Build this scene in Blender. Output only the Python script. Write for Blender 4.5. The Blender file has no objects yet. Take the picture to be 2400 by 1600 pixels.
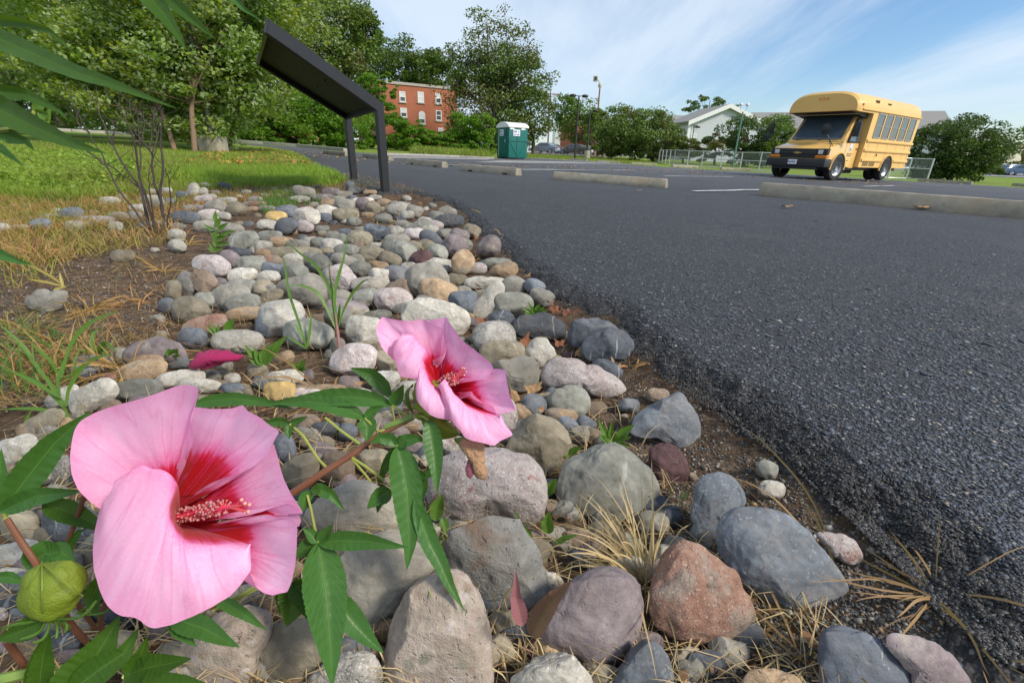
import bpy, bmesh, math, random
import numpy as np
from mathutils import Vector, Matrix
S = bpy.context.scene
RAD = math.radians
rng = np.random.default_rng(7)
random.seed(7)

# ------------------------------------------------------------------ camera
F = 1067.0                       # focal length in pixels of a 2400 px wide frame (16 mm lens)
TH, ROLL, CH = RAD(21.9), RAD(1.4), 0.40
def rx(a): c, s = math.cos(a), math.sin(a); return np.array([[1, 0, 0], [0, c, -s], [0, s, c]])
def rz(a): c, s = math.cos(a), math.sin(a); return np.array([[c, -s, 0], [s, c, 0], [0, 0, 1]])
R = rx(math.pi/2-TH) @ rz(ROLL)
CAM = np.array([0, 0, CH])
cd = bpy.data.cameras.new('camera'); cam = bpy.data.objects.new('camera', cd); S.collection.objects.link(cam)
M = Matrix([[*R[i], CAM[i]] for i in range(3)] + [[0, 0, 0, 1]])
cam.matrix_world = M
cd.sensor_width = 36.0; cd.lens = F/2400*36; cd.clip_start = 0.02; cd.clip_end = 3000
S.camera = cam
# ------------------------------------------------------------------ sky, sun, exposure
SUN_EL, SUN_AZ = RAD(42), RAD(118)     # azimuth clockwise from +Y: sun stands to the right, slightly behind
S.view_settings.view_transform = 'Standard'; S.view_settings.look = 'None'
S.view_settings.gamma = 1; S.view_settings.exposure = 0.66
W = bpy.data.worlds.new("World"); S.world = W; W.use_nodes = True
nt = W.node_tree; nt.nodes.clear(); N = nt.nodes.new; Lk = nt.links.new
out = N('ShaderNodeOutputWorld'); bg = N('ShaderNodeBackground'); bg.inputs['Strength'].default_value = 0.102
sky = N('ShaderNodeTexSky'); sky.sky_type = 'NISHITA'; sky.sun_disc = False
sky.sun_elevation = SUN_EL; sky.sun_rotation = SUN_AZ; sky.altitude = 50
sky.air_density = 1.0; sky.dust_density = .8; sky.ozone_density = 2.6
tc = N('ShaderNodeTexCoord'); sep = N('ShaderNodeSeparateXYZ'); Lk(tc.outputs['Generated'], sep.inputs[0])
def math_node(op, a, b=None, clamp=False):
    m = N('ShaderNodeMath'); m.operation = op; m.use_clamp = clamp
    for i, v in enumerate((a, b)):
        if v is None: continue
        if isinstance(v, (int, float)): m.inputs[i].default_value = v
        else: Lk(v, m.inputs[i])
    return m.outputs[0]
den = math_node('ADD', math_node('MAXIMUM', sep.outputs['Z'], 0.0), 0.16)
comb = N('ShaderNodeCombineXYZ')
Lk(math_node('DIVIDE', sep.outputs['X'], den), comb.inputs[0]); Lk(math_node('DIVIDE', sep.outputs['Y'], den), comb.inputs[1])
mp = N('ShaderNodeMapping'); mp.vector_type = 'POINT'; Lk(comb.outputs[0], mp.inputs[0])
mp.inputs['Rotation'].default_value = (0, 0, RAD(-38)); mp.inputs['Scale'].default_value = (1.0, 0.22, 1)
n1 = N('ShaderNodeTexNoise'); n1.inputs['Scale'].default_value = 0.75; n1.inputs['Detail'].default_value = 8; n1.inputs['Roughness'].default_value = 0.60
n1.inputs['Distortion'].default_value = 0.5
mp.inputs['Location'].default_value = (1.4, .35, 0)
Lk(mp.outputs[0], n1.inputs['Vector'])
mp2 = N('ShaderNodeMapping'); Lk(comb.outputs[0], mp2.inputs[0]); mp2.inputs['Scale'].default_value = (.30, .30, 1); mp2.inputs['Location'].default_value = (.25, .1, 0)
n2 = N('ShaderNodeTexNoise'); n2.inputs['Scale'].default_value = 1.0; n2.inputs['Detail'].default_value = 3; Lk(mp2.outputs[0], n2.inputs['Vector'])
# clouds thin out to the right (east), as that part of the sky is clear
bias = math_node('MULTIPLY', sep.outputs['X'], -0.34)
c1 = math_node('ADD', math_node('ADD', math_node('MULTIPLY', n1.outputs['Fac'], 1.55), math_node('MULTIPLY', n2.outputs['Fac'], .5)), bias)
mr = N('ShaderNodeMapRange'); mr.inputs['From Min'].default_value = .70; mr.inputs['From Max'].default_value = 1.20
mr.interpolation_type = 'SMOOTHSTEP'; Lk(c1, mr.inputs['Value'])
cl = math_node('MULTIPLY', mr.outputs['Result'], 0.86)
hsv = N('ShaderNodeHueSaturation'); hsv.inputs['Saturation'].default_value = 1.18; Lk(sky.outputs['Color'], hsv.inputs['Color'])
mix = N('ShaderNodeMixRGB'); Lk(cl, mix.inputs['Fac']); Lk(hsv.outputs[0], mix.inputs['Color1'])
mix.inputs['Color2'].default_value = (4.9, 5.6, 6.4, 1)
Lk(mix.outputs[0], bg.inputs['Color']); Lk(bg.outputs[0], out.inputs['Surface'])
sl = bpy.data.lights.new('sun', 'SUN'); sl.energy = 2.75; sl.angle = RAD(11); sl.color = (1, .92, .79)
so = bpy.data.objects.new('sun', sl); S.collection.objects.link(so)
sd = Vector((math.sin(SUN_AZ)*math.cos(SUN_EL), math.cos(SUN_AZ)*math.cos(SUN_EL), math.sin(SUN_EL)))
so.rotation_euler = sd.to_track_quat('Z', 'Y').to_euler(); so.location = (8, -5, 12)

# ------------------------------------------------------------------ terrain height and helpers
def G(x, y):
    x = np.asarray(x, float); y = np.asarray(y, float)
    l = np.clip(-x-1, 0, 40)
    z = -.023*np.clip(x, -40, 60) + .011*np.clip(y, -20, 80) + .0009*l**2*(1/(1+(l/30)**2))
    z = z + .012*np.clip(y-34, 0, 70)*np.clip((y+.0*x)/34, 0, 1)
    return z
def ray(px, py):
    px = np.asarray(px, float); py = np.asarray(py, float)
    return np.stack([(px-1200)/F, -(py-800)/F, -np.ones_like(px)], -1) @ R.T
def hit(px, py, dz=0.0):
    """points where the sight lines through these pixels meet the ground (vectorised)"""
    d = ray(px, py); sh = d.shape; d = d.reshape(-1, 3)
    t = np.full(len(d), .1); done = np.zeros(len(d), bool); res = np.full(len(d), 150.0)
    while t[0] < 150:
        p = CAM + d*t[:, None]
        b = (p[:, 2] < G(p[:, 0], p[:, 1])+dz) & ~done
        res[b] = t[b]; done |= b
        if done.all(): break
        t = t*1.004
    return (CAM + d*res[:, None]).reshape(sh)
def at(px, py, depth):
    """point on a sight line at a given depth along the view axis (metres)"""
    return CAM + ray(px, py)*depth
def proj(p):
    q = (np.asarray(p)-CAM) @ R
    return 1200+F*q[..., 0]/-q[..., 2], 800-F*q[..., 1]/-q[..., 2], -q[..., 2]

def vnoise(p, seed=0):
    """smooth 3-D value noise in [-1,1], p (n,3)"""
    p = np.asarray(p, float)+1000.37; i = np.floor(p).astype(np.int64); f = p-i; f = f*f*(3-2*f)
    def h(a, b, c):
        n = (a*73856093) ^ (b*19349663) ^ (c*83492791) ^ (seed*2654435761 & 0xffffffff)
        n = (n ^ (n >> 13))*1274126177 & 0x7fffffff; n = (n ^ (n >> 16)) & 0xffff
        return n/32767.5-1
    r = 0
    for dx in (0, 1):
        for dy in (0, 1):
            for dzz in (0, 1):
                w = (f[:, 0] if dx else 1-f[:, 0])*(f[:, 1] if dy else 1-f[:, 1])*(f[:, 2] if dzz else 1-f[:, 2])
                r = r+w*h(i[:, 0]+dx, i[:, 1]+dy, i[:, 2]+dzz)
    return r
def fbm(p, o=4, seed=0, g=.5):
    r = 0; a = 1
    for k in range(o): r = r+a*vnoise(np.asarray(p)*2**k, seed+k); a *= g
    return r

# ------------------------------------------------------------------ object helpers
def link(o, parent=None):
    S.collection.objects.link(o)
    if parent is not None: o.parent = parent
    return o
def tag(o, label=None, cat=None, group=None, kind=None):
    if label: o['label'] = label
    if cat: o['category'] = cat
    if group: o['group'] = group
    if kind: o['kind'] = kind
    return o
def empty(name, loc=(0, 0, 0), rotz=0.0):
    o = bpy.data.objects.new(name, None); o.empty_display_size = .1
    o.location = loc; o.rotation_euler = (0, 0, rotz); return link(o)
def npmesh(name, V, FA, mats, parent=None, smooth=False, uv=None, cols=None, loc=None):
    """V (n,3); FA: list of arrays (m,k) of equal-size faces; mats material or list"""
    V = np.ascontiguousarray(V, np.float32); me = bpy.data.meshes.new(name)
    if not isinstance(FA, (list, tuple)): FA = [FA]
    FA = [np.asarray(f, np.int32) for f in FA if len(f)]
    nl = sum(f.size for f in FA); npoly = sum(len(f) for f in FA)
    me.vertices.add(len(V)); me.vertices.foreach_set('co', V.ravel())
    me.loops.add(nl); li = np.concatenate([f.ravel() for f in FA]); me.loops.foreach_set('vertex_index', li)
    tot = np.concatenate([np.full(len(f), f.shape[1], np.int32) for f in FA])
    me.polygons.add(npoly); me.polygons.foreach_set('loop_start', np.concatenate([[0], np.cumsum(tot)[:-1]]).astype(np.int32))
    me.polygons.foreach_set('loop_total', tot)
    if smooth: me.polygons.foreach_set('use_smooth', np.ones(npoly, bool))
    if uv is not None:
        l = me.uv_layers.new(name='UVMap'); l.data.foreach_set('uv', np.asarray(uv, np.float32)[li].ravel())
    if cols is not None:
        for k, v in cols.items():
            a = me.attributes.new(k, 'FLOAT', 'POINT'); a.data.foreach_set('value', np.asarray(v, np.float32))
    me.update(calc_edges=True); me.validate()
    for m in (mats if isinstance(mats, (list, tuple)) else [mats]): me.materials.append(m)
    o = bpy.data.objects.new(name, me)
    if loc is not None: o.location = loc
    return link(o, parent)
class MB:
    """collects boxes, bars, tubes and polygons, builds them as one mesh object"""
    def __init__(s): s.v = []; s.f = []
    def add(s, V, Fs):
        n = len(s.v); s.v += [tuple(map(float, v)) for v in V]; s.f += [tuple(int(i)+n for i in f) for f in Fs]; return s
    def box(s, x0, x1, y0, y1, z0, z1):
        V = [(x, y, z) for z in (z0, z1) for y in (y0, y1) for x in (x0, x1)]
        return s.add(V, [(0, 2, 3, 1), (4, 5, 7, 6), (0, 1, 5, 4), (2, 6, 7, 3), (0, 4, 6, 2), (1, 3, 7, 5)])
    def bar(s, a, b, w, h=None, up=(0, 0, 1)):
        h = h or w; a = Vector(a); b = Vector(b); d = (b-a).normalized(); u = Vector(up)
        if abs(d.dot(u)) > .98: u = Vector((1, 0, 0))
        x = d.cross(u).normalized()*w/2; y = x.cross(d).normalized()*h/2
        V = [a-x-y, a+x-y, a+x+y, a-x+y, b-x-y, b+x-y, b+x+y, b-x+y]
        return s.add(V, [(3, 2, 1, 0), (4, 5, 6, 7), (0, 1, 5, 4), (1, 2, 6, 5), (2, 3, 7, 6), (3, 0, 4, 7)])
    def tube(s, pts, r, n=8, cap=True):
        pts = [Vector(p) for p in pts]; rs = r if isinstance(r, (list, tuple, np.ndarray)) else [r]*len(pts)
        V = []; u = None
        for i, p in enumerate(pts):
            d = (pts[min(i+1, len(pts)-1)]-pts[max(i-1, 0)]).normalized()
            if u is None:
                u = Vector((0, 0, 1)) if abs(d.z) < .9 else Vector((1, 0, 0))
            x = d.cross(u).normalized(); y = d.cross(x).normalized(); u = -y if False else u
            for k in range(n):
                a = 2*math.pi*k/n; V.append(p+(x*math.cos(a)+y*math.sin(a))*rs[i])
        Fs = [(i*n+k, i*n+(k+1) % n, (i+1)*n+(k+1) % n, (i+1)*n+k) for i in range(len(pts)-1) for k in range(n)]
        if cap: Fs += [tuple(range(n))[::-1], tuple((len(pts)-1)*n+k for k in range(n))]
        return s.add(V, Fs)
    def disc(s, c, ax, r0, r1, t0, t1, n=24):
        """ring/cylinder wall about axis ax ('x') from t0 to t1 with radii"""
        V = []
        for t, r in ((t0, r0), (t1, r1)):
            for k in range(n):
                a = 2*math.pi*k/n; V.append((c[0]+t, c[1]+r*math.cos(a), c[2]+r*math.sin(a)))
        return s.add(V, [(k, (k+1) % n, n+(k+1) % n, n+k) for k in range(n)]+[tuple(range(n))[::-1], tuple(range(n, 2*n))])
    def lathe(s, prof, n=24, axis='z', c=(0, 0, 0)):
        V = []
        for r, h in prof:
            for k in range(n):
                a = 2*math.pi*k/n; p = (r*math.cos(a), r*math.sin(a), h)
                if axis == 'x': p = (h, p[0], p[1])
                V.append((p[0]+c[0], p[1]+c[1], p[2]+c[2]))
        Fs = [(i*n+k, i*n+(k+1) % n, (i+1)*n+(k+1) % n, (i+1)*n+k) for i in range(len(prof)-1) for k in range(n)]
        return s.add(V, Fs)
    def prism(s, poly, a, b, axis='x'):
        """polygon in the plane normal to axis, from a to b"""
        n = len(poly); V = []
        for t in (a, b):
            for p in poly:
                V.append({'x': (t, p[0], p[1]), 'y': (p[0], t, p[1]), 'z': (p[0], p[1], t)}[axis])
        return s.add(V, [(k, (k+1) % n, n+(k+1) % n, n+k) for k in range(n)]+[tuple(range(n))[::-1], tuple(range(n, 2*n))])
    def build(s, name, mat, parent=None, smooth=False, bevel=0, seg=2, loc=None, rot=None, fix=True):
        me = bpy.data.meshes.new(name); me.from_pydata(s.v, [], s.f)
        if fix:
            bm = bmesh.new(); bm.from_mesh(me); bmesh.ops.recalc_face_normals(bm, faces=bm.faces)
            if bevel: bmesh.ops.bevel(bm, geom=[e for e in bm.edges if len(e.link_faces) == 2 and e.calc_face_angle(0) > .5], offset=bevel, segments=seg, affect='EDGES', profile=.6)
            bm.to_mesh(me); bm.free()
        if smooth or bevel:
            me.polygons.foreach_set('use_smooth', np.ones(len(me.polygons), bool)); me.set_sharp_from_angle(angle=RAD(38))
        for m in (mat if isinstance(mat, (list, tuple)) else [mat]): me.materials.append(m)
        o = bpy.data.objects.new(name, me)
        if loc is not None: o.location = loc
        if rot is not None: o.rotation_euler = rot
        return link(o, parent)

# ------------------------------------------------------------------ materials
class NT:
    def __init__(s, name):
        s.m = bpy.data.materials.new(name); s.m.use_nodes = True; s.t = s.m.node_tree
        s.b = s.t.nodes['Principled BSDF']; s.out = s.t.nodes['Material Output']
    def n(s, k, **kw):
        x = s.t.nodes.new(k)
        for a, v in kw.items(): setattr(x, a, v)
        return x
    def l(s, a, b): s.t.links.new(a, b)
    def noise(s, vec, scale, detail=4, rough=.55, dist=0, out='Fac'):
        x = s.n('ShaderNodeTexNoise'); s.l(vec, x.inputs['Vector']); x.inputs['Scale'].default_value = scale
        x.inputs['Detail'].default_value = detail; x.inputs['Roughness'].default_value = rough; x.inputs['Distortion'].default_value = dist
        return x.outputs[out]
    def ramp(s, fac, stops, mode='LINEAR'):
        x = s.n('ShaderNodeValToRGB'); s.l(fac, x.inputs[0]); cr = x.color_ramp; cr.interpolation = mode
        while len(cr.elements) < len(stops): cr.elements.new(.5)
        for e, (p, c) in zip(cr.elements, stops):
            e.position = p; e.color = (*c, 1) if len(c) == 3 else c
        return x.outputs[0]
    def mixc(s, fac, a, b, mode='MIX'):
        x = s.n('ShaderNodeMixRGB', blend_type=mode)
        for i, v in ((0, fac), (1, a), (2, b)):
            if isinstance(v, (int, float)): x.inputs[i].default_value = v
            elif isinstance(v, tuple): x.inputs[i].default_value = (*v, 1)[:4]
            else: s.l(v, x.inputs[i])
        return x.outputs[0]
    def mth(s, op, a, b=0.0):
        x = s.n('ShaderNodeMath', operation=op)
        for i, v in enumerate((a, b)):
            if isinstance(v, (int, float)): x.inputs[i].default_value = v
            else: s.l(v, x.inputs[i])
        return x.outputs[0]
    def rng(s, v, a, b, c=0, d=1):
        x = s.n('ShaderNodeMapRange'); s.l(v, x.inputs[0])
        for i, q in enumerate((a, b, c, d)): x.inputs[i+1].default_value = q
        return x.outputs[0]
    def bump(s, h, strength, dist=.002, normal=None):
        x = s.n('ShaderNodeBump'); s.l(h, x.inputs['Height']); x.inputs['Strength'].default_value = strength; x.inputs['Distance'].default_value = dist
        if normal is not None: s.l(normal, x.inputs['Normal'])
        s.l(x.outputs[0], s.b.inputs['Normal']); return x.outputs[0]
    def obj(s): return s.n('ShaderNodeTexCoord').outputs['Object']
    def pos(s): return s.n('ShaderNodeNewGeometry').outputs['Position']
    def set(s, **k):
        for a, v in k.items():
            i = s.b.inputs[a.replace('_', ' ')]
            if isinstance(v, tuple): i.default_value = (*v, 1)[:4]
            elif isinstance(v, (int, float)): i.default_value = v
            else: s.l(v, i)
        return s
def plain(name, col, rough=.6, metal=0.0, var=.12, nscale=6, bump=0.0, spec=.5):
    """painted/plain surface with a little soft wear"""
    t = NT(name); v = t.obj(); nz = t.noise(v, nscale, 5)
    c = t.mixc(nz, tuple(x*(1-var) for x in col), tuple(min(1, x*(1+var)) for x in col))
    t.set(Base_Color=c, Roughness=t.rng(t.noise(v, nscale*3, 3), .3, .7, max(0, rough-.08), min(1, rough+.08)), Metallic=metal, Specular_IOR_Level=spec)
    if bump: t.bump(t.noise(v, nscale*12, 4), bump, .004)
    return t.m
def leafmat(name, c1, c2, back=None, trans=.35, rough=.45, tint=None, veins=False):
    t = NT(name); g = t.n('ShaderNodeNewGeometry'); r = g.outputs['Random Per Island']
    c = t.mixc(r, c1, c2)
    if tint: c = t.mixc(t.rng(t.noise(g.outputs['Position'], tint[1], 2), .45, .62), c, tint[0])
    if back: c = t.mixc(g.outputs['Backfacing'], c, back)
    if veins:
        uv = t.n('ShaderNodeUVMap').outputs[0]; sp = t.n('ShaderNodeSeparateXYZ'); t.l(uv, sp.inputs[0])
        u = t.mth('ABSOLUTE', sp.outputs[0])
        mid = t.rng(u, .0, .045, 1, 0)
        # side veins sweep forward from the midrib
        ph = t.mth('ADD', t.mth('MULTIPLY', sp.outputs[1], 13), t.mth('MULTIPLY', u, -3.2))
        si = t.mth('ABSOLUTE', t.mth('SINE', t.mth('MULTIPLY', ph, 3.1416)))
        vn = t.mth('MULTIPLY', t.rng(si, 0, .13, 1, 0), .5)
        vv = t.mth('MAXIMUM', mid, vn)
        blot = t.noise(g.outputs['Position'], 55, 4)
        c = t.mixc(t.rng(blot, .35, .7, 0, .5), c, tuple(x*.7 for x in c1))
        c = t.mixc(t.mth('MULTIPLY', vv, .6), c, (.22, .38, .07))
        hgt = t.mth('ADD', t.mth('MULTIPLY', vv, -1), t.mth('MULTIPLY', t.noise(g.outputs['Position'], 400, 3), .35))
        t.bump(hgt, .5, .0012)
    t.set(Base_Color=c, Roughness=rough, Specular_IOR_Level=.35)
    tr = t.n('ShaderNodeBsdfTranslucent'); t.l(t.mixc(.5, c, (.25, .40, .02), 'MIX'), tr.inputs['Color'])
    mx = t.n('ShaderNodeMixShader'); mx.inputs[0].default_value = trans
    t.l(t.b.outputs[0], mx.inputs[1]); t.l(tr.outputs[0], mx.inputs[2]); t.l(mx.outputs[0], t.out.inputs['Surface'])
    return t.m
def glassmat(name='window_glass', col=(.02, .03, .035), rough=.06):
    t = NT(name); t.set(Base_Color=t.mixc(t.noise(t.obj(), 1.2, 3), col, tuple(c*2.2 for c in col)), Roughness=rough, Specular_IOR_Level=.8); return t.m
# ================================================================== GROUND
edge_px = [(2700,1790),(2420,1640),(2290,1550),(2210,1470),(2146,1380),(2117,1317),(2027,1227),(1968,1186),(1923,1153),(1834,1067),(1775,1012),
           (1686,959),(1567,890),(1486,819),(1447,762),(1358,735),(1317,708),(1270,680),(1213,632),(1171,590),(1124,545),(1067,486),(1011,468),(954,457)]
near_edge = [tuple(hit(x, y, -.05)[:2]) for x, y in edge_px]
left_edge = [tuple(hit(x, y, -.01)[:2]) for x, y in [(885,449),(850,436),(812,424),(745,392),(690,354),(620,343),(560,338)]]
far_left = [tuple(hit(x, y)[:2]) for x, y in [(535,333),(700,345),(810,356),(990,364),(1150,371)]]
asph_poly = np.array([(6, -3.5), (1.8, -.5), (1.05, .12)] + near_edge[1:] + left_edge + far_left +
    [(0, 37), (6.5, 35), (8.4, 30.5), (12, 27.6), (15.5, 25.2), (20, 22), (30, 16), (60, 2), (60, -20), (8, -20)])
def seg_dist(P, poly):
    """signed distance, positive inside"""
    x, y = P[:, 0], P[:, 1]; d = np.full(len(P), 1e9); ins = np.zeros(len(P), bool); n = len(poly)
    for i in range(n):
        a = poly[i]; b = poly[(i+1) % n]; e = b-a; w = P-a
        t = np.clip((w@e)/(e@e+1e-12), 0, 1); dd = w-t[:, None]*e; d = np.minimum(d, (dd**2).sum(1))
        c = ((a[1] <= y) & (b[1] > y)) | ((b[1] <= y) & (a[1] > y))
        xi = a[0]+(y-a[1])/(b[1]-a[1]+1e-12)*(b[0]-a[0]); ins ^= c & (x < xi)
    return np.where(ins, np.sqrt(d), -np.sqrt(d))
def polar_grid(a0, a1, na, r0, r1, nr, p=1.0, closed=False):
    A = np.linspace(a0, a1, na, endpoint=not closed); Rr = r0*(r1/r0)**(np.linspace(0, 1, nr)**p)
    AA, RR = np.meshgrid(A, Rr); X = RR*np.sin(AA); Y = RR*np.cos(AA)
    idx = np.arange(nr*na).reshape(nr, na)
    if closed: idx = np.hstack([idx, idx[:, :1]])
    q = np.stack([idx[:-1, :-1], idx[:-1, 1:], idx[1:, 1:], idx[1:, :-1]], -1).reshape(-1, 4)
    return X.ravel(), Y.ravel(), q[:, ::-1]
# lawn border given as radius over azimuth
lawn_b = hit(*np.array([(0,436),(130,448),(250,436),(420,424),(600,414),(700,410),(800,412)]).T, -.03)
lawn_az = np.arctan2(lawn_b[:, 0], lawn_b[:, 1]); lawn_r = np.hypot(lawn_b[:, 0], lawn_b[:, 1])
o_ = np.argsort(lawn_az); lawn_az, lawn_r = lawn_az[o_], lawn_r[o_]
def lawn_f(x, y):
    az = np.arctan2(x, y); r = np.hypot(x, y); rb = np.interp(az, lawn_az, lawn_r)
    rb = np.where(az > lawn_az[-1]+.02, 9.5, rb)
    return np.clip((r-rb)/.35+vnoise(np.stack([x*2.5, y*2.5, 0*x], -1), 5)*.8, 0, 1)
def soil_z(x, y):
    r = np.hypot(x, y); l = lawn_f(x, y)
    drop = .075*(1-l)*np.clip((16-r)/12, .2, 1)+.014
    P = np.stack([x, y, 0*x], -1)
    xf, yf = x.ravel(), y.ravel(); up = np.zeros(xf.shape); k = (np.hypot(xf, yf) < 9) & (xf > -3)
    if k.any(): up[k] = np.clip(1+(seg_dist(np.stack([xf[k], yf[k]], -1), asph_poly)-.02)/.22, 0, 1)**1.5
    drop = drop-up.reshape(x.shape)*.060*(1-l)
    return G(x, y)-drop + fbm(P*3, 3, 11)*.006*np.clip(r, .3, 1)+fbm(P*22, 3, 12)*.0022*np.clip(6-r, 0, 1)
# soil, rock bed and lawn: one sheet to the horizon
X1, Y1, Q1 = polar_grid(-math.pi, math.pi, 900, .06, 900, 420, .85, closed=True)
Z1 = soil_z(X1, Y1)
sdA = seg_dist(np.stack([X1, Y1], -1), asph_poly)
Z1 = Z1-.05*np.clip(sdA*8, 0, 1)*np.clip((np.hypot(X1, Y1))/20, .6, 1)
t = NT('soil_and_lawn'); p = t.pos()
big = t.noise(p, 1.6, 5); fine = t.noise(p, 28, 6, .65); gr = t.noise(p, 260, 3, .7)
soil = t.ramp(fine, [(.3, (.030, .020, .013)), (.5, (.090, .058, .036)), (.7, (.19, .13, .085))])
vor = t.n('ShaderNodeTexVoronoi'); t.l(p, vor.inputs['Vector']); vor.inputs['Scale'].default_value = 190
cell = t.ramp(t.n('ShaderNodeSeparateColor').outputs[0], [(0, (0, 0, 0)), (1, (1, 1, 1))])
sc = t.n('ShaderNodeSeparateColor'); t.l(vor.outputs['Color'], sc.inputs[0])
grain = t.mth('MULTIPLY', t.rng(sc.outputs[0], .72, .74), t.rng(vor.outputs['Distance'], .5, .35))
grain = t.mth('MULTIPLY', grain, t.rng(t.noise(p, 5, 3), .45, .62))
soil = t.mixc(grain, soil, t.ramp(sc.outputs[1], [(0, (.10, .09, .08)), (.6, (.22, .20, .18)), (1, (.42, .38, .32))]))
lawn = t.ramp(t.noise(p, 9, 5, .6), [(.3, (.08, .13, .016)), (.5, (.15, .23, .03)), (.7, (.24, .28, .06))])
lawn = t.mixc(t.rng(t.noise(p, .7, 4), .5, .7, 0, .6), lawn, (.19, .155, .06))
at_ = t.n('ShaderNodeAttribute', attribute_name='lawn')
t.set(Base_Color=t.mixc(at_.outputs['Fac'], soil, lawn), Roughness=.95, Specular_IOR_Level=.15)
t.bump(t.mth('ADD', t.mth('MULTIPLY', fine, .6), t.mth('MULTIPLY', gr, .5)), .9, .006)
m_soil = t.m
ground = npmesh('ground', np.stack([X1, Y1, Z1], -1), Q1, m_soil, smooth=True, cols={'lawn': lawn_f(X1, Y1)})
tag(ground, kind='structure')
# asphalt, a sheet seven centimetres thick with a crumbled edge
X2, Y2, Q2 = polar_grid(-.55, 1.75, 1150, .28, 75, 640, .8)
PP = np.stack([X2, Y2], -1); rr = np.hypot(X2, Y2); P3 = np.stack([X2, Y2, 0*X2], -1)
sd = seg_dist(PP, asph_poly)
jag = fbm(P3*7, 3, 21)*.030+fbm(P3*40, 3, 22)*.016
wd = np.where(rr < 9, .085*(1+.5*vnoise(P3*6, 77)), .04)
e = np.clip((sd+jag*np.clip(9-rr, 0, 1)+.01)/wd, 0, 1); e = e**.75
nearf = np.clip(5-rr, 0, 1)
Z2 = G(X2, Y2)-.034*(1-e)-.06*np.clip(-(sd+jag*np.clip(9-rr, 0, 1)+.005)*14, 0, 1)*(rr < 9)*np.where(rr < 9, 1, .3)
gra = vnoise(P3*170, 31)+.6*vnoise(P3*330, 32)
Z2 += nearf*(gra*.0009 + (1-e)*e*4*(fbm(P3*28, 4, 33)*.008+vnoise(P3*160, 36)*.003)) + fbm(P3*1.3, 3, 34)*.006*np.clip(rr/3, 0, 1)
keepf = (sd+.05)[Q2].max(1) > 0
t = NT('asphalt'); p = t.pos()
def vor_(scale, vec):
    v = t.n('ShaderNodeTexVoronoi'); t.l(vec, v.inputs['Vector']); v.inputs['Scale'].default_value = scale
    s_ = t.n('ShaderNodeSeparateColor'); t.l(v.outputs['Color'], s_.inputs[0]); return v.outputs['Distance'], s_
st = t.n('ShaderNodeMapping'); t.l(p, st.inputs[0]); st.inputs['Scale'].default_value = (1, 1.0, 1)
d1, s1 = vor_(240, st.outputs[0]); d2, s2 = vor_(120, st.outputs[0]); d3, s3 = vor_(45, st.outputs[0])
base = t.ramp(t.noise(p, 3.5, 5), [(.3, (.015, .016, .019)), (.7, (.031, .033, .038))])
stone = t.ramp(s1.outputs[0], [(0, (.007, .007, .007)), (.5, (.022, .0225, .025)), (.82, (.055, .058, .064)), (1, (.17, .17, .17))])
c = t.mixc(.62, base, stone)
f2 = t.mth('MULTIPLY', t.rng(s2.outputs[0], .90, .91), t.rng(d2, .42, .30))
c = t.mixc(f2, c, t.ramp(s2.outputs[1], [(0, (.11, .12, .14)), (.6, (.20, .21, .24)), (.9, (.40, .37, .32)), (1, (.55, .52, .48))]))
f3 = t.mth('MULTIPLY', t.rng(s3.outputs[0], .955, .96), t.rng(d3, .22, .15))
c = t.mixc(f3, c, (.17, .20, .26))
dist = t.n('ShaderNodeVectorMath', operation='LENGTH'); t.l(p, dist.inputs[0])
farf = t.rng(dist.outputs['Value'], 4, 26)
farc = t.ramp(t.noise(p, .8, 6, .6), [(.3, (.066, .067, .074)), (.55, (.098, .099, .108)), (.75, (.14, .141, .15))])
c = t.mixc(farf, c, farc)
# trodden-in sand and old stains
c = t.mixc(t.rng(t.noise(p, 1.1, 6, .75), .54, .72, 0, .38), c, (.085, .078, .070)); c = t.mixc(t.rng(t.noise(p, .45, 5, .7, .6), .55, .66, 0, .45), c, (.022, .023, .026))
sc_ = t.n('ShaderNodeMapping'); t.l(p, sc_.inputs[0]); sc_.inputs['Scale'].default_value = (.5, 5, 1); sc_.inputs['Rotation'].default_value = (0, 0, .25)
c = t.mixc(t.mth('MULTIPLY', t.rng(t.noise(sc_.outputs[0], 3.2, 5, .7, .5), .60, .70, 0, .55), t.rng(t.noise(p, .9, 3), .45, .6)), c, (.020, .020, .022))
# fine cracks and a sealed seam or two
vc = t.n('ShaderNodeTexVoronoi', feature='DISTANCE_TO_EDGE'); wv = t.n('ShaderNodeVectorMath', operation='ADD'); t.l(p, wv.inputs[0]); nz_ = t.n('ShaderNodeTexNoise'); t.l(p, nz_.inputs['Vector']); nz_.inputs['Scale'].default_value = 2.5; nz_.inputs['Detail'].default_value = 6; t.l(nz_.outputs['Color'], wv.inputs[1]); t.l(wv.outputs[0], vc.inputs['Vector']); vc.inputs['Scale'].default_value = .42
c = t.mixc(t.mth('MULTIPLY', t.rng(vc.outputs['Distance'], .0, .006, .8, 0), t.rng(t.noise(p, .35, 2), .48, .56)), c, (.012, .012, .013))
ea = t.n('ShaderNodeAttribute', attribute_name='crumble')
c = t.mixc(t.mth('MULTIPLY', ea.outputs['Fac'], .45), c, (.034, .030, .027))
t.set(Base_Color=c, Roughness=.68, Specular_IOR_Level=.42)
hh = t.mth('ADD', t.mth('MULTIPLY', d1, -1.0), t.mth('MULTIPLY', t.noise(p, 420, 3, .7), .6))
t.bump(hh, .85, .0035)
m_asph = t.m
ev = e
use = np.zeros(len(X2), bool); fq = Q2[keepf]; use[fq.ravel()] = True
ren = np.cumsum(use)-1
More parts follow.
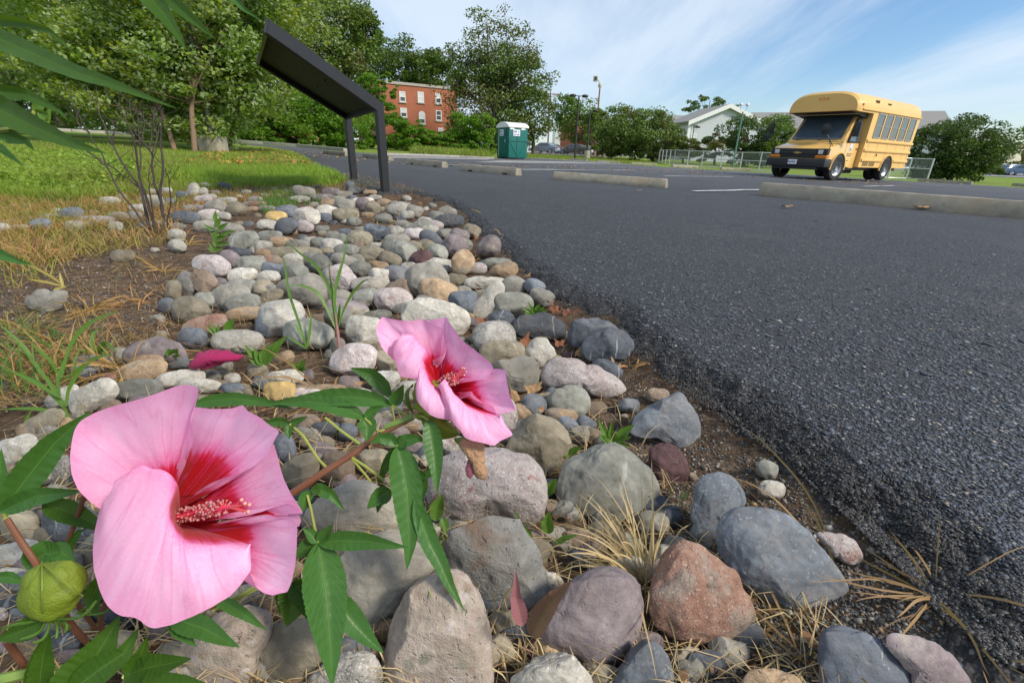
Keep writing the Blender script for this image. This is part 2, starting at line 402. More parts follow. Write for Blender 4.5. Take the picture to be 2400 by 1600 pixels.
lot = npmesh('parking_lot', np.stack([X2, Y2, Z2], -1)[use], ren[fq], m_asph, smooth=True,
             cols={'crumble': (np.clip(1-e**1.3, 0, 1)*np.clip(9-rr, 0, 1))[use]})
tag(lot, kind='structure')
# light worn concrete apron in front of the toilet, painted bay lines
def sheet(name, pts, mat, dz, n=26, kind='structure'):
    """strip between two polylines laid on the asphalt"""
    a, b = pts; V = []
    for i in range(n+1):
        s_ = i/n
        for k in range(3):
            w = k/2; P = [a[0][j]*(1-s_)*(1-w)+a[1][j]*s_*(1-w)+b[0][j]*(1-s_)*w+b[1][j]*s_*w for j in (0, 1)]
            V.append((P[0], P[1], 0))
    V = np.array(V); V[:, 2] = G(V[:, 0], V[:, 1])+dz+fbm(V*1.3*np.array([1, 1, 0]), 3, 34)*.006*np.clip(np.hypot(V[:, 0], V[:, 1])/3, 0, 1)
    idx = np.arange(len(V)).reshape(n+1, 3)
    q = np.stack([idx[:-1, :-1], idx[:-1, 1:], idx[1:, 1:], idx[1:, :-1]], -1).reshape(-1, 4)
    return tag(npmesh(name, V, q, mat, smooth=True), kind=kind)
t = NT('bay_line_paint'); p = t.pos()
t.set(Base_Color=t.mixc(t.rng(t.noise(p, 9, 6, .7), .45, .68), (.62, .63, .62), (.30, .31, .33)), Roughness=.7); m_line = t.m
t = NT('pale_concrete_apron'); p = t.pos()
t.set(Base_Color=t.ramp(t.noise(p, 1.5, 6, .65), [(.3, (.20, .20, .19)), (.7, (.34, .33, .31))]), Roughness=.9); m_apron = t.m
for i, (x0, y0, x1, y1) in enumerate([(1556,414,1718,415),(1626,450,1790,446),(1225,399,1490,400),(1206,396,1300,398),(940,384,1085,387),(2022,438,2095,436),(1460,400,1470,401)][:6]):
    a, b = hit(x0, y0)[:2], hit(x1, y1)[:2]
    d = (b-a)/np.linalg.norm(b-a); nn = np.array([-d[1], d[0]])*.05
    sheet('bay_line', ((a-nn, b-nn), (a+nn, b+nn)), m_line, .012)
h_ = lambda x, y: hit(x, y)[:2]
sheet('concrete_apron', ((h_(1110,381), h_(1480,384)), (h_(1180,376.5), h_(1330,379.5))), m_apron, .008)
sheet('concrete_walk', ((h_(905,370.5), h_(1145,375)), (h_(915,366), h_(1150,372.5))), m_apron, .009)
# kerbs: real 0.12 m steps along the lot
t = NT('kerb_concrete'); p = t.pos()
t.set(Base_Color=t.ramp(t.noise(p, 5, 6, .65), [(.3, (.25, .235, .205)), (.7, (.42, .40, .355))]), Roughness=.9); t.bump(t.noise(p, 60, 4), .4, .004); m_kerb = t.m
def kerb(pts, w=.16, h=.13):
    b = MB()
    for a, c_ in zip(pts[:-1], pts[1:]):
        za, zc = float(G(a[0], a[1])), float(G(c_[0], c_[1]))
        b.bar((a[0], a[1], za+h/2-.04), (c_[0], c_[1], zc+h/2-.04), w, h+.08)
    return tag(b.build('kerb', m_kerb, bevel=.02), kind='structure')
kerb([h_(x, y) for x, y in [(535,332),(620,338),(700,344),(810,355)]], .22, .15)
kerb([h_(x, y) for x, y in [(905,364),(990,366),(1075,369),(1158,373)]], .14, .10)
kerb([h_(x, y) for x, y in [(60,302.5),(167,308.5),(250,313),(330,319)]], .30, .14)
kerb([(.7, 36.6), (6.6, 34.8)], .15, .06)

# ================================================================== STONES
def rockmat(name, cols, speck=None, sp_scale=260, sp_amt=.55, bump=.5, stain=None, patch=None, rough=.78, vein=None):
    t = NT(name); o = t.n('ShaderNodeTexCoord').outputs['Object']; inf = t.n('ShaderNodeObjectInfo').outputs['Random']
    ad = t.n('ShaderNodeVectorMath', operation='ADD'); t.l(o, ad.inputs[0])
    cb = t.n('ShaderNodeCombineXYZ'); 
    for i, k in enumerate((37., 91., 53.)): t.l(t.mth('MULTIPLY', inf, k), cb.inputs[i])
    t.l(cb.outputs[0], ad.inputs[1]); v = ad.outputs[0]
    n1 = t.noise(v, 16, 6, .62, .6); n2 = t.noise(v, 95, 5, .65); n3 = t.noise(v, 520, 3, .6)
    k = len(cols); c = t.ramp(n1, [(.30+.4*i/(k-1), cc) for i, cc in enumerate(cols)])
    c = t.mixc(.24, c, t.ramp(n2, [(.3, tuple(x*.55 for x in cols[0])), (.7, tuple(min(.8, x*1.35) for x in cols[-1]))]))
    sm_ = t.n('ShaderNodeMapping'); t.l(v, sm_.inputs[0]); sm_.inputs['Scale'].default_value = (1, 1.3, 3.2); cr_ = t.n('ShaderNodeCombineXYZ'); t.l(t.mth('MULTIPLY', inf, 23.), cr_.inputs[0]); t.l(t.mth('MULTIPLY', inf, 71.), cr_.inputs[1]); t.l(cr_.outputs[0], sm_.inputs['Rotation'])
    band_ = t.noise(sm_.outputs[0], 14, 6, .7, .8)
    c = t.mixc(t.rng(band_, .54, .68, 0, .26), c, tuple(x*.55 for x in cols[0])); c = t.mixc(t.rng(band_, .46, .34, 0, .22), c, tuple(min(.75, x*1.25) for x in cols[-1]))
    if patch:
        c = t.mixc(t.rng(t.noise(v, patch[1], 5, .6, .8), patch[2], patch[2]+.07), c, patch[0])
    if vein:
        w = t.n('ShaderNodeTexWave'); t.l(v, w.inputs['Vector']); w.inputs['Scale'].default_value = vein[1]; w.inputs['Distortion'].default_value = 6; w.inputs['Detail'].default_value = 4
        c = t.mixc(t.mth('MULTIPLY', t.rng(w.outputs['Fac'], .955, .995, 0, .5), t.rng(t.noise(v, 12, 3), .52, .62)), c, vein[0])
    if speck:
        vo = t.n('ShaderNodeTexVoronoi'); t.l(v, vo.inputs['Vector']); vo.inputs['Scale'].default_value = sp_scale
        sc = t.n('ShaderNodeSeparateColor'); t.l(vo.outputs['Color'], sc.inputs[0])
        f = t.mth('MULTIPLY', t.rng(sc.outputs[0], 1-sp_amt, 1-sp_amt+.02), t.rng(vo.outputs['Distance'], .62, .38))
        c = t.mixc(t.mth('MULTIPLY', f, .85), c, t.ramp(sc.outputs[1], [(i/max(1, len(speck)-1), s_) for i, s_ in enumerate(speck)]))
    c = t.mixc(t.rng(n3, .35, .7, 0, .16), c, tuple(x*.5 for x in cols[0]))
    # each stone a little lighter or darker than the next
    hs = t.n('ShaderNodeHueSaturation'); t.l(c, hs.inputs['Color']); t.l(t.rng(inf, 0, 1, .78, 1.42), hs.inputs['Value'])
    hs.inputs['Saturation'].default_value = 1.06
    c = hs.outputs[0]
    c = t.mixc(t.rng(t.noise(v, 7, 5, .7, .5), .52, .74, 0, .38), c, (.20, .15, .10))
    if stain:
        c = t.mixc(t.rng(t.noise(v, 9, 4, .5, .7), .56, .68, 0, .85), c, stain)
    t.set(Base_Color=c, Roughness=t.rng(n2, .3, .7, rough-.1, rough+.12), Specular_IOR_Level=.32)
    pit = t.rng(t.noise(v, 150, 2, .5), .36, .26, 0, -.6)
    h = t.mth('ADD', t.mth('ADD', t.mth('ADD', t.mth('MULTIPLY', n2, 1.0), t.mth('MULTIPLY', band_, .45)), t.mth('MULTIPLY', n3, .35)), pit)
    t.bump(h, bump, .0035); return t.m
RM = {
 'g': rockmat('grey_stone', [(.155, .143, .12), (.24, .225, .19), (.33, .31, .27)], bump=.35),
 'b': rockmat('blue_grey_stone', [(.072, .082, .097), (.12, .133, .15), (.19, .207, .225)], speck=[(.2, .22, .25), (.16, .13, .11)], sp_amt=.25, bump=.35),
 'd': rockmat('dark_stone', [(.030, .035, .045), (.062, .070, .082), (.13, .14, .155)], bump=.6, vein=((.35, .36, .36), 9)),
 't': rockmat('olive_tan_stone', [(.135, .115, .08), (.235, .205, .15), (.34, .30, .225)], bump=.4),
 'v': rockmat('greenish_stone', [(.125, .125, .105), (.20, .20, .172), (.29, .285, .25)], bump=.3, vein=((.45, .44, .4), 5)),
 'w': rockmat('pale_stone', [(.24, .22, .18), (.37, .345, .295), (.53, .50, .44)], speck=[(.2, .19, .17), (.6, .58, .55)], sp_amt=.25, bump=.55),
 'k': rockmat('pink_white_quartzite', [(.27, .215, .20), (.42, .375, .36), (.56, .52, .50)], speck=[(.7, .66, .64), (.30, .17, .15), (.62, .56, .54)], sp_scale=330, sp_amt=.35, bump=.9, patch=((.34, .20, .18), 26, .60)),
 'c': rockmat('conglomerate', [(.34, .27, .21), (.48, .40, .33), (.60, .52, .45)], speck=[(.62, .56, .53), (.34, .25, .18), (.50, .40, .35), (.26, .26, .2)], sp_scale=85, sp_amt=.6, bump=.8),
 'r': rockmat('red_brown_stone', [(.17, .085, .06), (.27, .145, .105), (.34, .23, .175)], speck=[(.42, .34, .28), (.16, .08, .06)], sp_scale=420, sp_amt=.4, bump=.8, patch=((.26, .21, .17), 14, .52)),
 'm': rockmat('maroon_stone', [(.060, .032, .034), (.11, .06, .062), (.17, .10, .10)], bump=.8),
 'p': rockmat('mauve_stone', [(.12, .095, .10), (.19, .155, .158), (.28, .24, .235)], bump=.45, patch=((.30, .27, .22), 10, .56)),
 'o': rockmat('orange_tan_stone', [(.22, .145, .085), (.34, .24, .15), (.46, .36, .26)], bump=.7, patch=((.24, .21, .17), 16, .56)),
 'y': rockmat('ochre_stone', [(.30, .20, .075), (.42, .29, .12), (.50, .38, .20)], bump=.35),
 's': rockmat('speckled_granite', [(.13, .12, .105), (.24, .225, .20), (.36, .34, .31)], speck=[(.05, .05, .05), (.45, .43, .39), (.3, .27, .22)], sp_scale=420, sp_amt=.6, bump=.8),
 'n': rockmat('brown_stone', [(.13, .09, .06), (.20, .15, .11), (.30, .24, .19)], bump=.6),
 'x': rockmat('rust_stained_stone', [(.17, .16, .14), (.26, .255, .24), (.42, .42, .40)], bump=.9, stain=(.16, .07, .02)),
 'l': rockmat('lichen_spotted_stone', [(.065, .072, .088), (.10, .112, .133), (.16, .172, .195)], bump=.4, patch=((.48, .48, .46), 30, .66)),
}
CN = dict(g='grey', b='blue-grey', d='charcoal', t='olive-tan', v='greenish grey', w='whitish', k='pink-and-white speckled', c='beige pebbly conglomerate',
          r='red-brown', m='maroon', p='mauve', o='orange-tan', y='ochre yellow', s='speckled granite', n='brown', x='rust-stained grey', l='slate blue')
CR = dict(C1=(0,400,.29762),C2=(600,400,.29762),C3=(0,850,.31888),C4=(700,700,.29762),C5=(0,1150,.29762),C6=(650,1130,.29979),C7=(1200,1130,.29979),
          C8=(1750,1130,.29968),C9=(1150,700,.29762),CA=(400,600,.21259),CB=(1700,900,.29762),FX=(0,0,1),FD=(0,0,1.0204),D1=(0,0,.29762),F1=(130,880,.38265),F2=(860,720,.27417))
def cv(cr, p):
    x0, y0, s_ = CR[cr]; p = np.asarray(p, float); return p*s_+np.array([x0, y0])
def ico(n):
    bm = bmesh.new(); bmesh.ops.create_icosphere(bm, subdivisions=n, radius=1); 
    V = np.array([v.co[:] for v in bm.verts]); Fc = np.array([[v.index for v in f.verts] for f in bm.faces]); bm.free(); return V, Fc
ICO = {k: ico(k) for k in (3, 4, 5, 6)}
rock_list = []
def rock(cx, cy, Rfun, thick, col, ang=0.0, ang_f=0, sink=.72, seed=0, lift=0.0, group=None):
    """one stone: its outline in the photo, seen from the camera, sets width, height and lean; it rests on the bed"""
    seed = seed or len(rock_list)+1; r0 = np.random.default_rng(seed)
    d = ray(cx, cy); dl = np.linalg.norm(d); d_ = d/dl
    u0 = R[:, 0]; rgt = u0-d_*(u0@d_); rgt /= np.linalg.norm(rgt); upv = np.cross(rgt, d_)
    th = np.linspace(0, 2*np.pi, 73)[:-1]; rad = Rfun(th); rmax = rad.max()
    base = hit(cx, cy, -.06); dep = -((base-CAM)@R)[2]
    for _ in range(6):
        px2m = dep/F*1.0
        # local stretch of pixels away from the axis
        ex = np.max(rad*np.abs(np.cos(th)))*px2m; ey = np.max(rad*np.abs(np.sin(th)))*px2m; ez = thick*rmax*px2m
        extz = math.sqrt((ex*rgt[2])**2+(ey*upv[2])**2+(ez*d_[2])**2)
        t_ = dep; P = CAM+d*dep; zb = float(soil_z(np.array([P[0]]), np.array([P[1]]))[0])+extz*sink+lift
        dep2 = (zb-CH)/d[2]
        if dep2 <= 0 or dep2 > 60: break
        dep = .5*dep+.5*dep2
    P = CAM+d*dep; px2m = dep/F
    big = rmax; lev = 6 if big > 75 else 5 if big > 32 else 4 if big > 12 else 3
    V0, Fc = ICO[lev]; V = V0.copy()
    # wide-angle stretch: outline pixels are on the image plane
    q = V.copy(); 
    q *= (1+fbm(V*1.3+r0.uniform(0, 50, 3), 3, seed)*(.07 if col in 'ckpb' else .15))[:, None]
    nf = 11 if col in 'gdvsxwnt' or ang_f else 6
    for _ in range(nf+ang_f*5):
        n_ = r0.normal(size=3); n_ /= np.linalg.norm(n_); dd = r0.uniform(.70, .90)-(.12 if ang_f else 0)
        ex_ = np.maximum(0, q@n_-dd); q -= n_*(ex_*(.92 if ang_f else .75))[:, None]
    # bring the silhouette back to the traced outline
    a = np.arctan2(q[:, 1], q[:, 0]); rho = np.hypot(q[:, 0], q[:, 1]); sect = ((a+np.pi)/(2*np.pi)*48).astype(int) % 48
    mx = np.zeros(48); np.maximum.at(mx, sect, rho); mx = np.maximum(mx, .3); mx = (mx+np.roll(mx, 1)+np.roll(mx, -1))/3
    mcorr = np.interp((a+np.pi)/(2*np.pi)*48-.5, np.arange(-1, 49), np.concatenate([mx[-1:], mx, mx[:1]]))
    Ra = np.interp(np.mod(-a, 2*np.pi), np.append(th, 2*np.pi), np.append(rad, rad[0]))*px2m
    k = rho/mcorr; k = k**.96
    rm = rad.mean()*px2m
    z = q[:, 2]*thick*rm*1.05
    loc = np.stack([np.cos(a)*k*Ra, np.sin(a)*k*Ra, z], -1)
    loc += (V0*(fbm(V0*5+seed, 3, seed+3)*.018*rm)[:, None])
    # pixel offsets live on the image plane: camera right / up axes, then toward the viewer
    Wd = loc[:, 0:1]*R[:, 0]+loc[:, 1:2]*R[:, 1]-loc[:, 2:3]*d_
    rock_list.append(dict(V=Wd, F=Fc, loc=P, o=None, px=cx, py=cy, col=col, sz=rmax, asp=rad.max()/rad.min(), w=rmax*px2m, P=P))
def ell(cr, cx, cy, a, b, ang=0, col='g', **k):
    c = cv(cr, (cx, cy)); s_ = CR[cr][2]; a *= s_; b *= s_
    if cr in ('C1', 'C2', 'C9', 'CA'): a *= 1.07; b *= 1.2
    A = RAD(ang); sd_ = int(cx*7+cy*13+a*3)
    rr_ = np.random.default_rng(sd_)
    w = [rr_.uniform(-.055, .055) for _ in range(4)]; ph = rr_.uniform(0, 6.28, 4); sq = rr_.uniform(2.1, 2.9)
    def f(t_):
        t2 = t_-A
        r_ = (np.abs(np.cos(t2)/a)**sq+np.abs(np.sin(t2)/b)**sq)**(-1/sq)
        return r_*(1+sum(w[i]*np.cos((i+1)*t2+ph[i]) for i in range(4)))
    asp = b/a
    rock(c[0], c[1], f, k.pop('thick', max(.55, min(.95, asp*1.25))), col, seed=sd_, **k)
def pol(cr, pts, col='g', **k):
    P = cv(cr, pts); c = (P.max(0)+P.min(0))/2; c = .5*c+.5*P.mean(0)
    D = P-c; a = np.mod(np.arctan2(D[:, 1], D[:, 0]), 2*np.pi); r_ = np.hypot(D[:, 0], D[:, 1]); o = np.argsort(a); a, r_ = a[o], r_[o]
    aa = np.concatenate([a-2*np.pi, a, a+2*np.pi]); r3 = np.tile(r_, 3)
    g_ = np.linspace(-np.pi, 3*np.pi, 721); rr_ = np.interp(g_, aa, r3)
    ker = np.hanning(19); ker /= ker.sum(); rr_ = np.convolve(rr_, ker, 'same')
    def f(t_): return np.interp(t_, g_[90:-90], rr_[90:-90])
    rock(c[0], c[1], f, k.pop('thick', .62), col, seed=int(c[0]*3+c[1]), **k)
# big foreground stones, outlines read off the photograph
pol('C6', [(1380,670),(1480,720),(1570,850),(1620,1000),(1670,1200),(1690,1400),(1680,1600),(1500,1720),(1100,1720),(880,1660),(820,1500),(850,1250),(880,1100),(960,950),(1080,800),(1250,700)], 'c')
pol('C6', [(880,360),(980,380),(1100,480),(1240,620),(1250,680),(1100,760),(960,900),(880,1080),(780,1210),(600,1300),(480,1300),(430,1100),(430,800),(480,600),(620,500),(760,400)], 'g', thick=.5)
pol('C6', [(0,1080),(200,1060),(420,1120),(500,1250),(520,1350),(400,1500),(230,1568),(50,1560),(-100,1500),(-180,1350),(-100,1180)], 't')
pol('C6', [(480,30),(640,-30),(780,10),(920,130),(960,260),(950,360),(820,400),(600,480),(400,470),(200,400),(170,300),(260,180),(380,90)], 'g', thick=.4)
pol('C6', [(1500,330),(1600,270),(1750,260),(1880,290),(1980,430),(2080,620),(2120,820),(2090,980),(1980,1090),(1850,1110),(1720,1110),(1600,1050),(1500,900),(1380,800),(1320,650),(1310,480),(1380,370)], 'x', ang_f=1)
pol('C6', [(450,1360),(600,1320),(740,1320),(810,1420),(830,1568),(700,1700),(300,1680),(230,1560),(330,1440)], 's')
pol('C7', [(360,1325),(460,1340),(560,1450),(640,1568),(640,1720),(300,1800),(0,1720),(-30,1560),(80,1460),(220,1350)], 'w')
pol('C7', [(720,642),(860,655),(960,720),(1020,870),(1025,1040),(980,1210),(870,1370),(740,1480),(640,1530),(520,1450),(380,1350),(230,1270),(190,1190),(260,1020),(380,850),(500,730)], 'p')
pol('C7', [(1310,455),(1420,460),(1540,540),(1640,620),(1740,690),(1830,860),(1920,1050),(1900,1130),(1800,1250),(1750,1380),(1650,1410),(1400,1290),(1200,1170),(1100,1080),(1070,900),(1100,760),(1150,600),(1210,500)], 'r')
pol('C8', [(0,190),(150,200),(300,240),(420,330),(560,490),(680,630),(780,780),(810,900),(780,1010),(690,1060),(530,1070),(380,1050),(200,980),(50,860),(-60,760),(-150,650),(-250,450),(-250,340),(-180,230),(-100,180)], 'b', thick=.42)
pol('C7', [(1440,0),(1500,-60),(1620,-90),(1740,-30),(1830,120),(1830,180),(1760,220),(1700,330),(1700,500),(1690,600),(1620,600),(1540,520),(1440,460),(1370,440),(1420,340),(1420,150)], 'b', thick=.5)
pol('C7', [(1040,1215),(1120,1250),(1220,1350),(1260,1480),(1250,1600),(1100,1740),(780,1720),(800,1540),(880,1400),(960,1270)], 'b')
pol('C7', [(1850,1480),(1980,1455),(2120,1480),(2280,1568),(2280,1750),(1850,1760),(1780,1600)], 'o')
pol('C8', [(600,1130),(720,1115),(860,1150),(980,1200),(1100,1290),(1200,1390),(1290,1520),(1320,1600),(1200,1780),(700,1780),(570,1568),(570,1430),(560,1250)], 'l', thick=.5)
pol('C8', [(1100,1180),(1250,1190),(1400,1230),(1550,1310),(1680,1450),(1770,1620),(1600,1780),(1380,1680),(1290,1500),(1200,1390),(1080,1270)], 'p', thick=.45)
pol('C8', [(530,395),(680,400),(800,430),(890,520),(920,600),(870,670),(780,640),(720,590),(620,500)], 'k')
pol('C9', [(940,1130),(1030,1150),(1120,1200),(1200,1290),(1300,1400),(1340,1510),(1320,1620),(1200,1720),(900,1790),(700,1750),(540,1680),(520,1568),(540,1400),(570,1280),(700,1220),(800,1160)], 'v', thick=.42)
pol('FX', [(1020,1085),(1060,1060),(1130,1051),(1200,1058),(1255,1075),(1278,1120),(1284,1170),(1270,1215),(1240,1240),(1190,1228),(1130,1224),(1090,1237),(1050,1220),(1010,1195),(998,1150)], 'k')
pol('C9', [(390,905),(440,920),(520,950),(600,1030),(640,1150),(620,1260),(580,1320),(520,1400),(440,1430),(380,1330),(280,1250),(110,1195),(150,1100),(210,1000),(230,950)], 't', ang_f=1, thick=.7)
pol('C9', [(1500,725),(1540,790),(1610,880),(1650,970),(1660,1060),(1620,1150),(1500,1200),(1430,1150),(1300,1090),(1100,1060),(1110,1000),(1150,900),(1280,830),(1400,770)], 'b', ang_f=1, thick=.6)
pol('C9', [(1380,1130),(1440,1150),(1510,1220),(1560,1330),(1570,1410),(1500,1470),(1420,1480),(1350,1450),(1270,1340),(1240,1250),(1250,1180)], 'm')
pol('C9', [(700,690),(760,730),(790,800),(760,900),(700,935),(560,920),(440,880),(430,800),(470,740),(560,700)], 'v')
pol('C9', [(500,462),(600,470),(750,520),(900,570),(1010,630),(1070,700),(1070,750),(1000,785),(850,775),(740,720),(600,700),(440,700),(400,650),(390,580),(430,520)], 'k')
pol('C9', [(860,232),(960,230),(1080,270),(1130,340),(1130,390),(1080,470),(1000,500),(880,500),(740,480),(710,420),(710,370),(760,290)], 'd', thick=.8)
pol('C9', [(640,180),(760,160),(880,165),(980,210),(1020,260),(900,380),(700,390),(640,370),(600,320),(610,250)], 'd', ang_f=1)
pol('C9', [(200,150),(330,128),(480,130),(560,170),(600,240),(600,290),(520,330),(420,320),(300,310),(180,290),(130,240)], 'd', ang_f=1)
pol('C9', [(370,300),(440,310),(470,360),(520,460),(450,510),(390,550),(330,510),(260,450),(290,370)], 'w', thick=.45)
pol('C9', [(10,510),(150,480),(350,480),(385,520),(385,640),(300,740),(240,760),(140,730),(0,700),(-40,600)], 'g', ang_f=1, thick=.7)
pol('C9', [(90,780),(170,790),(210,880),(200,980),(150,1060),(100,1150),(20,1190),(-40,1100),(-20,900)], 'k')
pol('C1', [(185,1020),(240,980),(400,955),(540,955),(520,1030),(440,1100),(300,1100),(210,1070)], 'g', thick=.6)
pol('C1', [(1490,830),(1560,770),(1640,800),(1720,920),(1680,950),(1560,945),(1500,890)], 'n', ang_f=1, lift=.03)
pol('C1', [(1335,1080),(1380,1010),(1480,985),(1570,1010),(1650,1070),(1675,1120),(1600,1170),(1500,1215),(1420,1200),(1360,1150)], 't', thick=.9)
pol('C1', [(960,1500),(960,1430),(1040,1370),(1160,1335),(1330,1330),(1420,1360),(1475,1440),(1460,1500),(1300,1510),(1180,1540),(1020,1545)], 'p', thick=.6)
pol('C2', [(1540,740),(1560,660),(1620,615),(1720,680),(1700,780),(1650,820),(1560,800)], 'o', ang_f=1, lift=.02)
pol('C2', [(510,800),(600,750),(680,730),(760,800),(805,850),(760,930),(660,950),(560,880)], 'k', ang_f=1)
pol('C2', [(1000,940),(1090,870),(1170,850),(1240,950),(1245,1000),(1200,1020),(1080,980)], 'n', ang_f=1)
pol('C2', [(850,430),(960,430),(1050,460),(1060,510),(1000,555),(900,565),(860,500)], 'd', ang_f=1)
pol('C2', [(1835,790),(1930,745),(2060,740),(2065,800),(1990,850),(1900,840),(1840,820)], 'o', ang_f=1)
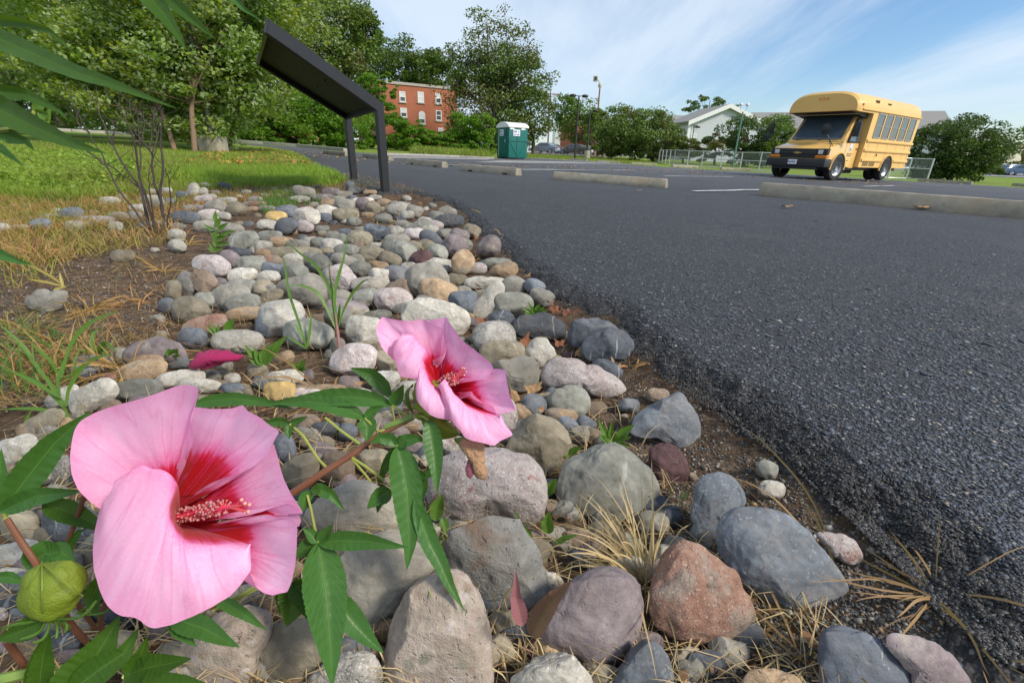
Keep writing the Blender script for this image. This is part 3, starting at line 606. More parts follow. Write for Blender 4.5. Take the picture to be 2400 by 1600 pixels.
E_ = dict(
C9=[(565,925,125,55,5,'o'),(335,850,100,85,10,'b'),(80,175,105,70,0,'d'),(115,430,140,85,0,'t'),(60,290,130,100,10,'s'),(920,555,120,60,30,'d'),(1320,765,90,48,8,'n'),
    (1090,840,80,50,5,'b'),(750,990,80,50,35,'b'),(630,1000,110,45,35,'b'),(2180,1345,85,62,15,'v'),(2215,1500,100,62,10,'w'),(150,55,170,90,-5,'v'),(620,460,60,35,0,'m'),(1590,1400,40,28,40,'n'),(1050,925,22,15,0,'w'),(480,760,60,50,0,'b')],
C2=[(1420,1150,255,112,10,'w'),(1640,1050,115,92,-5,'b'),(1830,1030,170,65,-55,'w'),(2035,912,95,75,10,'g'),(1430,950,152,85,15,'o'),(1350,865,160,125,0,'g'),(1080,1022,150,85,5,'k'),
    (850,1010,122,65,-15,'v'),(890,905,140,58,0,'w'),(360,950,200,112,-5,'g'),(720,1095,170,68,10,'p'),(200,1165,190,130,0,'w'),(400,1290,190,105,5,'v'),(860,1265,152,105,10,'w'),
    (785,1490,172,112,0,'k'),(1040,1510,112,85,0,'t'),(1870,1320,165,112,10,'s'),(1940,1440,170,88,0,'t'),(1900,730,112,38,0,'v'),(1310,700,85,65,-10,'m'),(1410,735,132,42,0,'w'),
    (1560,600,105,78,30,'p'),(1840,600,85,78,30,'p'),(1430,645,82,55,20,'v'),(1160,640,100,75,25,'v'),(1060,600,72,50,-20,'v'),(910,665,105,62,5,'t'),(730,640,112,50,10,'v'),(600,600,90,55,5,'w'),
    (820,545,100,62,10,'t'),(650,545,72,45,0,'v'),(1110,480,62,38,10,'w'),(1110,550,100,42,0,'g'),(1240,500,80,42,-5,'k'),(1370,480,70,45,0,'w'),(1290,440,90,45,-25,'v'),(1380,540,100,50,30,'b'),
    (1490,500,62,40,0,'v'),(1600,520,80,50,20,'p'),(1700,480,70,50,20,'t'),(1520,400,112,48,0,'d'),(1510,330,70,42,0,'g'),(1420,365,62,40,0,'v'),(1120,308,90,50,0,'w'),(1245,320,70,45,10,'g'),
    (1190,355,55,35,0,'w'),(1005,378,65,35,0,'v'),(920,300,65,50,10,'t'),(840,270,55,50,0,'p'),(700,275,80,48,10,'g'),(580,262,70,35,5,'o'),(700,355,100,50,5,'t'),(565,322,92,42,12,'w'),
    (400,360,98,62,5,'w'),(245,325,95,48,0,'b'),(160,370,80,45,10,'y'),(90,430,80,38,0,'w'),(540,368,60,30,0,'b'),(770,405,60,30,0,'v'),(700,405,24,18,0,'w'),(380,445,75,42,10,'k'),(240,440,90,60,-20,'b'),
    (110,525,95,45,0,'v'),(210,570,95,45,5,'o'),(50,605,78,45,0,'w'),(330,590,100,40,0,'g'),(490,578,60,45,0,'v'),(520,460,55,26,0,'v'),(300,650,200,42,0,'t'),(50,660,65,38,0,'o'),(120,715,100,42,5,'r'),
    (0,750,82,72,0,'g'),(320,700,115,45,0,'w'),(500,740,92,68,0,'v'),(690,715,110,50,20,'g'),(820,775,85,52,0,'v'),(960,760,85,42,10,'o'),(980,830,92,50,5,'w'),(1110,815,92,62,0,'b'),(310,810,112,68,5,'v'),
    (90,850,92,55,-5,'w'),(150,785,132,45,10,'b'),(60,930,82,60,20,'t'),(100,1010,122,52,-35,'t'),(110,955,72,48,-20,'s'),(70,1235,75,72,0,'b'),(640,1010,110,70,0,'g'),(1580,865,85,45,5,'t'),(1800,890,158,48,2,'w'),
    (2200,915,80,50,20,'b'),(2250,1000,92,62,15,'g'),(1735,770,80,42,0,'k'),(1790,985,78,45,0,'t'),(1240,1075,170,55,0,'v'),(950,1150,115,45,-10,'v'),(640,1160,112,72,10,'v'),(1460,1052,50,20,0,'o'),
    (510,1180,90,48,0,'n'),(640,1390,60,70,0,'g'),(1640,590,60,50,0,'g'),(1480,780,60,35,0,'p'),(1620,960,70,45,0,'g'),(1330,1030,75,40,10,'g'),(960,1420,70,55,0,'n'),(880,1390,110,45,0,'t'),
    (375,168,95,40,5,'g'),(590,168,70,30,0,'p'),(740,122,35,35,0,'b'),(690,185,70,22,0,'g'),(775,157,50,24,0,'w'),(900,172,50,18,0,'o'),(840,238,88,24,0,'w'),(530,215,85,28,0,'p'),(1010,252,55,27,0,'o'),
    (340,225,80,24,0,'g'),(940,210,50,18,0,'w'),(460,215,50,20,0,'p'),(1080,262,45,20,0,'g'),(640,225,60,26,0,'g'),(760,320,45,25,0,'t'),(1330,395,55,26,5,'k'),(1150,420,60,26,0,'g'),(880,350,50,20,0,'o'),
    (820,470,50,26,0,'g'),(700,490,70,30,0,'b'),(600,505,60,28,0,'g'),(1420,430,60,30,10,'k'),(1200,445,50,30,0,'g'),(1340,595,70,45,10,'t'),(1250,600,60,40,0,'g'),(950,600,60,32,0,'w'),(800,600,55,35,0,'n'),
    (1060,700,90,48,20,'t'),(620,690,70,40,0,'d'),(430,560,60,35,0,'w'),(260,760,90,40,0,'g'),(430,700,70,55,0,'g'),(800,700,70,35,0,'g'),(1200,760,60,35,0,'w'),(560,640,60,35,0,'t')],
C1=[(965,672,105,42,3,'t'),(1390,512,75,42,10,'w'),(1400,597,72,45,15,'w'),(1670,757,145,78,12,'k'),(1470,905,85,98,15,'s'),(1365,950,62,75,0,'t'),(1310,1065,60,55,20,'b'),(1615,1020,92,58,0,'v'),
    (1820,990,160,88,-5,'g'),(1900,1050,152,60,-15,'v'),(1935,1130,162,50,-5,'o'),(1620,1212,180,62,-15,'r'),(1520,1320,112,75,0,'b'),(1880,1345,200,82,0,'w'),(1150,1520,152,62,-10,'o'),(1385,1505,112,50,0,'b'),
    (730,1515,150,55,0,'b'),(950,1455,82,55,0,'v'),(1905,915,132,55,0,'v'),(1912,825,115,52,0,'w'),(1970,755,120,68,0,'v'),(1920,560,120,72,-5,'v'),(2130,535,92,48,0,'v'),(2040,605,100,45,0,'w'),(1890,655,92,38,20,'d'),
    (1820,695,92,52,30,'p'),(1460,372,105,48,0,'b'),(1620,442,95,42,0,'g'),(1700,285,85,48,0,'g'),(1860,305,80,48,0,'t'),(1810,462,112,48,10,'g'),(1640,340,90,32,0,'k'),(1650,388,70,32,0,'w'),(570,347,100,52,0,'b'),
    (320,432,90,48,0,'b'),(380,372,80,30,0,'t'),(445,322,35,25,0,'w'),(590,442,80,42,0,'t'),(760,392,152,32,0,'k'),(910,442,62,36,0,'w'),(740,335,42,20,0,'w'),(930,360,80,32,0,'t'),(860,242,82,32,0,'w'),
    (1060,362,60,36,0,'g'),(20,460,60,42,0,'w'),(70,412,92,24,0,'o'),(1525,152,50,48,0,'w'),(1595,172,45,32,0,'w'),(510,222,52,26,0,'w'),(1220,627,34,18,0,'w'),(1330,242,45,22,0,'b'),(1430,192,52,26,0,'b'),
    (1310,157,52,22,0,'w'),(1085,300,65,32,0,'w'),(1220,222,62,26,0,'w'),(1240,258,60,32,0,'g'),(1150,220,50,24,0,'w'),(1610,120,40,22,0,'w'),(1760,120,60,22,10,'d'),(1690,175,40,18,0,'g'),(1600,225,70,26,0,'k'),
    (1790,235,80,24,0,'w'),(1650,210,60,22,0,'w'),(2010,230,60,24,0,'g'),(1960,262,50,16,0,'g'),(2020,262,80,20,0,'r'),(1990,302,60,18,0,'o'),(1940,170,40,16,0,'w'),(2100,300,70,22,0,'g'),(1560,300,60,26,0,'p'),
    (1400,440,60,26,0,'g'),(150,455,70,26,0,'w'),(370,230,70,20,0,'w'),(690,430,50,24,0,'t'),(1120,290,50,24,0,'w'),(960,205,40,18,0,'g'),(1180,165,60,20,0,'w'),(1750,360,60,32,0,'w'),(1490,300,50,26,0,'g')],
C3=[(450,255,142,62,-28,'w'),(690,245,200,105,-25,'w'),(1010,205,200,88,-5,'v'),(600,72,102,68,5,'b'),(740,110,112,34,-3,'r'),(1040,62,190,82,-10,'o'),(1330,118,182,68,-8,'w'),(1460,165,180,55,5,'w'),
    (1710,200,102,58,5,'b'),(1710,120,62,46,0,'w'),(1790,190,55,38,0,'y'),(1910,152,72,52,0,'b'),(2050,212,125,78,0,'y'),(2100,112,132,62,0,'w'),(2240,172,72,36,0,'d'),(2260,232,162,50,0,'k'),
    (310,440,190,75,-28,'t'),(430,465,132,62,-20,'o'),(130,640,175,105,-15,'w'),(430,790,95,120,10,'s'),(530,1190,230,185,10,'d'),(160,1200,160,125,10,'t'),(2090,630,85,120,-8,'b'),(2200,800,165,115,-30,'t'),
    (40,930,55,75,0,'g'),(640,50,120,40,0,'b'),(240,820,150,90,0,'g'),(60,800,80,60,0,'n'),(230,1010,110,50,0,'w')],
C5=[(150,500,205,115,-10,'w'),(90,680,130,80,0,'w'),(540,1310,172,62,-10,'p'),(640,1190,152,42,0,'w'),(140,980,75,62,0,'b'),(10,970,60,52,0,'k'),(120,1230,152,60,0,'p'),(60,850,80,50,0,'n'),(1450,1440,150,60,5,'w'),(1300,1130,160,70,0,'p'),(560,560,100,80,0,'g'),(340,1280,100,60,0,'o'),(1980,800,140,80,0,'b')],
C4=[(130,722,250,50,-3,'o'),(690,655,112,92,0,'w'),(700,850,122,78,0,'b'),(700,1020,182,60,15,'p'),(150,1132,152,62,5,'t'),(210,1030,132,62,0,'d'),(395,1052,82,72,0,'b'),(50,1345,95,128,10,'t'),
    (300,1335,152,142,0,'n'),(600,1290,132,112,0,'t'),(930,1175,102,60,20,'p'),(1010,1282,62,52,0,'w'),(1180,1142,152,72,0,'k'),(720,1442,65,45,0,'t'),(60,960,110,55,0,'n'),(870,700,90,60,0,'w'),(560,930,100,50,0,'g'),(480,760,110,60,0,'g'),(880,1010,90,40,0,'o'),(500,1130,70,40,0,'g')],
)
pol('C5', [(1380,1250),(1480,1130),(1640,1020),(1800,930),(2000,900),(2130,960),(2150,1100),(2080,1250),(2040,1350),(2000,1500),(1800,1640),(1500,1540)], 'c', sink=.6)
for cr, L in E_.items():
    for q in L: ell(cr, *q)
# stones lying half hidden between the others, and those that thin out towards the lawn
def crowded(px, py, f=.75): return any(math.hypot(px-r['px'], py-r['py']) < r['sz']*f for r in rock_list)
fr = np.random.default_rng(3)
cnt = 0; bed = np.array([(0,1010),(160,960),(300,800),(400,690),(520,520),(640,436),(860,436),(1010,474),(1105,560),(1230,670),(1330,790),(1440,870),(1400,1000),(1560,1180),(1640,1320),(1850,1500),(1900,1600),(0,1600)], float)
tries = 0
big_ = [r for r in rock_list]
while cnt < 330 and tries < 9000:
    tries += 1
    x, y = fr.uniform(0, 1900), 438+fr.uniform(0, 1)**1.7*1150
    if seg_dist(np.array([[x, y]]), bed)[0] < 3: continue
    s_ = 8+(y-430)*.036; a_ = s_*fr.uniform(.7, 1.25)
    if any(math.hypot(x-r['px'], (y-r['py'])*1.3) < r['sz']*.62 for r in rock_list): continue
    ell('FX', x, y, a_, a_*fr.uniform(.6, .85), fr.uniform(-20, 20), fr.choice(list('gvtbwnpgtdto')), sink=.25); rock_list[-1]['fill'] = 1; cnt += 1
cnt = 0; tries = 0
while cnt < 26 and tries < 3000:
    tries += 1
    x, y = fr.uniform(0, 640), fr.uniform(446, 535)
    if crowded(x, y, 1.0): continue
    a_ = (5+(y-430)*.07)*fr.uniform(.8, 1.3)
    ell('FX', x, y, a_, a_*fr.uniform(.4, .6), fr.uniform(-8, 8), fr.choice(list('wgtobwk')), sink=.55); cnt += 1
# the 300 stones that show largest are objects of their own, the rest one mass
order = sorted(range(len(rock_list)), key=lambda i: -rock_list[i]['sz']*(.6 if rock_list[i].get('fill') else 1))
keep = set(order[:298]); rest = [rock_list[i] for i in order[298:]]
for i in sorted(keep):
    r = rock_list[i]; r['o'] = npmesh('river_rock', r['V'], r['F'], RM[r['col']], smooth=True, loc=r['loc'])
Vs, Fs, mi, off = [], [], [], 0; mk = list(RM)
for r in rest:
    Vs.append(r['V']+r['loc']); Fs.append(r['F']+off); off += len(r['V']); mi += [mk.index(r['col'])]*len(r['F'])
if rest:
    o = npmesh('small_stones', np.concatenate(Vs), np.concatenate(Fs), [RM[k] for k in mk], smooth=True); o.data.polygons.foreach_set('material_index', np.array(mi, np.int32))
    tag(o, 'smaller river stones filling the gaps of the rock bed', 'stones', kind='stuff')
rock_list = [r for i, r in enumerate(rock_list) if i in keep or i < 40]
print('rocks', len(rock_list))
# labels that single each stone out: colour, size, shape, and where it lies among things one can find
LM = [('the large pink flower', 430, 1180), ('the smaller pink flower', 1040, 890), ('the dry straw tuft', 1500, 1290), ('the near sign leg', 905, 455),
      ('the far sign leg', 835, 430), ('the leafless shrub', 380, 520), ('the tall grass shoot', 795, 800), ('the wilted magenta bloom', 505, 842), ('the green bud', 122, 1385),
      ('the mid asphalt edge', 1190, 620), ('the two dark boulders', 1480, 810), ('the bright leafy weed', 1430, 1005), ('the bare soil patch', 260, 640),
      ('the withered brown bloom', 1125, 1110), ('the bottom frame edge', 1250, 1590), ('the lower right corner', 2230, 1560), ('the yellowed grass', 60, 500), ('the upright branching weed', 510, 550),
      ('the pink fallen seedling', 1300, 720), ('the brown straw tangle', 2050, 1400), ('the white pebble pair', 412, 565), ('the orange blocky rock', 1180, 640), ('the far dry grass verge', 640, 455)]
def size_word(r):
    s_ = r['sz']*1.0/max(18, (r['py']-330)*.085)
    return 'big' if s_ > 1.25 else 'small' if s_ < .7 else 'mid-sized'
from collections import defaultdict
buck = defaultdict(list)
for r in rock_list:
    best = min(LM, key=lambda m: math.hypot(m[1]-r['px'], (m[2]-r['py'])*1.3))
    dx, dy = r['px']-best[1], (r['py']-best[2])*1.3
    dirn = ('left of' if dx < 0 else 'right of') if abs(dx) > abs(dy) else ('behind' if dy < 0 else 'in front of')
    shp = 'long' if r['asp'] > 2.1 else 'oval' if r['asp'] > 1.45 else 'rounded'
    k = f"{size_word(r)} {shp} {CN[r['col']]} stone"
    buck[(k, dirn, best[0])].append((math.hypot(dx, dy), r))
for (k, dirn, lm), L in buck.items():
    L.sort(key=lambda q: q[0])
    for i, (d_, r) in enumerate(L):
        pre = '' if len(L) == 1 else ('nearest ', 'second nearest ', 'third nearest ', 'fourth nearest ', 'fifth nearest ', 'sixth nearest ')[min(i, 5)]
        tag(r['o'], f"{pre}{k} {dirn} {lm}"[:150], 'rock', 'river stones in the rock bed')
tag(rock_list[0]['o'], 'big beige conglomerate stone with coarse pebbly face at the bottom frame edge', 'rock')
tag(rock_list[4]['o'], 'cleft grey stone with a dark rust stain behind the beige conglomerate', 'rock')
tag(rock_list[7]['o'], 'big smooth mauve-grey oval stone in front of the dry straw tuft', 'rock')
tag(rock_list[8]['o'], 'big rough red-brown stone right of the dry straw tuft', 'rock')
tag(rock_list[9]['o'], 'big flat slate-blue oval stone right of the red-brown stone', 'rock')
tag(rock_list[16]['o'], 'big flat olive-grey stone behind the dry straw tuft', 'rock')
tag(rock_list[17]['o'], 'big pink-and-white pitted stone under the withered brown bloom', 'rock')
tag(rock_list[19]['o'], 'angular blue-grey stone with a sharp corner next to the asphalt edge', 'rock')
tag(rock_list[20]['o'], 'dark maroon stone in front of the sharp-cornered grey stone', 'rock')
tag(rock_list[22]['o'], 'long pink-and-white stone in front of the dark boulder by the asphalt', 'rock')
tag(rock_list[23]['o'], 'round charcoal boulder touching the crumbling asphalt edge', 'rock')

# ------------------------------------------------------------------ gravel, chips (nobody could count them)
def chips(name, P, size, mat, flat=.5, seed=1, label='', cat='gravel', tilt=.5, elong=1.0):
    n = len(P); r_ = np.random.default_rng(seed)
    base = np.array([(1, 0, 0), (.2, .9, .1), (-.9, .35, 0), (-.6, -.8, .1), (.5, -.9, 0), (0, 0, 1), (0, 0, -1)], float)
    V = base[None]*r_.uniform(.6, 1.25, (n, 7, 1)); V[:, :, 0] *= elong; V[:, :, 2] *= flat
    a = r_.uniform(0, 2*np.pi, n); tx = r_.normal(0, tilt, n); c, s_ = np.cos(a), np.sin(a)
    Rz_ = np.zeros((n, 3, 3)); Rz_[:, 0, 0] = c; Rz_[:, 0, 1] = -s_; Rz_[:, 1, 0] = s_; Rz_[:, 1, 1] = c; Rz_[:, 2, 2] = 1
    c, s_ = np.cos(tx), np.sin(tx); Rx_ = np.zeros((n, 3, 3)); Rx_[:, 0, 0] = 1; Rx_[:, 1, 1] = c; Rx_[:, 1, 2] = -s_; Rx_[:, 2, 1] = s_; Rx_[:, 2, 2] = c
    V = np.einsum('nij,nkj->nki', Rz_@Rx_, V)*np.asarray(size)[:, None, None]+P[:, None]
    f = np.array([(i, (i+1) % 5, 5) for i in range(5)]+[((i+1) % 5, i, 6) for i in range(5)])
    Fc = (f[None]+7*np.arange(n)[:, None, None]).reshape(-1, 3)
    return tag(npmesh(name, V.reshape(-1, 3), Fc, mat), label, cat, kind='stuff')
def islandmat(name, stops, rough=.7):
    t = NT(name); g = t.n('ShaderNodeNewGeometry')
    c = t.ramp(g.outputs['Random Per Island'], stops, 'CONSTANT'); c = t.mixc(t.rng(t.noise(g.outputs['Position'], 350, 3), .3, .7, 0, .5), c, (.05, .045, .04))
    t.set(Base_Color=c, Roughness=rough); return t.m
m_grav = islandmat('mixed_grit', [(0, (.05, .048, .048)), (.3, (.10, .095, .09)), (.55, (.16, .15, .14)), (.75, (.26, .24, .21)), (.88, (.42, .39, .34)), (.95, (.40, .27, .14))])
m_crum = islandmat('asphalt_crumbs', [(0, (.020, .019, .018)), (.4, (.036, .034, .033)), (.72, (.06, .06, .064)), (.90, (.11, .115, .13)), (.985, (.22, .22, .23))], .55)
m_flake = islandmat('stone_flakes', [(0, (.045, .05, .062)), (.35, (.075, .085, .11)), (.68, (.095, .108, .14)), (.88, (.16, .17, .19)), (.955, (.30, .29, .27)), (.985, (.42, .34, .23))], .5)
def scat(n, poly, dz, seed, pw=1.0):
    r_ = np.random.default_rng(seed); poly = np.array(poly, float); lo, hi = poly.min(0), poly.max(0); out = []
    while sum(map(len, out)) < n:
        q = np.stack([r_.uniform(lo[0], hi[0], n*2), lo[1]+(hi[1]-lo[1])*r_.uniform(0, 1, n*2)**pw], -1); out.append(q[seg_dist(q, poly) > 0])
    q = np.concatenate(out)[:n]; return hit(q[:, 0], q[:, 1], dz), q, r_
P, q, r_ = scat(15000, [(1370,850),(1500,830),(1700,960),(1950,1160),(2170,1400),(2400,1600),(1500,1600),(1560,1330),(1490,1150),(1380,960)], -.075, 5)
P[:, 2] = soil_z(P[:, 0], P[:, 1])+.0005
chips('gravel', P, r_.lognormal(-6.35, .45, len(P)), m_grav, .7, 5, 'fine grey and buff grit on the soil between rock bed and asphalt', 'gravel')
P, q, r_ = scat(6000, [(0,600),(380,560),(480,640),(380,800),(330,860),(0,960)], -.08, 6)
P[:, 2] = soil_z(P[:, 0], P[:, 1])
chips('gravel', P, r_.lognormal(-6.2, .5, len(P)), m_grav, .7, 6, 'grit strewn over the bare brown soil at the left')
# crumbs along the broken edge and flakes bedded in the wearing course
ne = np.array(near_edge); seg = np.linalg.norm(np.diff(ne, axis=0), axis=1); cs = np.r_[0, np.cumsum(seg)]
def asph_z(x, y):
    P3_ = np.stack([x, y, 0*x], -1); r2 = np.hypot(x, y); sd_ = seg_dist(np.stack([x, y], -1), asph_poly)
    jg = fbm(P3_*7, 3, 21)*.030+fbm(P3_*40, 3, 22)*.016
    e_ = np.clip((sd_+jg*np.clip(9-r2, 0, 1)+.01)/(.085*(1+.5*vnoise(P3_*6, 77))), 0, 1)**.75
    return G(x, y)-.034*(1-e_)+np.clip(5-r2, 0, 1)*(1-e_)*e_*4*fbm(P3_*28, 4, 33)*.008+fbm(P3_*1.3, 3, 34)*.006*np.clip(r2/3, 0, 1), e_, sd_
r_ = np.random.default_rng(8)
P, q, r_ = scat(34000, [(1000,462),(1080,470),(1260,620),(1480,740),(1700,870),(2000,1030),(2400,1290),(2400,1600),(2290,1560),(2100,1340),(1850,1100),(1560,900),(1440,800),(1300,730),(1160,600),(1050,490)], -.04, 9, 1.0)
z, e_, sd_ = asph_z(P[:, 0], P[:, 1]); P[:, 2] = np.maximum(z, soil_z(P[:, 0], P[:, 1]))+.001
k = (r_.uniform(0, 1, len(P)) < np.clip(1.1-e_*1.06, .05, 1)*np.clip(1.1+sd_*9, .1, 1)) & (sd_ > -.09)
chips('gravel', P[k], r_.lognormal(-6.3, .4, k.sum()), m_crum, .6, 9, 'black bituminous crumbs along the broken asphalt edge', 'gravel', tilt=.9)
P, q, r_ = scat(30000, [(1120,500),(1500,480),(2400,540),(2400,1500),(2150,1320),(1850,1040),(1560,870),(1330,700)], 0, 10, .62)
z, e_, sd_ = asph_z(P[:, 0], P[:, 1]); P[:, 2] = z+.0008
k = (e_ > .55) & (r_.uniform(0, 1, len(P)) < .6)
dd_ = np.hypot(P[:, 0], P[:, 1])
chips('gravel', P[k], (r_.lognormal(-6.15, .42, len(P))*np.clip(dd_, .7, 1.35))[k], m_flake, .22, 10, 'slate-blue and white stone flakes bedded in the parking lot surface', 'gravel', tilt=.12, elong=1.5)

# ------------------------------------------------------------------ grass
def blades(name, P, h, w, mat, lean, seed, label, cat='grass', kind='stuff', curl=.5, az=None):
    n = len(P); r_ = np.random.default_rng(seed); a = r_.uniform(0, 2*np.pi, n) if az is None else az; f_ = r_.uniform(0, np.pi, n)
    h = np.broadcast_to(h, n)*r_.uniform(.55, 1.35, n); w = np.broadcast_to(w, n)*r_.uniform(.7, 1.3, n)
    ln = np.abs(r_.normal(lean, lean*.6, n)); D = np.stack([np.cos(a), np.sin(a), 0*a], -1); Wv = np.stack([np.cos(f_), np.sin(f_), 0*a], -1)
    V = []
    for s_, ww in ((0, 1), (.45, .85), (.8, .5), (1, .04)):
        off = D*(h*ln*(s_**1.7))[:, None]; z_ = h*s_*(1-curl*ln*s_*.6)
        c_ = P+off; c_ = c_+np.array([0, 0, 1])*z_[:, None]
        V += [c_-Wv*(w*ww/2)[:, None], c_+Wv*(w*ww/2)[:, None]]
    V = np.stack(V, 1)
    f = np.array([(0, 1, 3, 2), (2, 3, 5, 4), (4, 5, 7, 6)])
    Fc = (f[None]+8*np.arange(n)[:, None, None]).reshape(-1, 4)
    return tag(npmesh(name, V.reshape(-1, 3), Fc, mat), label, cat, kind=kind)
m_grass = leafmat('lawn_blades', (.16, .25, .025), (.32, .42, .06), trans=.35, tint=((.22, .22, .05), 1.5))
m_grassb = leafmat('bright_verge_blades', (.16, .31, .02), (.28, .45, .05), trans=.35)
m_dry = leafmat('dead_grass_blades', (.32, .14, .05), (.50, .30, .13), trans=.25, rough=.7, tint=((.30, .24, .06), 3))
m_straw = leafmat('straw', (.42, .29, .13), (.60, .46, .25), trans=.2, rough=.6)
m_yel = leafmat('yellow_green_blades', (.34, .25, .06), (.46, .38, .10), trans=.35, tint=((.12, .22, .03), 5))
m_ggr = leafmat('fresh_green_blades', (.075, .17, .03), (.13, .25, .04), trans=.35)
P, q, r_ = scat(52000, [(-20,336),(250,336),(520,352),(640,346),(700,360),(760,398),(812,424),(600,424),(420,434),(250,446),(130,456),(-20,446)], -.02, 14, .8)
dd_ = np.hypot(P[:, 0], P[:, 1]); P[:, 2] = soil_z(P[:, 0], P[:, 1])
blades('grass', P, .068+.02*(q[:, 0] < 300), .004+.00045*dd_, m_grass, .5, 14, 'green lawn grass behind the rock bed')
P, q, r_ = scat(7000, [(420,405),(600,398),(720,392),(770,398),(815,425),(640,426),(470,424)], -.02, 15)
P[:, 2] = soil_z(P[:, 0], P[:, 1]); blades('grass', P, .082, .0050, m_grassb, .6, 15, 'longer bright green grass beside the legs of the black sign')
P, q, r_ = scat(9500, [(-20,436),(250,430),(420,420),(640,414),(830,420),(960,452),(1010,470),(870,452),(700,448),(600,470),(420,520),(300,520),(0,560),(-20,560)], -.07, 16)
P[:, 2] = soil_z(P[:, 0], P[:, 1]); blades('grass', P, .05, .0042, m_dry, 1.0, 16, 'dead orange-brown grass between the lawn and the stones')
P, q, r_ = scat(2600, [(0,450),(260,440),(420,500),(440,560),(230,600),(0,640)], -.08, 17)
P[:, 2] = soil_z(P[:, 0], P[:, 1]); blades('grass', P, .075, .0036, m_dry, 1.1, 17, 'flattened rust-brown grass around the leafless shrub')
P, q, r_ = scat(420, [(0,420),(270,425),(330,470),(200,560),(150,640),(0,690)], -.08, 18)
P[:, 2] = soil_z(P[:, 0], P[:, 1]); blades('grass', P, .105, .0038, m_yel, .7, 18, 'long yellowing grass at the left frame edge')
P, q, r_ = scat(230, [(0,740),(150,800),(330,770),(300,860),(120,930),(0,960)], -.08, 19)
P[:, 2] = soil_z(P[:, 0], P[:, 1]); blades('grass', P, .085, .0028, m_dry, 1.8, 19, 'limp brown grass in front of the bare soil')
P, q, r_ = scat(160, [(0,760),(150,800),(250,800),(200,900),(0,930)], -.08, 20)
P[:, 2] = soil_z(P[:, 0], P[:, 1]); blades('grass', P, .09, .003, m_ggr, .8, 20, 'sparse green grass in front of the bare soil')
P, q, r_ = scat(900, [(660,440),(700,450),(760,470),(690,480),(620,500),(600,470)], -.07, 21)
P[:, 2] = soil_z(P[:, 0], P[:, 1]); blades('grass', P, .06, .004, m_ggr, .6, 21, 'small green grass clumps among the far stones')
P, q, r_ = scat(3500, [(0,436),(250,436),(420,424),(600,416),(830,420),(880,444),(640,452),(420,470),(200,520),(0,540)], -.06, 27)
P[:, 2] = soil_z(P[:, 0], P[:, 1]); blades('grass', P, .05, .004, m_grass, .8, 27, 'green blades thinning out into the dead grass')
# clover-like ground cover at the left of the lawn
def leafcloud(P, size, seed, flat=.6, asp=1.7):
    """kite-shaped leaves, each its own island; returns verts, quads"""
    n = len(P); r_ = np.random.default_rng(seed); d = r_.normal(size=(n, 3)); d[:, 2] = d[:, 2]*flat-.15; d /= np.linalg.norm(d, axis=1)[:, None]
    nrm = r_.normal(size=(n, 3)); nrm[:, 2] += .9; s_ = np.cross(nrm, d); s_ /= np.linalg.norm(s_, axis=1)[:, None]+1e-9
    sz = np.broadcast_to(size, n)*r_.uniform(.6, 1.35, n); L = d*sz[:, None]; Wd = s_*(sz/asp)[:, None]; up = np.cross(s_, d)*(sz*.12)[:, None]
    V = np.stack([P-L*.5, P+Wd*.5-up, P+L*.5, P-Wd*.5-up], 1).reshape(-1, 3)
    return V, np.arange(4*n).reshape(n, 4)
P, q, r_ = scat(14000, [(0,352),(250,360),(330,395),(300,420),(150,440),(0,430)], 0, 22)
P[:, 2] = soil_z(P[:, 0], P[:, 1])+r_.uniform(.01, .075, len(P))
V, Q = leafcloud(P, .045, 22); m_clov = leafmat('ground_cover_leaves', (.16, .27, .03), (.32, .44, .06), trans=.35)
tag(npmesh('ground_cover', V, Q, m_clov), 'leafy low weeds covering the lawn at the left', 'weeds', kind='stuff')
# fallen leaves
m_fall = leafmat('fallen_leaves', (.35, .13, .03), (.50, .30, .07), trans=.1, rough=.7, tint=((.22, .09, .04), 2))
P, q, r_ = scat(420, [(540,346),(640,348),(900,372),(1100,384),(1500,390),(1840,404),(2150,430),(2000,430),(1700,412),(1300,396),(980,388),(700,366)], .006, 24)
V, Q = leafcloud(P, .07, 24, .1, 1.2); tag(npmesh('fallen_leaves', V, Q, m_fall), 'small orange leaves scattered over the far parking lot', 'leaves', kind='stuff')
P, q, r_ = scat(420, [(500,352),(620,346),(700,360),(740,390),(430,380)], .02, 25)
V, Q = leafcloud(P, .07, 25, .1, 1.2); tag(npmesh('fallen_leaves', V, Q, m_fall), 'orange fallen leaves on the lawn by the concrete lamp base', 'leaves', kind='stuff')

# litter between the stones
bedl = [(100,930),(300,800),(400,690),(520,520),(640,440),(860,440),(1010,474),(1105,560),(1230,670),(1330,790),(1440,870),(1500,1000),(1640,1180),(1900,1400),(2100,1600),(0,1600),(0,1000)]
P, q, r_ = scat(2600, bedl, -.05, 71, 1.1); P[:, 2] = soil_z(P[:, 0], P[:, 1])+r_.uniform(.002, .022, len(P))
blades('dry_litter', P, .045, .0016, m_straw, 1.6, 71, 'broken straw fragments caught between the river stones', cat='litter', curl=.9)
P, q, r_ = scat(2600, bedl, -.05, 72, 1.1); P[:, 2] = soil_z(P[:, 0], P[:, 1])+r_.uniform(.001, .012, len(P))
V, Q = leafcloud(P, .012, 72, .25, 1.4); tag(npmesh('leaf_litter', V, Q, leafmat('brown_leaf_litter', (.08, .04, .02), (.24, .13, .07), trans=.1, rough=.8)), 'brown leaf crumbs on the soil between the river stones', 'litter', kind='stuff')
P, q, r_ = scat(900, [(0,600),(380,560),(480,640),(380,800),(330,860),(0,960)], -.08, 73); P[:, 2] = soil_z(P[:, 0], P[:, 1])+.003
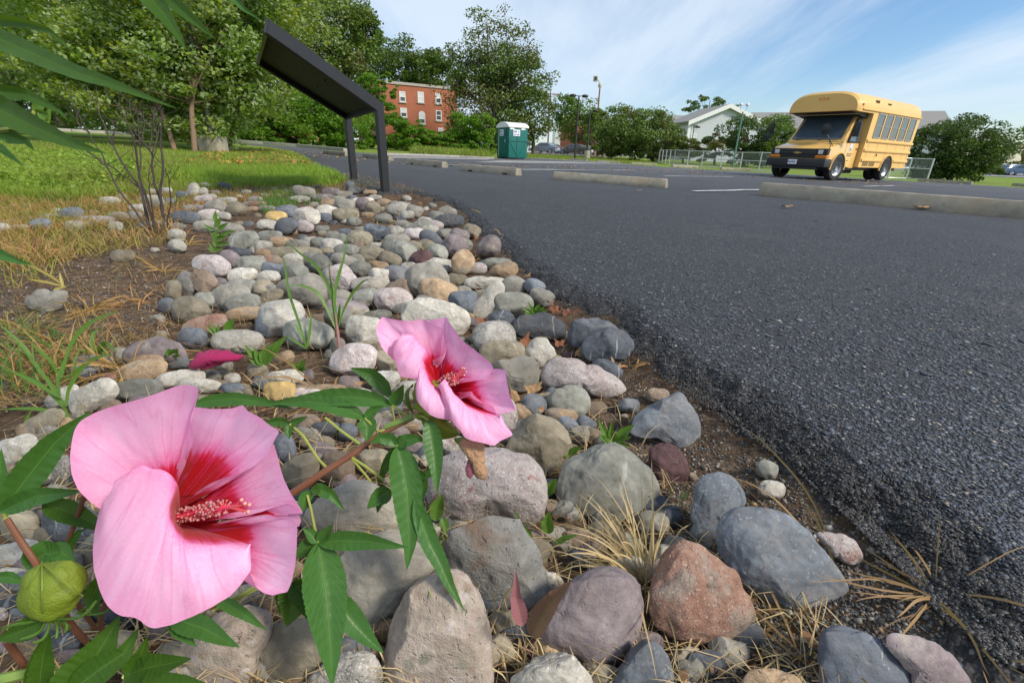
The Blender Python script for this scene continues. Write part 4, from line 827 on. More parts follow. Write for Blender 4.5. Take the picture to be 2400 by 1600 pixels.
blades('dry_litter', P, .06, .002, m_dry, 1.8, 73, 'scattered rust-brown straw on the bare soil', cat='litter', curl=.95)
# ================================================================== THINGS OF THE LOT
def wp(px, py, Y):
    d = ray(px, py); return CAM+d*(Y/d[..., 1:2] if np.ndim(px) else Y/d[1])
def foot(px, Y):
    p = wp(px, 372+(px-1200)*.0245, Y); return np.array([p[0], Y, float(G(p[0], Y))])
# ---- wheel stops
t = NT('weathered_concrete'); p = t.obj(); pz = t.n('ShaderNodeSeparateXYZ'); t.l(p, pz.inputs[0])
c = t.ramp(t.noise(p, 7, 7, .68), [(.25, (.20, .175, .135)), (.5, (.31, .28, .22)), (.75, (.41, .38, .31))])
c = t.mixc(t.rng(t.noise(p, 40, 4), .62, .72, 0, .6), c, (.16, .14, .115)); c = t.mixc(t.rng(t.noise(p, 3, 4), .5, .75, 0, .5), c, (.38, .29, .19))
t.set(Base_Color=c, Roughness=.92, Specular_IOR_Level=.2); t.bump(t.mth('ADD', t.noise(p, 55, 5, .7), t.mth('MULTIPLY', t.noise(p, 300, 2), .5)), .6, .004); m_conc = t.m
def stop_mesh(L=1.83, cutn=True):
    prof = [(-.085, .0), (-.085, .055), (-.052, .135), (.052, .135), (.085, .055), (.085, .0)]
    cuts = [-.5, -.495, -.36, -.355, -.27, -.265]+list(np.linspace(-.22, .22, 14))+[.265, .27, .355, .36, .495, .5]
    V = []; Fs = []
    for i, u in enumerate(cuts):
        notch = cutn and .27 <= abs(u) <= .355
        end = abs(u) > .499
        for k, (y, z) in enumerate(prof):
            if notch and k in (0, 5): z = .032
            s_ = .93 if end else 1
            nz = (math.sin(u*61+k*3)+math.sin(u*23+k*7))*.0013
            V.append((u*L-(0.02*np.sign(u) if end and k in (2, 3) else 0), y*s_+nz, z*(.97 if end else 1)+(nz if k in (2, 3) else 0)))
    n = 6
    for i in range(len(cuts)-1):
        for k in range(n): Fs.append((i*n+k, i*n+(k+1) % n, (i+1)*n+(k+1) % n, (i+1)*n+k))
    Fs += [tuple(range(n))[::-1], tuple(range(len(V)-n, len(V)))]
    return MB().add(V, Fs)
proto = stop_mesh().build('wheel_stop', m_conc, bevel=.006); proto0 = stop_mesh(cutn=False).build('wheel_stop', m_conc, bevel=.006)
ws = [((1775,458),(2470,519),'long concrete wheel stop nearest the camera at the right frame edge'),((1294,421),(1560,441),'grey concrete wheel stop in the middle of the parking lot'),
      ((1079,400),(1209,412),'greenish concrete wheel stop right of the black sign'),((950,384),(1036,393),'small tan wheel stop left of the greenish one'),
      ((835,368),(930,379),'pale wheel stop seen between and beside the black sign legs'),((762,361),(803,365),'short pale wheel stop left of the black sign legs'),
      ((1332,375),(1375,378),'far wheel stop at the foot of the double-headed lamp'),((1399,380),(1451,383),'far wheel stop on the lawn edge right of the concrete lamp base'),((1480,385),(1540,388),'far wheel stop left of the fence corner'),
      ((1572,391),(1641,394),'far wheel stop under the fence corner'),((1683,397),(1769,401),'far wheel stop along the fence left of the yellow bus'),((2136,424),(2292,434),'far wheel stop right of the yellow bus under the round tree'),((2358,434),(2450,441),'far wheel stop at the right frame edge behind the round tree')]
for i, (a, b, lab) in enumerate(ws):
    A, B = hit(*a), hit(*b); o = proto0 if i == 0 else link(proto0.copy()) if i == 1 else proto if i == 2 else link(proto.copy()); mid = (A+B)/2; L = np.linalg.norm((B-A)[:2])
    L2 = min(max(L, 1.6), 2.1) if i > 2 else L
    d = (B-A)/L; nn = np.array([-d[1], d[0]])*.085
    o.location = (mid[0]+nn[0], mid[1]+nn[1], float(G(mid[0], mid[1]))-.006)
    o.rotation_euler = (0, -math.atan2(G(B[0], B[1])-G(A[0], A[1]), L), math.atan2(d[1], d[0])); o.scale = (L2/1.83, 1, 1)
    tag(o, lab, 'wheel stop', 'concrete wheel stops')
    if i == 0: o.scale[2] = 1.3; o.scale[1] = 1.15
# ---- black wayside sign
m_blk = plain('black_powder_coat', (.020, .019, .020), .42, var=.25, nscale=30, bump=.15, spec=.5)
m_und = plain('dark_panel_back', (.030, .032, .022), .8, var=.2)
sg = empty('information_sign', (0, 0, 0)); 
B1 = np.array(hit(905, 457, -.05)); B2 = np.array(hit(833, 430, -.05)); h_s, az_s, L_s, al_s = .780, RAD(243.72), 1.165, .3554
# refit of the frame on this terrain keeps the same heights above the camera
e1 = B1*[1, 1, 0]+[0, 0, .81]; e2 = B2*[1, 1, 0]+[0, 0, .84]
E1 = at(888, 251, 0)*0+wp(888, 251, B1[1]); E2 = wp(815, 272, B2[1])
arm = np.array([math.cos(az_s)*math.cos(al_s), math.sin(az_s)*math.cos(al_s), math.sin(al_s)])
sg.location = tuple(B1)
def frame_side(b, e):
    """post and arm mitred together from one 100 x 38 mm bar"""
    h = arm*[1, 1, 0]; h = h/np.linalg.norm(h); side = np.array([-h[1], h[0], 0]); w = .05; up = np.array([0, 0, 1.])
    # 2-D profile in (h, up)
    a2 = np.array([math.cos(al_s), math.sin(al_s)]); n2 = np.array([-a2[1], a2[0]])
    # left/right offset lines of vertical (x=+-w) and of the arm
    def meet(sx, so):   # vertical x=sx with line through so*n2 dir a2
        q = so*n2; k_ = (sx-q[0])/a2[0]; return q+a2*k_
    o_out = meet(-w, w); o_in = meet(w, -w); tipo = n2*w+a2*L_s; tipi = -n2*w+a2*L_s
    base = (b[2]-e[2])-.05
    prof = [(-w, base), tuple(o_out), tuple(tipo), tuple(tipi), tuple(o_in), (w, base)]
    V = []; t_ = .019
    for s_ in (-t_, t_):
        for x, z in prof: V.append(e+h*x+up*z+side*s_)
    n = 6; m = MB().add(V, [(k, (k+1) % n, n+(k+1) % n, n+k) for k in range(n)])
    m.add([V[i] for i in (0, 1, 4, 5)], [(0, 1, 2, 3)]); m.add([V[i] for i in (1, 2, 3, 4)], [(0, 1, 2, 3)])
    m.add([V[i] for i in (6, 7, 10, 11)], [(0, 1, 2, 3)]); m.add([V[i] for i in (7, 8, 9, 10)], [(0, 1, 2, 3)]); return m
def local_build(m, name, mat, par, **k):
    m.v = [tuple(np.array(v)-np.array(par.location)) for v in m.v]; return m.build(name, mat, par, **k)
def weld_build(m, name, mat, par, bevel=.004):
    o = local_build(m, name, mat, par)
    bm = bmesh.new(); bm.from_mesh(o.data); bmesh.ops.remove_doubles(bm, verts=bm.verts, dist=1e-5); bmesh.ops.recalc_face_normals(bm, faces=bm.faces)
    if bevel: bmesh.ops.bevel(bm, geom=[e for e in bm.edges if len(e.link_faces) == 2 and e.calc_face_angle(0) > .5], offset=bevel, segments=2, affect='EDGES')
    bm.to_mesh(o.data); bm.free(); return o
weld_build(frame_side(B1, E1), 'leg', m_blk, sg); weld_build(frame_side(B2, E2), 'leg', m_blk, sg)
nrm = np.cross(arm, E2-E1); nrm /= np.linalg.norm(nrm); nrm *= np.sign(nrm[2])
def quadbox(a, b, c_, d_, th, name, mat):
    V = [a, b, c_, d_]+[q-nrm*th for q in (a, b, c_, d_)]
    m = MB().add(V, [(0, 1, 2, 3), (7, 6, 5, 4), (0, 4, 5, 1), (1, 5, 6, 2), (2, 6, 7, 3), (3, 7, 4, 0)]); return local_build(m, name, mat, sg)
u = (E2-E1)/np.linalg.norm(E2-E1); g_ = .021
a, b = E1+u*g_+nrm*.012, E2-u*g_+nrm*.012
quadbox(a+arm*.03, b+arm*.03, b+arm*(L_s-.01), a+arm*(L_s-.01), .006, 'panel', m_und)
for s0, s1 in ((.0, .028), (L_s-.03, L_s-.002)):
    quadbox(E1+u*g_+arm*s0+nrm*.045, E2-u*g_+arm*s0+nrm*.045, E2-u*g_+arm*s1+nrm*.045, E1+u*g_+arm*s1+nrm*.045, .09, 'cross_rail', m_blk)
for k_ in (.3, .62):   # small bolts under the panel
    m = MB(); q = E1+(E2-E1)*k_+arm*.55+nrm*.006; m.tube([q, q-nrm*.012], .008, 8); local_build(m, 'bolt', m_blk, sg)
tag(sg, 'black steel low information sign on two bent legs at the edge of the rock bed', 'sign')

# ---- trees
DENS = 8.0
def tree(name, px, Y, crown, mat, mtrunk, label, leaf=.2, dens=5.0, nclump=60, trunk_r=.12, base=None, group='trees around the parking lot', seed=1, sparse=0, limbs=9, cat='tree', shell=.55, forks=0):
    """crown: list of (px, py, rx_m, rz_m, dY)"""
    r_ = np.random.default_rng(seed*101+3); bp = foot(px, Y) if base is None else np.array(base); root = empty(name, tuple(bp)); tag(root, label, cat, group)
    Vs = []; Qs = []; off = 0; tips = []
    for (cx, cy, rx_, rz_, dY) in crown:
        c_ = wp(cx, cy, Y+dY); nc = max(6, int(nclump*rx_*rz_/(crown[0][2]*crown[0][3])))
        d = r_.normal(size=(nc, 3)); d /= np.linalg.norm(d, axis=1)[:, None]; rr_ = r_.uniform(shell, 1.0, nc)**.7
        cl = d*rr_[:, None]*np.array([rx_, rx_*.9, rz_])*(1+.22*vnoise(d*2.2, seed))[:, None]; cl += c_
        cr = .30*min(rx_, rz_)*r_.uniform(.55, 1.25, nc)
        nl = int(dens*DENS*rx_*rz_/(leaf*leaf)); wgt = cr**2/np.sum(cr**2); k_ = r_.choice(nc, nl, p=wgt)
        g = r_.normal(size=(nl, 3)); g /= np.linalg.norm(g, axis=1)[:, None]; g *= (r_.uniform(.15, 1, nl)**.45)[:, None]*np.array([1.15, 1.15, .62])
        P = cl[k_]+g*cr[k_][:, None]
        P = P[P[:, 2] > G(P[:, 0], P[:, 1])+.03]
        if sparse:
            keep = r_.uniform(0, 1, len(P)) > sparse*np.clip((P[:, 2]-c_[2])/rz_+.35, 0, 1); P = P[keep]
        V, Q = leafcloud(P, leaf, seed*7+len(Vs)); Vs.append(V); Qs.append(Q+off); off += len(V); tips += [(cl[i], cr[i]) for i in r_.choice(nc, min(nc, limbs), replace=False)]
    V = np.concatenate(Vs)-bp; Q = np.concatenate(Qs)
    npmesh('crown', V, Q, mat, root)
    cc = wp(crown[0][0], crown[0][1], Y+crown[0][4]); top = cc+[0, 0, crown[0][3]*.55]; m = MB()
    j = [np.array(bp)-[0, 0, .1]]; 
    for s_ in (.25, .5, .75, 1): j.append(bp*(1-s_)+top*s_+np.append(r_.normal(0, trunk_r*.8, 2), 0))
    m.tube(j, [trunk_r*1.25, trunk_r, trunk_r*.75, trunk_r*.5, trunk_r*.2], 8)
    for q, cr_ in tips:
        s_ = r_.uniform(.35, .75); a_ = bp*(1-s_)+top*s_
        if q[2] < a_[2]: a_ = bp*(1-.3)+top*.3
        mid = (a_+q)/2+r_.normal(0, .06, 3)*np.linalg.norm(q-a_)+[0, 0, .05*np.linalg.norm(q-a_)]
        m.tube([a_, mid, q], [trunk_r*.38, trunk_r*.22, trunk_r*.06], 5, cap=False)
    m.v = [tuple(np.array(v)-bp) for v in m.v]; m.build('trunk', mtrunk, root, smooth=True, fix=False); return root
def bark(name, c1, c2):
    t = NT(name); v = t.obj(); mp_ = t.n('ShaderNodeMapping'); t.l(v, mp_.inputs[0]); mp_.inputs['Scale'].default_value = (1, 1, .25)
    nz = t.noise(mp_.outputs[0], 24, 6, .65); t.set(Base_Color=t.mixc(nz, c1, c2), Roughness=.9); t.bump(nz, .8, .02); return t.m
m_bk = bark('brown_bark', (.11, .065, .04), (.26, .17, .11)); m_bg = bark('grey_bark', (.07, .06, .05), (.17, .15, .125))
lm = lambda n, a, b, **k: leafmat(n, a, b, **k)
m_map = lm('silver_maple_leaves', (.10, .21, .02), (.26, .42, .05), back=(.33, .42, .18), trans=.5, tint=((.38, .42, .05), .9))
m_dk = lm('dark_tree_leaves', (.035, .085, .014), (.10, .17, .026), trans=.2, tint=((.09, .13, .02), .35))
m_md = lm('mid_green_tree_leaves', (.06, .13, .018), (.15, .25, .035), trans=.25, tint=((.13, .16, .03), .4))
m_ol = lm('olive_tree_leaves', (.085, .14, .028), (.17, .245, .055), trans=.2, tint=((.14, .12, .04), .3))
m_vine = lm('vine_leaves', (.07, .18, .014), (.17, .34, .03), trans=.4, tint=((.17, .30, .03), .5))
m_rt = lm('round_tree_leaves', (.03, .065, .014), (.085, .14, .03), trans=.2)
tg = 'young silver maples on the lawn'
tree('maple_tree', 417, 14.2, [(330,190,2.5,1.5,0),(250,60,2.6,1.9,.6)], m_map, m_bk, 'young silver maple with two slanting tan trunks, leftmost of the lawn group', .115, 6, 70, .05, seed=2, group=tg, base=foot(410, 12.9))
tree('maple_tree', 455, 14.5, [(470,110,2.0,2.2,0),(480,-60,2.4,1.6,0),(455,235,1.7,.75,-.4)], m_map, m_bk, 'young silver maple with an upright tan trunk left of the concrete lamp base', .115, 6, 70, .055, seed=3, group=tg, base=foot(455, 12.6))
tree('maple_tree', 536, 16, [(590,90,1.9,1.8,0),(620,-60,2.3,1.8,.5),(560,210,1.2,.7,0)], m_map, m_bk, 'young silver maple with a leaning trunk right of the concrete lamp base', .115, 6, 60, .05, seed=4, group=tg, base=foot(536, 15.0))
tree('maple_tree', 35, 19, [(90,60,3.4,2.8,0),(40,230,2.6,1.2,-.5)], m_map, m_bg, 'broad silver maple with a dark trunk at the upper left frame edge', .13, 6, 80, .13, seed=5, group=tg)
tree('maple_tree', 330, 22, [(340,240,3.2,1.5,0),(350,60,3.2,3,0)], m_map, m_bg, 'fuller silver maple behind the group reaching down to the grass', .15, 5, 80, .12, seed=6, group=tg)
tree('dark_tree', 150, 38, [(140,170,9,5.5,0),(-120,120,8,6,0)], m_dk, m_bg, 'large dark tree closing the view behind the maples at the left', .34, 4, 110, .35, seed=7)
tree('dark_tree', 420, 42, [(430,150,8,6,0),(560,40,6,6,2)], m_dk, m_bg, 'large dark tree behind the middle of the maple group', .36, 4, 110, .35, seed=8)
tree('tall_tree', 700, 44, [(700,60,4.6,5.2,0),(660,190,3.8,3.4,0),(750,150,3.2,3.2,-1)], m_ol, m_bk, 'tall olive-green tree with a bare forked limb behind the black sign', .24, 4.6, 90, .3, seed=9, sparse=.3)
tree('tall_tree', 800, 46, [(820,110,2.7,3.3,0),(850,70,1.7,2.0,0),(770,240,3.2,3.4,0),(790,30,2.6,2.2,2)], m_md, m_bg, 'tall leafy green tree rising above the elbow of the black sign', .25, 5, 80, .3, seed=10)
tree('tall_tree', 950, 84, [(955,160,5.2,4.6,0),(1015,175,5,3.4,0),(905,175,4.5,4.5,0),(1040,185,4.2,3.0,2)], m_dk, m_bg, 'dark tree row crown standing behind the brick building roof', .42, 5, 90, .35, seed=11)
tree('tall_tree', 1165, 56, [(1160,235,5.6,4.6,0),(1175,120,3.6,4.2,0),(1235,190,3.0,3.2,0),(1095,160,2.8,2.6,0)], m_ol, m_bg, 'very tall airy tree with thinning top behind the green portable toilet', .26, 4.4, 150, .28, seed=12, sparse=.42, limbs=26, shell=.35)
tree('tall_tree', 1250, 58, [(1240,270,2.6,3.0,0),(1120,320,3.4,2.4,-3),(1190,330,2.2,1.8,-2)], m_dk, m_bg, 'dark leafy undergrowth tree right behind the green portable toilet', .28, 4.6, 70, .2, seed=13)
tree('lot_tree', 1345, 84, [(1348,280,3.8,3.6,0),(1325,255,2.4,2.2,0),(1368,305,3.0,2.2,0)], m_md, m_bk, 'green tree behind the double-headed lamp', .36, 5, 70, .22, seed=14)
tree('lot_tree', 1400, 62, [(1400,330,1.9,1.2,0)], m_md, m_bk, 'small tree with a thick brown trunk below the siren pole', .24, 5, 30, .16, seed=15)
tree('lot_tree', 1440, 66, [(1445,305,3.8,3.0,0),(1415,285,2.6,1.8,0)], m_md, m_bk, 'bushy tree left of the large rounded one beside the grey house', .27, 5, 60, .14, seed=16)
tree('lot_tree', 1432, 55, [(1440,338,1.9,1.0,0)], m_vine, m_bk, 'low light green tree at the end of the small lawn', .22, 5, 30, .09, seed=17)
tree('lot_tree', 1530, 50, [(1515,322,3.4,2.4,0),(1470,312,2.8,2.0,0),(1560,330,2.6,1.8,0),(1495,352,3.0,1.0,0),(1525,284,1.8,1.2,0),(1440,335,2.2,1.3,0)], m_ol, m_bk, 'large rounded tree left of the fence corner and the grey house', .21, 6, 90, .14, seed=18)
tree('lot_tree', 1600, 48, [(1600,345,1.3,1.0,0)], m_ol, m_bk, 'low tree directly behind the fence corner', .2, 5, 30, .09, seed=19)
tree('lot_tree', 1660, 112, [(1665,252,5.6,2.4,0)], m_dk, m_bg, 'treetop showing above the roof of the grey house', .5, 5, 50, .3, seed=20)
tree('lot_tree', 1675, 47, [(1672,345,2.7,1.3,0),(1640,358,1.8,.8,0)], m_ol, m_bk, 'low spreading olive tree in front of the grey house', .2, 6, 40, .1, seed=21)
tree('lot_tree', 1745, 46, [(1742,330,2.1,2.2,0),(1748,360,2.0,1.2,0)], m_rt, m_bk, 'dark upright tree behind the green floodlight pole', .2, 6, 50, .12, seed=22)
tree('lot_tree', 1815, 46, [(1812,325,2.3,2.3,0),(1850,345,1.8,1.5,0),(1800,360,2.0,1.2,0)], m_md, m_bk, 'green tree partly hidden by the left side of the yellow bus', .2, 6, 50, .12, seed=23)
tree('round_tree', 2235, 31, [(2240,352,2.5,2.0,0),(2190,360,1.7,1.6,0),(2290,355,1.8,1.6,0),(2320,375,1.1,1.2,0)], m_rt, m_bk, 'low wide round dark-green tree to the right of the yellow bus', .15, 7, 90, .14, seed=24)
tree('lot_tree', 2385, 95, [(2400,350,6,4,0)], m_ol, m_bk, 'hazy distant tree at the right frame edge behind the parked cars', .5, 4, 50, .3, seed=25)
# vine-smothered bushes along the far side
vg = 'vine-covered bushes along the far kerb'
vb = [(545,33,[(545,316,1.3,.8,0)],'low vine-covered bush right of the leaning maple trunk'),
 (600,34,[(600,300,1.9,1.3,0),(640,312,1.3,.9,0)],'vine-covered bush below the low end of the black panel'),
 (670,35,[(668,285,2.0,1.7,0),(640,262,1.1,.9,0)],'vine-covered bush under the middle of the black panel'),
 (735,35.5,[(735,285,2.1,1.9,0),(720,240,1.4,1.2,1)],'vine-covered bush behind the two thin dark posts'),
 (800,36,[(800,300,1.9,1.6,0),(790,262,1.2,1.2,1)],'vine-covered bush behind the far sign leg'),
 (893,40,[(893,235,1.05,1.9,0),(870,205,1.0,1.3,1),(900,310,2.2,1.5,0),(915,200,.7,1.1,1)],'tall vine-draped tower beside the brick building'),
 (975,40,[(968,330,2.1,1.0,0),(950,305,1.7,1.0,0)],'vine-covered mound below the brick building'),
 (1020,41,[(1025,330,1.8,.8,0)],'low vine mound in front of the brick building'),
 (1060,42,[(1070,335,2.1,1.0,0),(1095,305,1.5,1.5,0)],'vine-covered bush right of the brick building'),
 (1130,41,[(1125,335,1.8,1.1,0),(1130,300,1.2,1.3,0)],'vine-covered bush left of the green portable toilet'),
 (470,30,[(470,305,1.6,.7,0),(420,312,1.4,.6,0)],'low vine hedge behind the maple trunks')]
for i, (px, Y, cr, lab) in enumerate(vb):
    # bodies reach the ground
    cr = cr+[(cr[0][0], 340-(0 if px > 700 else 14)+ (px-900)*.03, cr[0][2]*1.15, .7, -.3)]
    tree('vine_bush', px, Y, cr, m_vine, m_bg, lab, .16, 6.5, 34, .06, seed=40+i, group=vg, limbs=3, cat='bush', shell=.2)
P, q, r_ = scat(7000, [(985,352),(1090,362),(1150,366),(1150,372),(1000,366),(960,362)], 0, 61)
P[:, 2] = G(P[:, 0], P[:, 1])-.01; blades('grass', P, .45, .03, m_grass, .4, 61, 'pale uncut grass strip at the foot of the vine bushes')
P, q, r_ = scat(16000, [(1150,360),(1330,364),(1440,368),(1560,384),(1480,384),(1330,374),(1235,372)], 0, 62)
P[:, 2] = G(P[:, 0], P[:, 1])-.01; blades('grass', P, .09, .05, m_grass, .4, 62, 'mown lawn in front of the parked cars')

# ---- buildings
def brickmat(name, c1, c2, mortar=(.36, .30, .26), sc=4.2):
    t = NT(name); b = t.n('ShaderNodeTexBrick'); t.l(t.obj(), b.inputs['Vector'])
    mp_ = t.n('ShaderNodeMapping'); t.l(t.obj(), mp_.inputs[0]); mp_.inputs['Rotation'].default_value = (RAD(90), 0, 0); t.l(mp_.outputs[0], b.inputs['Vector'])
    b.inputs['Scale'].default_value = sc; b.inputs['Color1'].default_value = (*c1, 1); b.inputs['Color2'].default_value = (*c2, 1); b.inputs['Mortar'].default_value = (*mortar, 1); b.inputs['Mortar Size'].default_value = .012
    c = t.mixc(t.rng(t.noise(t.obj(), .9, 5), .35, .7, 0, .4), b.outputs[0], tuple(x*.65 for x in c1)); t.set(Base_Color=c, Roughness=.9); return t.m
m_brick = brickmat('orange_brick', (.43, .125, .055), (.36, .10, .045)); m_brick2 = brickmat('dark_brick', (.22, .06, .045), (.18, .05, .04))
m_white = plain('white_painted_trim', (.72, .73, .72), .6, var=.08); m_wg = glassmat('dark_window_glass', (.05, .06, .07), .1); m_blind = plain('white_blind', (.60, .62, .62), .7, var=.06)
m_roof = plain('grey_shingle_roof', (.24, .235, .22), .95, var=.15, nscale=3); m_cop = plain('stone_coping', (.40, .37, .33), .9)
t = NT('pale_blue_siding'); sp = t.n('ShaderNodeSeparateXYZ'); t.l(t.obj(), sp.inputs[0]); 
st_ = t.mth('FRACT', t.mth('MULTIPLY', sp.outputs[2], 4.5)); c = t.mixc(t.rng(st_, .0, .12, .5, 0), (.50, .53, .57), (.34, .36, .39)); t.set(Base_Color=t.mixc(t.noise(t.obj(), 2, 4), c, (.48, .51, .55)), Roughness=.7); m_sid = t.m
def building(name, A, B, depth, zt, mat, label, cat='building', z0=None):
    """local frame: x along the front from A to B, y into the depth, origin at A's foot"""
    A = np.array(A[:2]); B = np.array(B[:2]); L = np.linalg.norm(B-A); rz_ = math.atan2(*(B-A)[::-1]); z0 = z0 if z0 is not None else float(G(*A))-.5
    root = empty(name, (A[0], A[1], z0), rz_); tag(root, label, cat); return root, L
def onwall(root, px, py):
    """local (x, z) where the sight line meets the front wall of a building"""
    th = root.rotation_euler[2]; o = np.array(root.location); n_ = np.array([-math.sin(th), math.cos(th), 0]); d = ray(px, py); t_ = ((o-CAM)@n_)/(d@n_); P = CAM+d*t_-o
    return P[0]*math.cos(th)+P[1]*math.sin(th), P[2]
def window(root, px, py, w, h, blind=True, arch=False, mt=None, sill=True, y=0.0):
    x, z = onwall(root, px, py); f = MB(); fr_ = .09
    for a, b in (((x-w/2, z-h/2), (x-w/2+fr_, z+h/2)), ((x+w/2-fr_, z-h/2), (x+w/2, z+h/2))): f.box(a[0], b[0], y-.06, y+.02, a[1], b[1])
    for zz in (z-h/2, z-.04, z+h/2-fr_): f.box(x-w/2+fr_, x+w/2-fr_, y-.05, y+.02, zz, zz+fr_)
    wn = f.build('window', m_white, root)
    gb = MB().box(x-w/2+.02, x+w/2-.02, y-.03, y-.01, z-h/2+.02, z-.02) if blind else MB().box(x-w/2+.02, x+w/2-.02, y-.03, y-.01, z-h/2+.02, z+h/2-.02)
    gb.build('pane', m_wg if blind != 2 else m_blind, wn)
    if blind: MB().box(x-w/2+.02, x+w/2-.02, y-.032, y-.012, z, z+h/2-.02).build('blind', m_blind, wn)
    if arch:
        V = [(x+w/2*math.cos(a_), z+h/2+w/2*math.sin(a_)*.8) for a_ in np.linspace(0, math.pi, 9)]; MB().prism([(v[0], v[1]) for v in V], y-.05, y-.01, 'y').build('arch_panel', m_blind, wn)
    if sill: MB().box(x-w/2-.1, x+w/2+.1, y-.12, y+.02, z-h/2-.14, z-h/2-.01).build('sill', m_cop, wn)
br, L = building('brick_building', wp(890,300,60), wp(1072,300,65), 12, 0, m_brick, 'orange-brick two-storey building behind the vine bushes', z0=0)
zt1 = onwall(br, 950, 200)[1]; zt2 = zt1
MB().box(0, L, 0, 12, 0, zt1).build('wall', m_brick, br); MB().box(-.1, L+.1, -.1, 12.1, zt1, zt1+.28).build('coping', m_cop, br)
for q in [(943,227,.75,1.1,1,0),(986,228,.78,1.15,2,0),(1027,231,.75,1.15,1,0),(946,264,.8,1.0,1,0),(989,279,.8,1.1,1,1),(1028,271,.75,1.15,0,0),(1033,304,.7,.4,1,0)]: window(br, q[0], q[1], q[2], q[3], q[4], q[5])
bl, L = building('brick_building', wp(520,330,58), wp(690,330,58), 10, 0, m_brick, 'low red-brick building glimpsed between the vines behind the maples', z0=.5)
z_ = onwall(bl, 600, 258)[1]; MB().box(0, L, 0, 10, 0, z_).build('wall', m_brick, bl)
for q in [(625,258),(667,264),(560,262)]: window(bl, q[0], q[1], 1.3, 1.8, 2)
# grey gabled house
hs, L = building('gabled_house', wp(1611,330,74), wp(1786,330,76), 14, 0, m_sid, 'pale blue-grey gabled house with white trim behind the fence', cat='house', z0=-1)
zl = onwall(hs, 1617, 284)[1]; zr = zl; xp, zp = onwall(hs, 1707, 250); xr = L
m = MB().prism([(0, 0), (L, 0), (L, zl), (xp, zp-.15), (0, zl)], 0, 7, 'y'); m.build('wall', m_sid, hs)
for (xa, za), (xb, zb) in (((-.5, zl-.25), (xp, zp+.12)), ((xp, zp+.12), (L+.5, zl-.25))):
    nx, nz = -(zb-za), xb-xa; q = math.hypot(nx, nz); nx, nz = nx/q*.22, nz/q*.22
    MB().prism([(xa, za), (xb, zb), (xb+nx, zb+nz), (xa+nx, za+nz)], -.5, 7.5, 'y').build('roof', m_roof, hs)
    MB().prism([(xa, za-.35), (xb, zb-.35), (xb, zb+.24), (xa, za+.24)], -.56, -.505, 'y').build('barge_board', m_white, hs)
for x_ in (0, L): MB().box(x_-.18, x_+.18, -.05, .15, 0, zl-.1).build('corner_board', m_white, hs)
for q in [(1630,292,.95,1.2,1),(1625,323,.85,1.1,1),(1709,294,.9,1.3,0),(1703,315,.8,1.1,1),(1700,330,.8,1.1,0)]: window(hs, q[0], q[1], q[2], q[3], q[4], sill=False)
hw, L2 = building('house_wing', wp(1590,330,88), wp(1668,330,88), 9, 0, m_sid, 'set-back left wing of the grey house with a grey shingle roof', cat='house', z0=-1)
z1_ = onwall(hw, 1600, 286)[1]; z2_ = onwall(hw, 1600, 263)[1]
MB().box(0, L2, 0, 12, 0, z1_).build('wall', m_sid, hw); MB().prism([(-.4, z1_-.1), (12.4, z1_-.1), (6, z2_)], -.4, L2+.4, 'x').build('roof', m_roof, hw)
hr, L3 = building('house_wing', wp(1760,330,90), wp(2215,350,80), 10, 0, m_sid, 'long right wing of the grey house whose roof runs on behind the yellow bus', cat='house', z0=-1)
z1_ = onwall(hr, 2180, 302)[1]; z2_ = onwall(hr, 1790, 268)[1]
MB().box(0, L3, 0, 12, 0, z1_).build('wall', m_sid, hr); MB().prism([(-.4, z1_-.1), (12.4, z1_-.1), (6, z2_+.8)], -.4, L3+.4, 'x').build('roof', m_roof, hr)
# houses in the middle distance
mh, L = building('brick_house', wp(1313,330,108), wp(1345,330,104), 8, 0, m_brick, 'tall orange-brick house beside the white gable behind the parked cars', cat='house', z0=0)
z1_ = onwall(mh, 1330, 287)[1]; MB().box(0, L, 0, 9, 0, z1_).build('wall', m_brick, mh); MB().prism([(-.3, z1_), (L+.3, z1_), (L/2, z1_+1.6)], -.3, 9.3, 'y').build('roof', m_roof, mh)
mw, L = building('white_house', wp(1300,330,120), wp(1336,330,120), 8, 0, m_white, 'white gabled house seen through the trees left of the double-headed lamp', cat='house', z0=0)
z1_ = onwall(mw, 1310, 290)[1]; z2_ = onwall(mw, 1322, 268)[1]; MB().prism([(0, 0), (L, 0), (L, z1_), (L/2, z2_), (0, z1_)], 0, 8, 'y').build('wall', m_white, mw)
for px in (1313, 1322): window(mw, px, 282, .9, 1.3, 0, sill=False)
mk, L = building('brick_house', wp(1392,330,100), wp(1418,330,100), 8, 0, m_brick, 'orange-brick house with slate roof and chimney right of the siren pole', cat='house', z0=0)
z1_ = onwall(mk, 1410, 300)[1]; z2_ = onwall(mk, 1405, 284)[1]; MB().box(0, L, 0, 9, 0, z1_).build('wall', m_brick, mk)
rf = MB().prism([(-.4, z1_), (9.4, z1_), (4.5, z2_)], -.4, L+.4, 'x').build('roof', plain('slate_roof', (.12, .13, .15), .8), mk)
zc = onwall(mk, 1400, 254)[1]; MB().box(.6, 1.7, 4, 5, z2_-1.5, zc).build('chimney', m_brick, rf); window(mk, 1410, 306, .9, 1.4, 1, sill=False)
rb, L = building('brick_building', wp(2325,400,92), wp(2460,405,92), 8, 0, m_brick2, 'low dark-brick building behind the cars at the right frame edge', z0=-3)
z1_ = onwall(rb, 2370, 389)[1]; MB().box(0, L, 0, 9, 0, z1_).build('wall', m_brick2, rb)
for px in (2362, 2388): window(rb, px, 400, 1.3, 1.1, 0, sill=False)
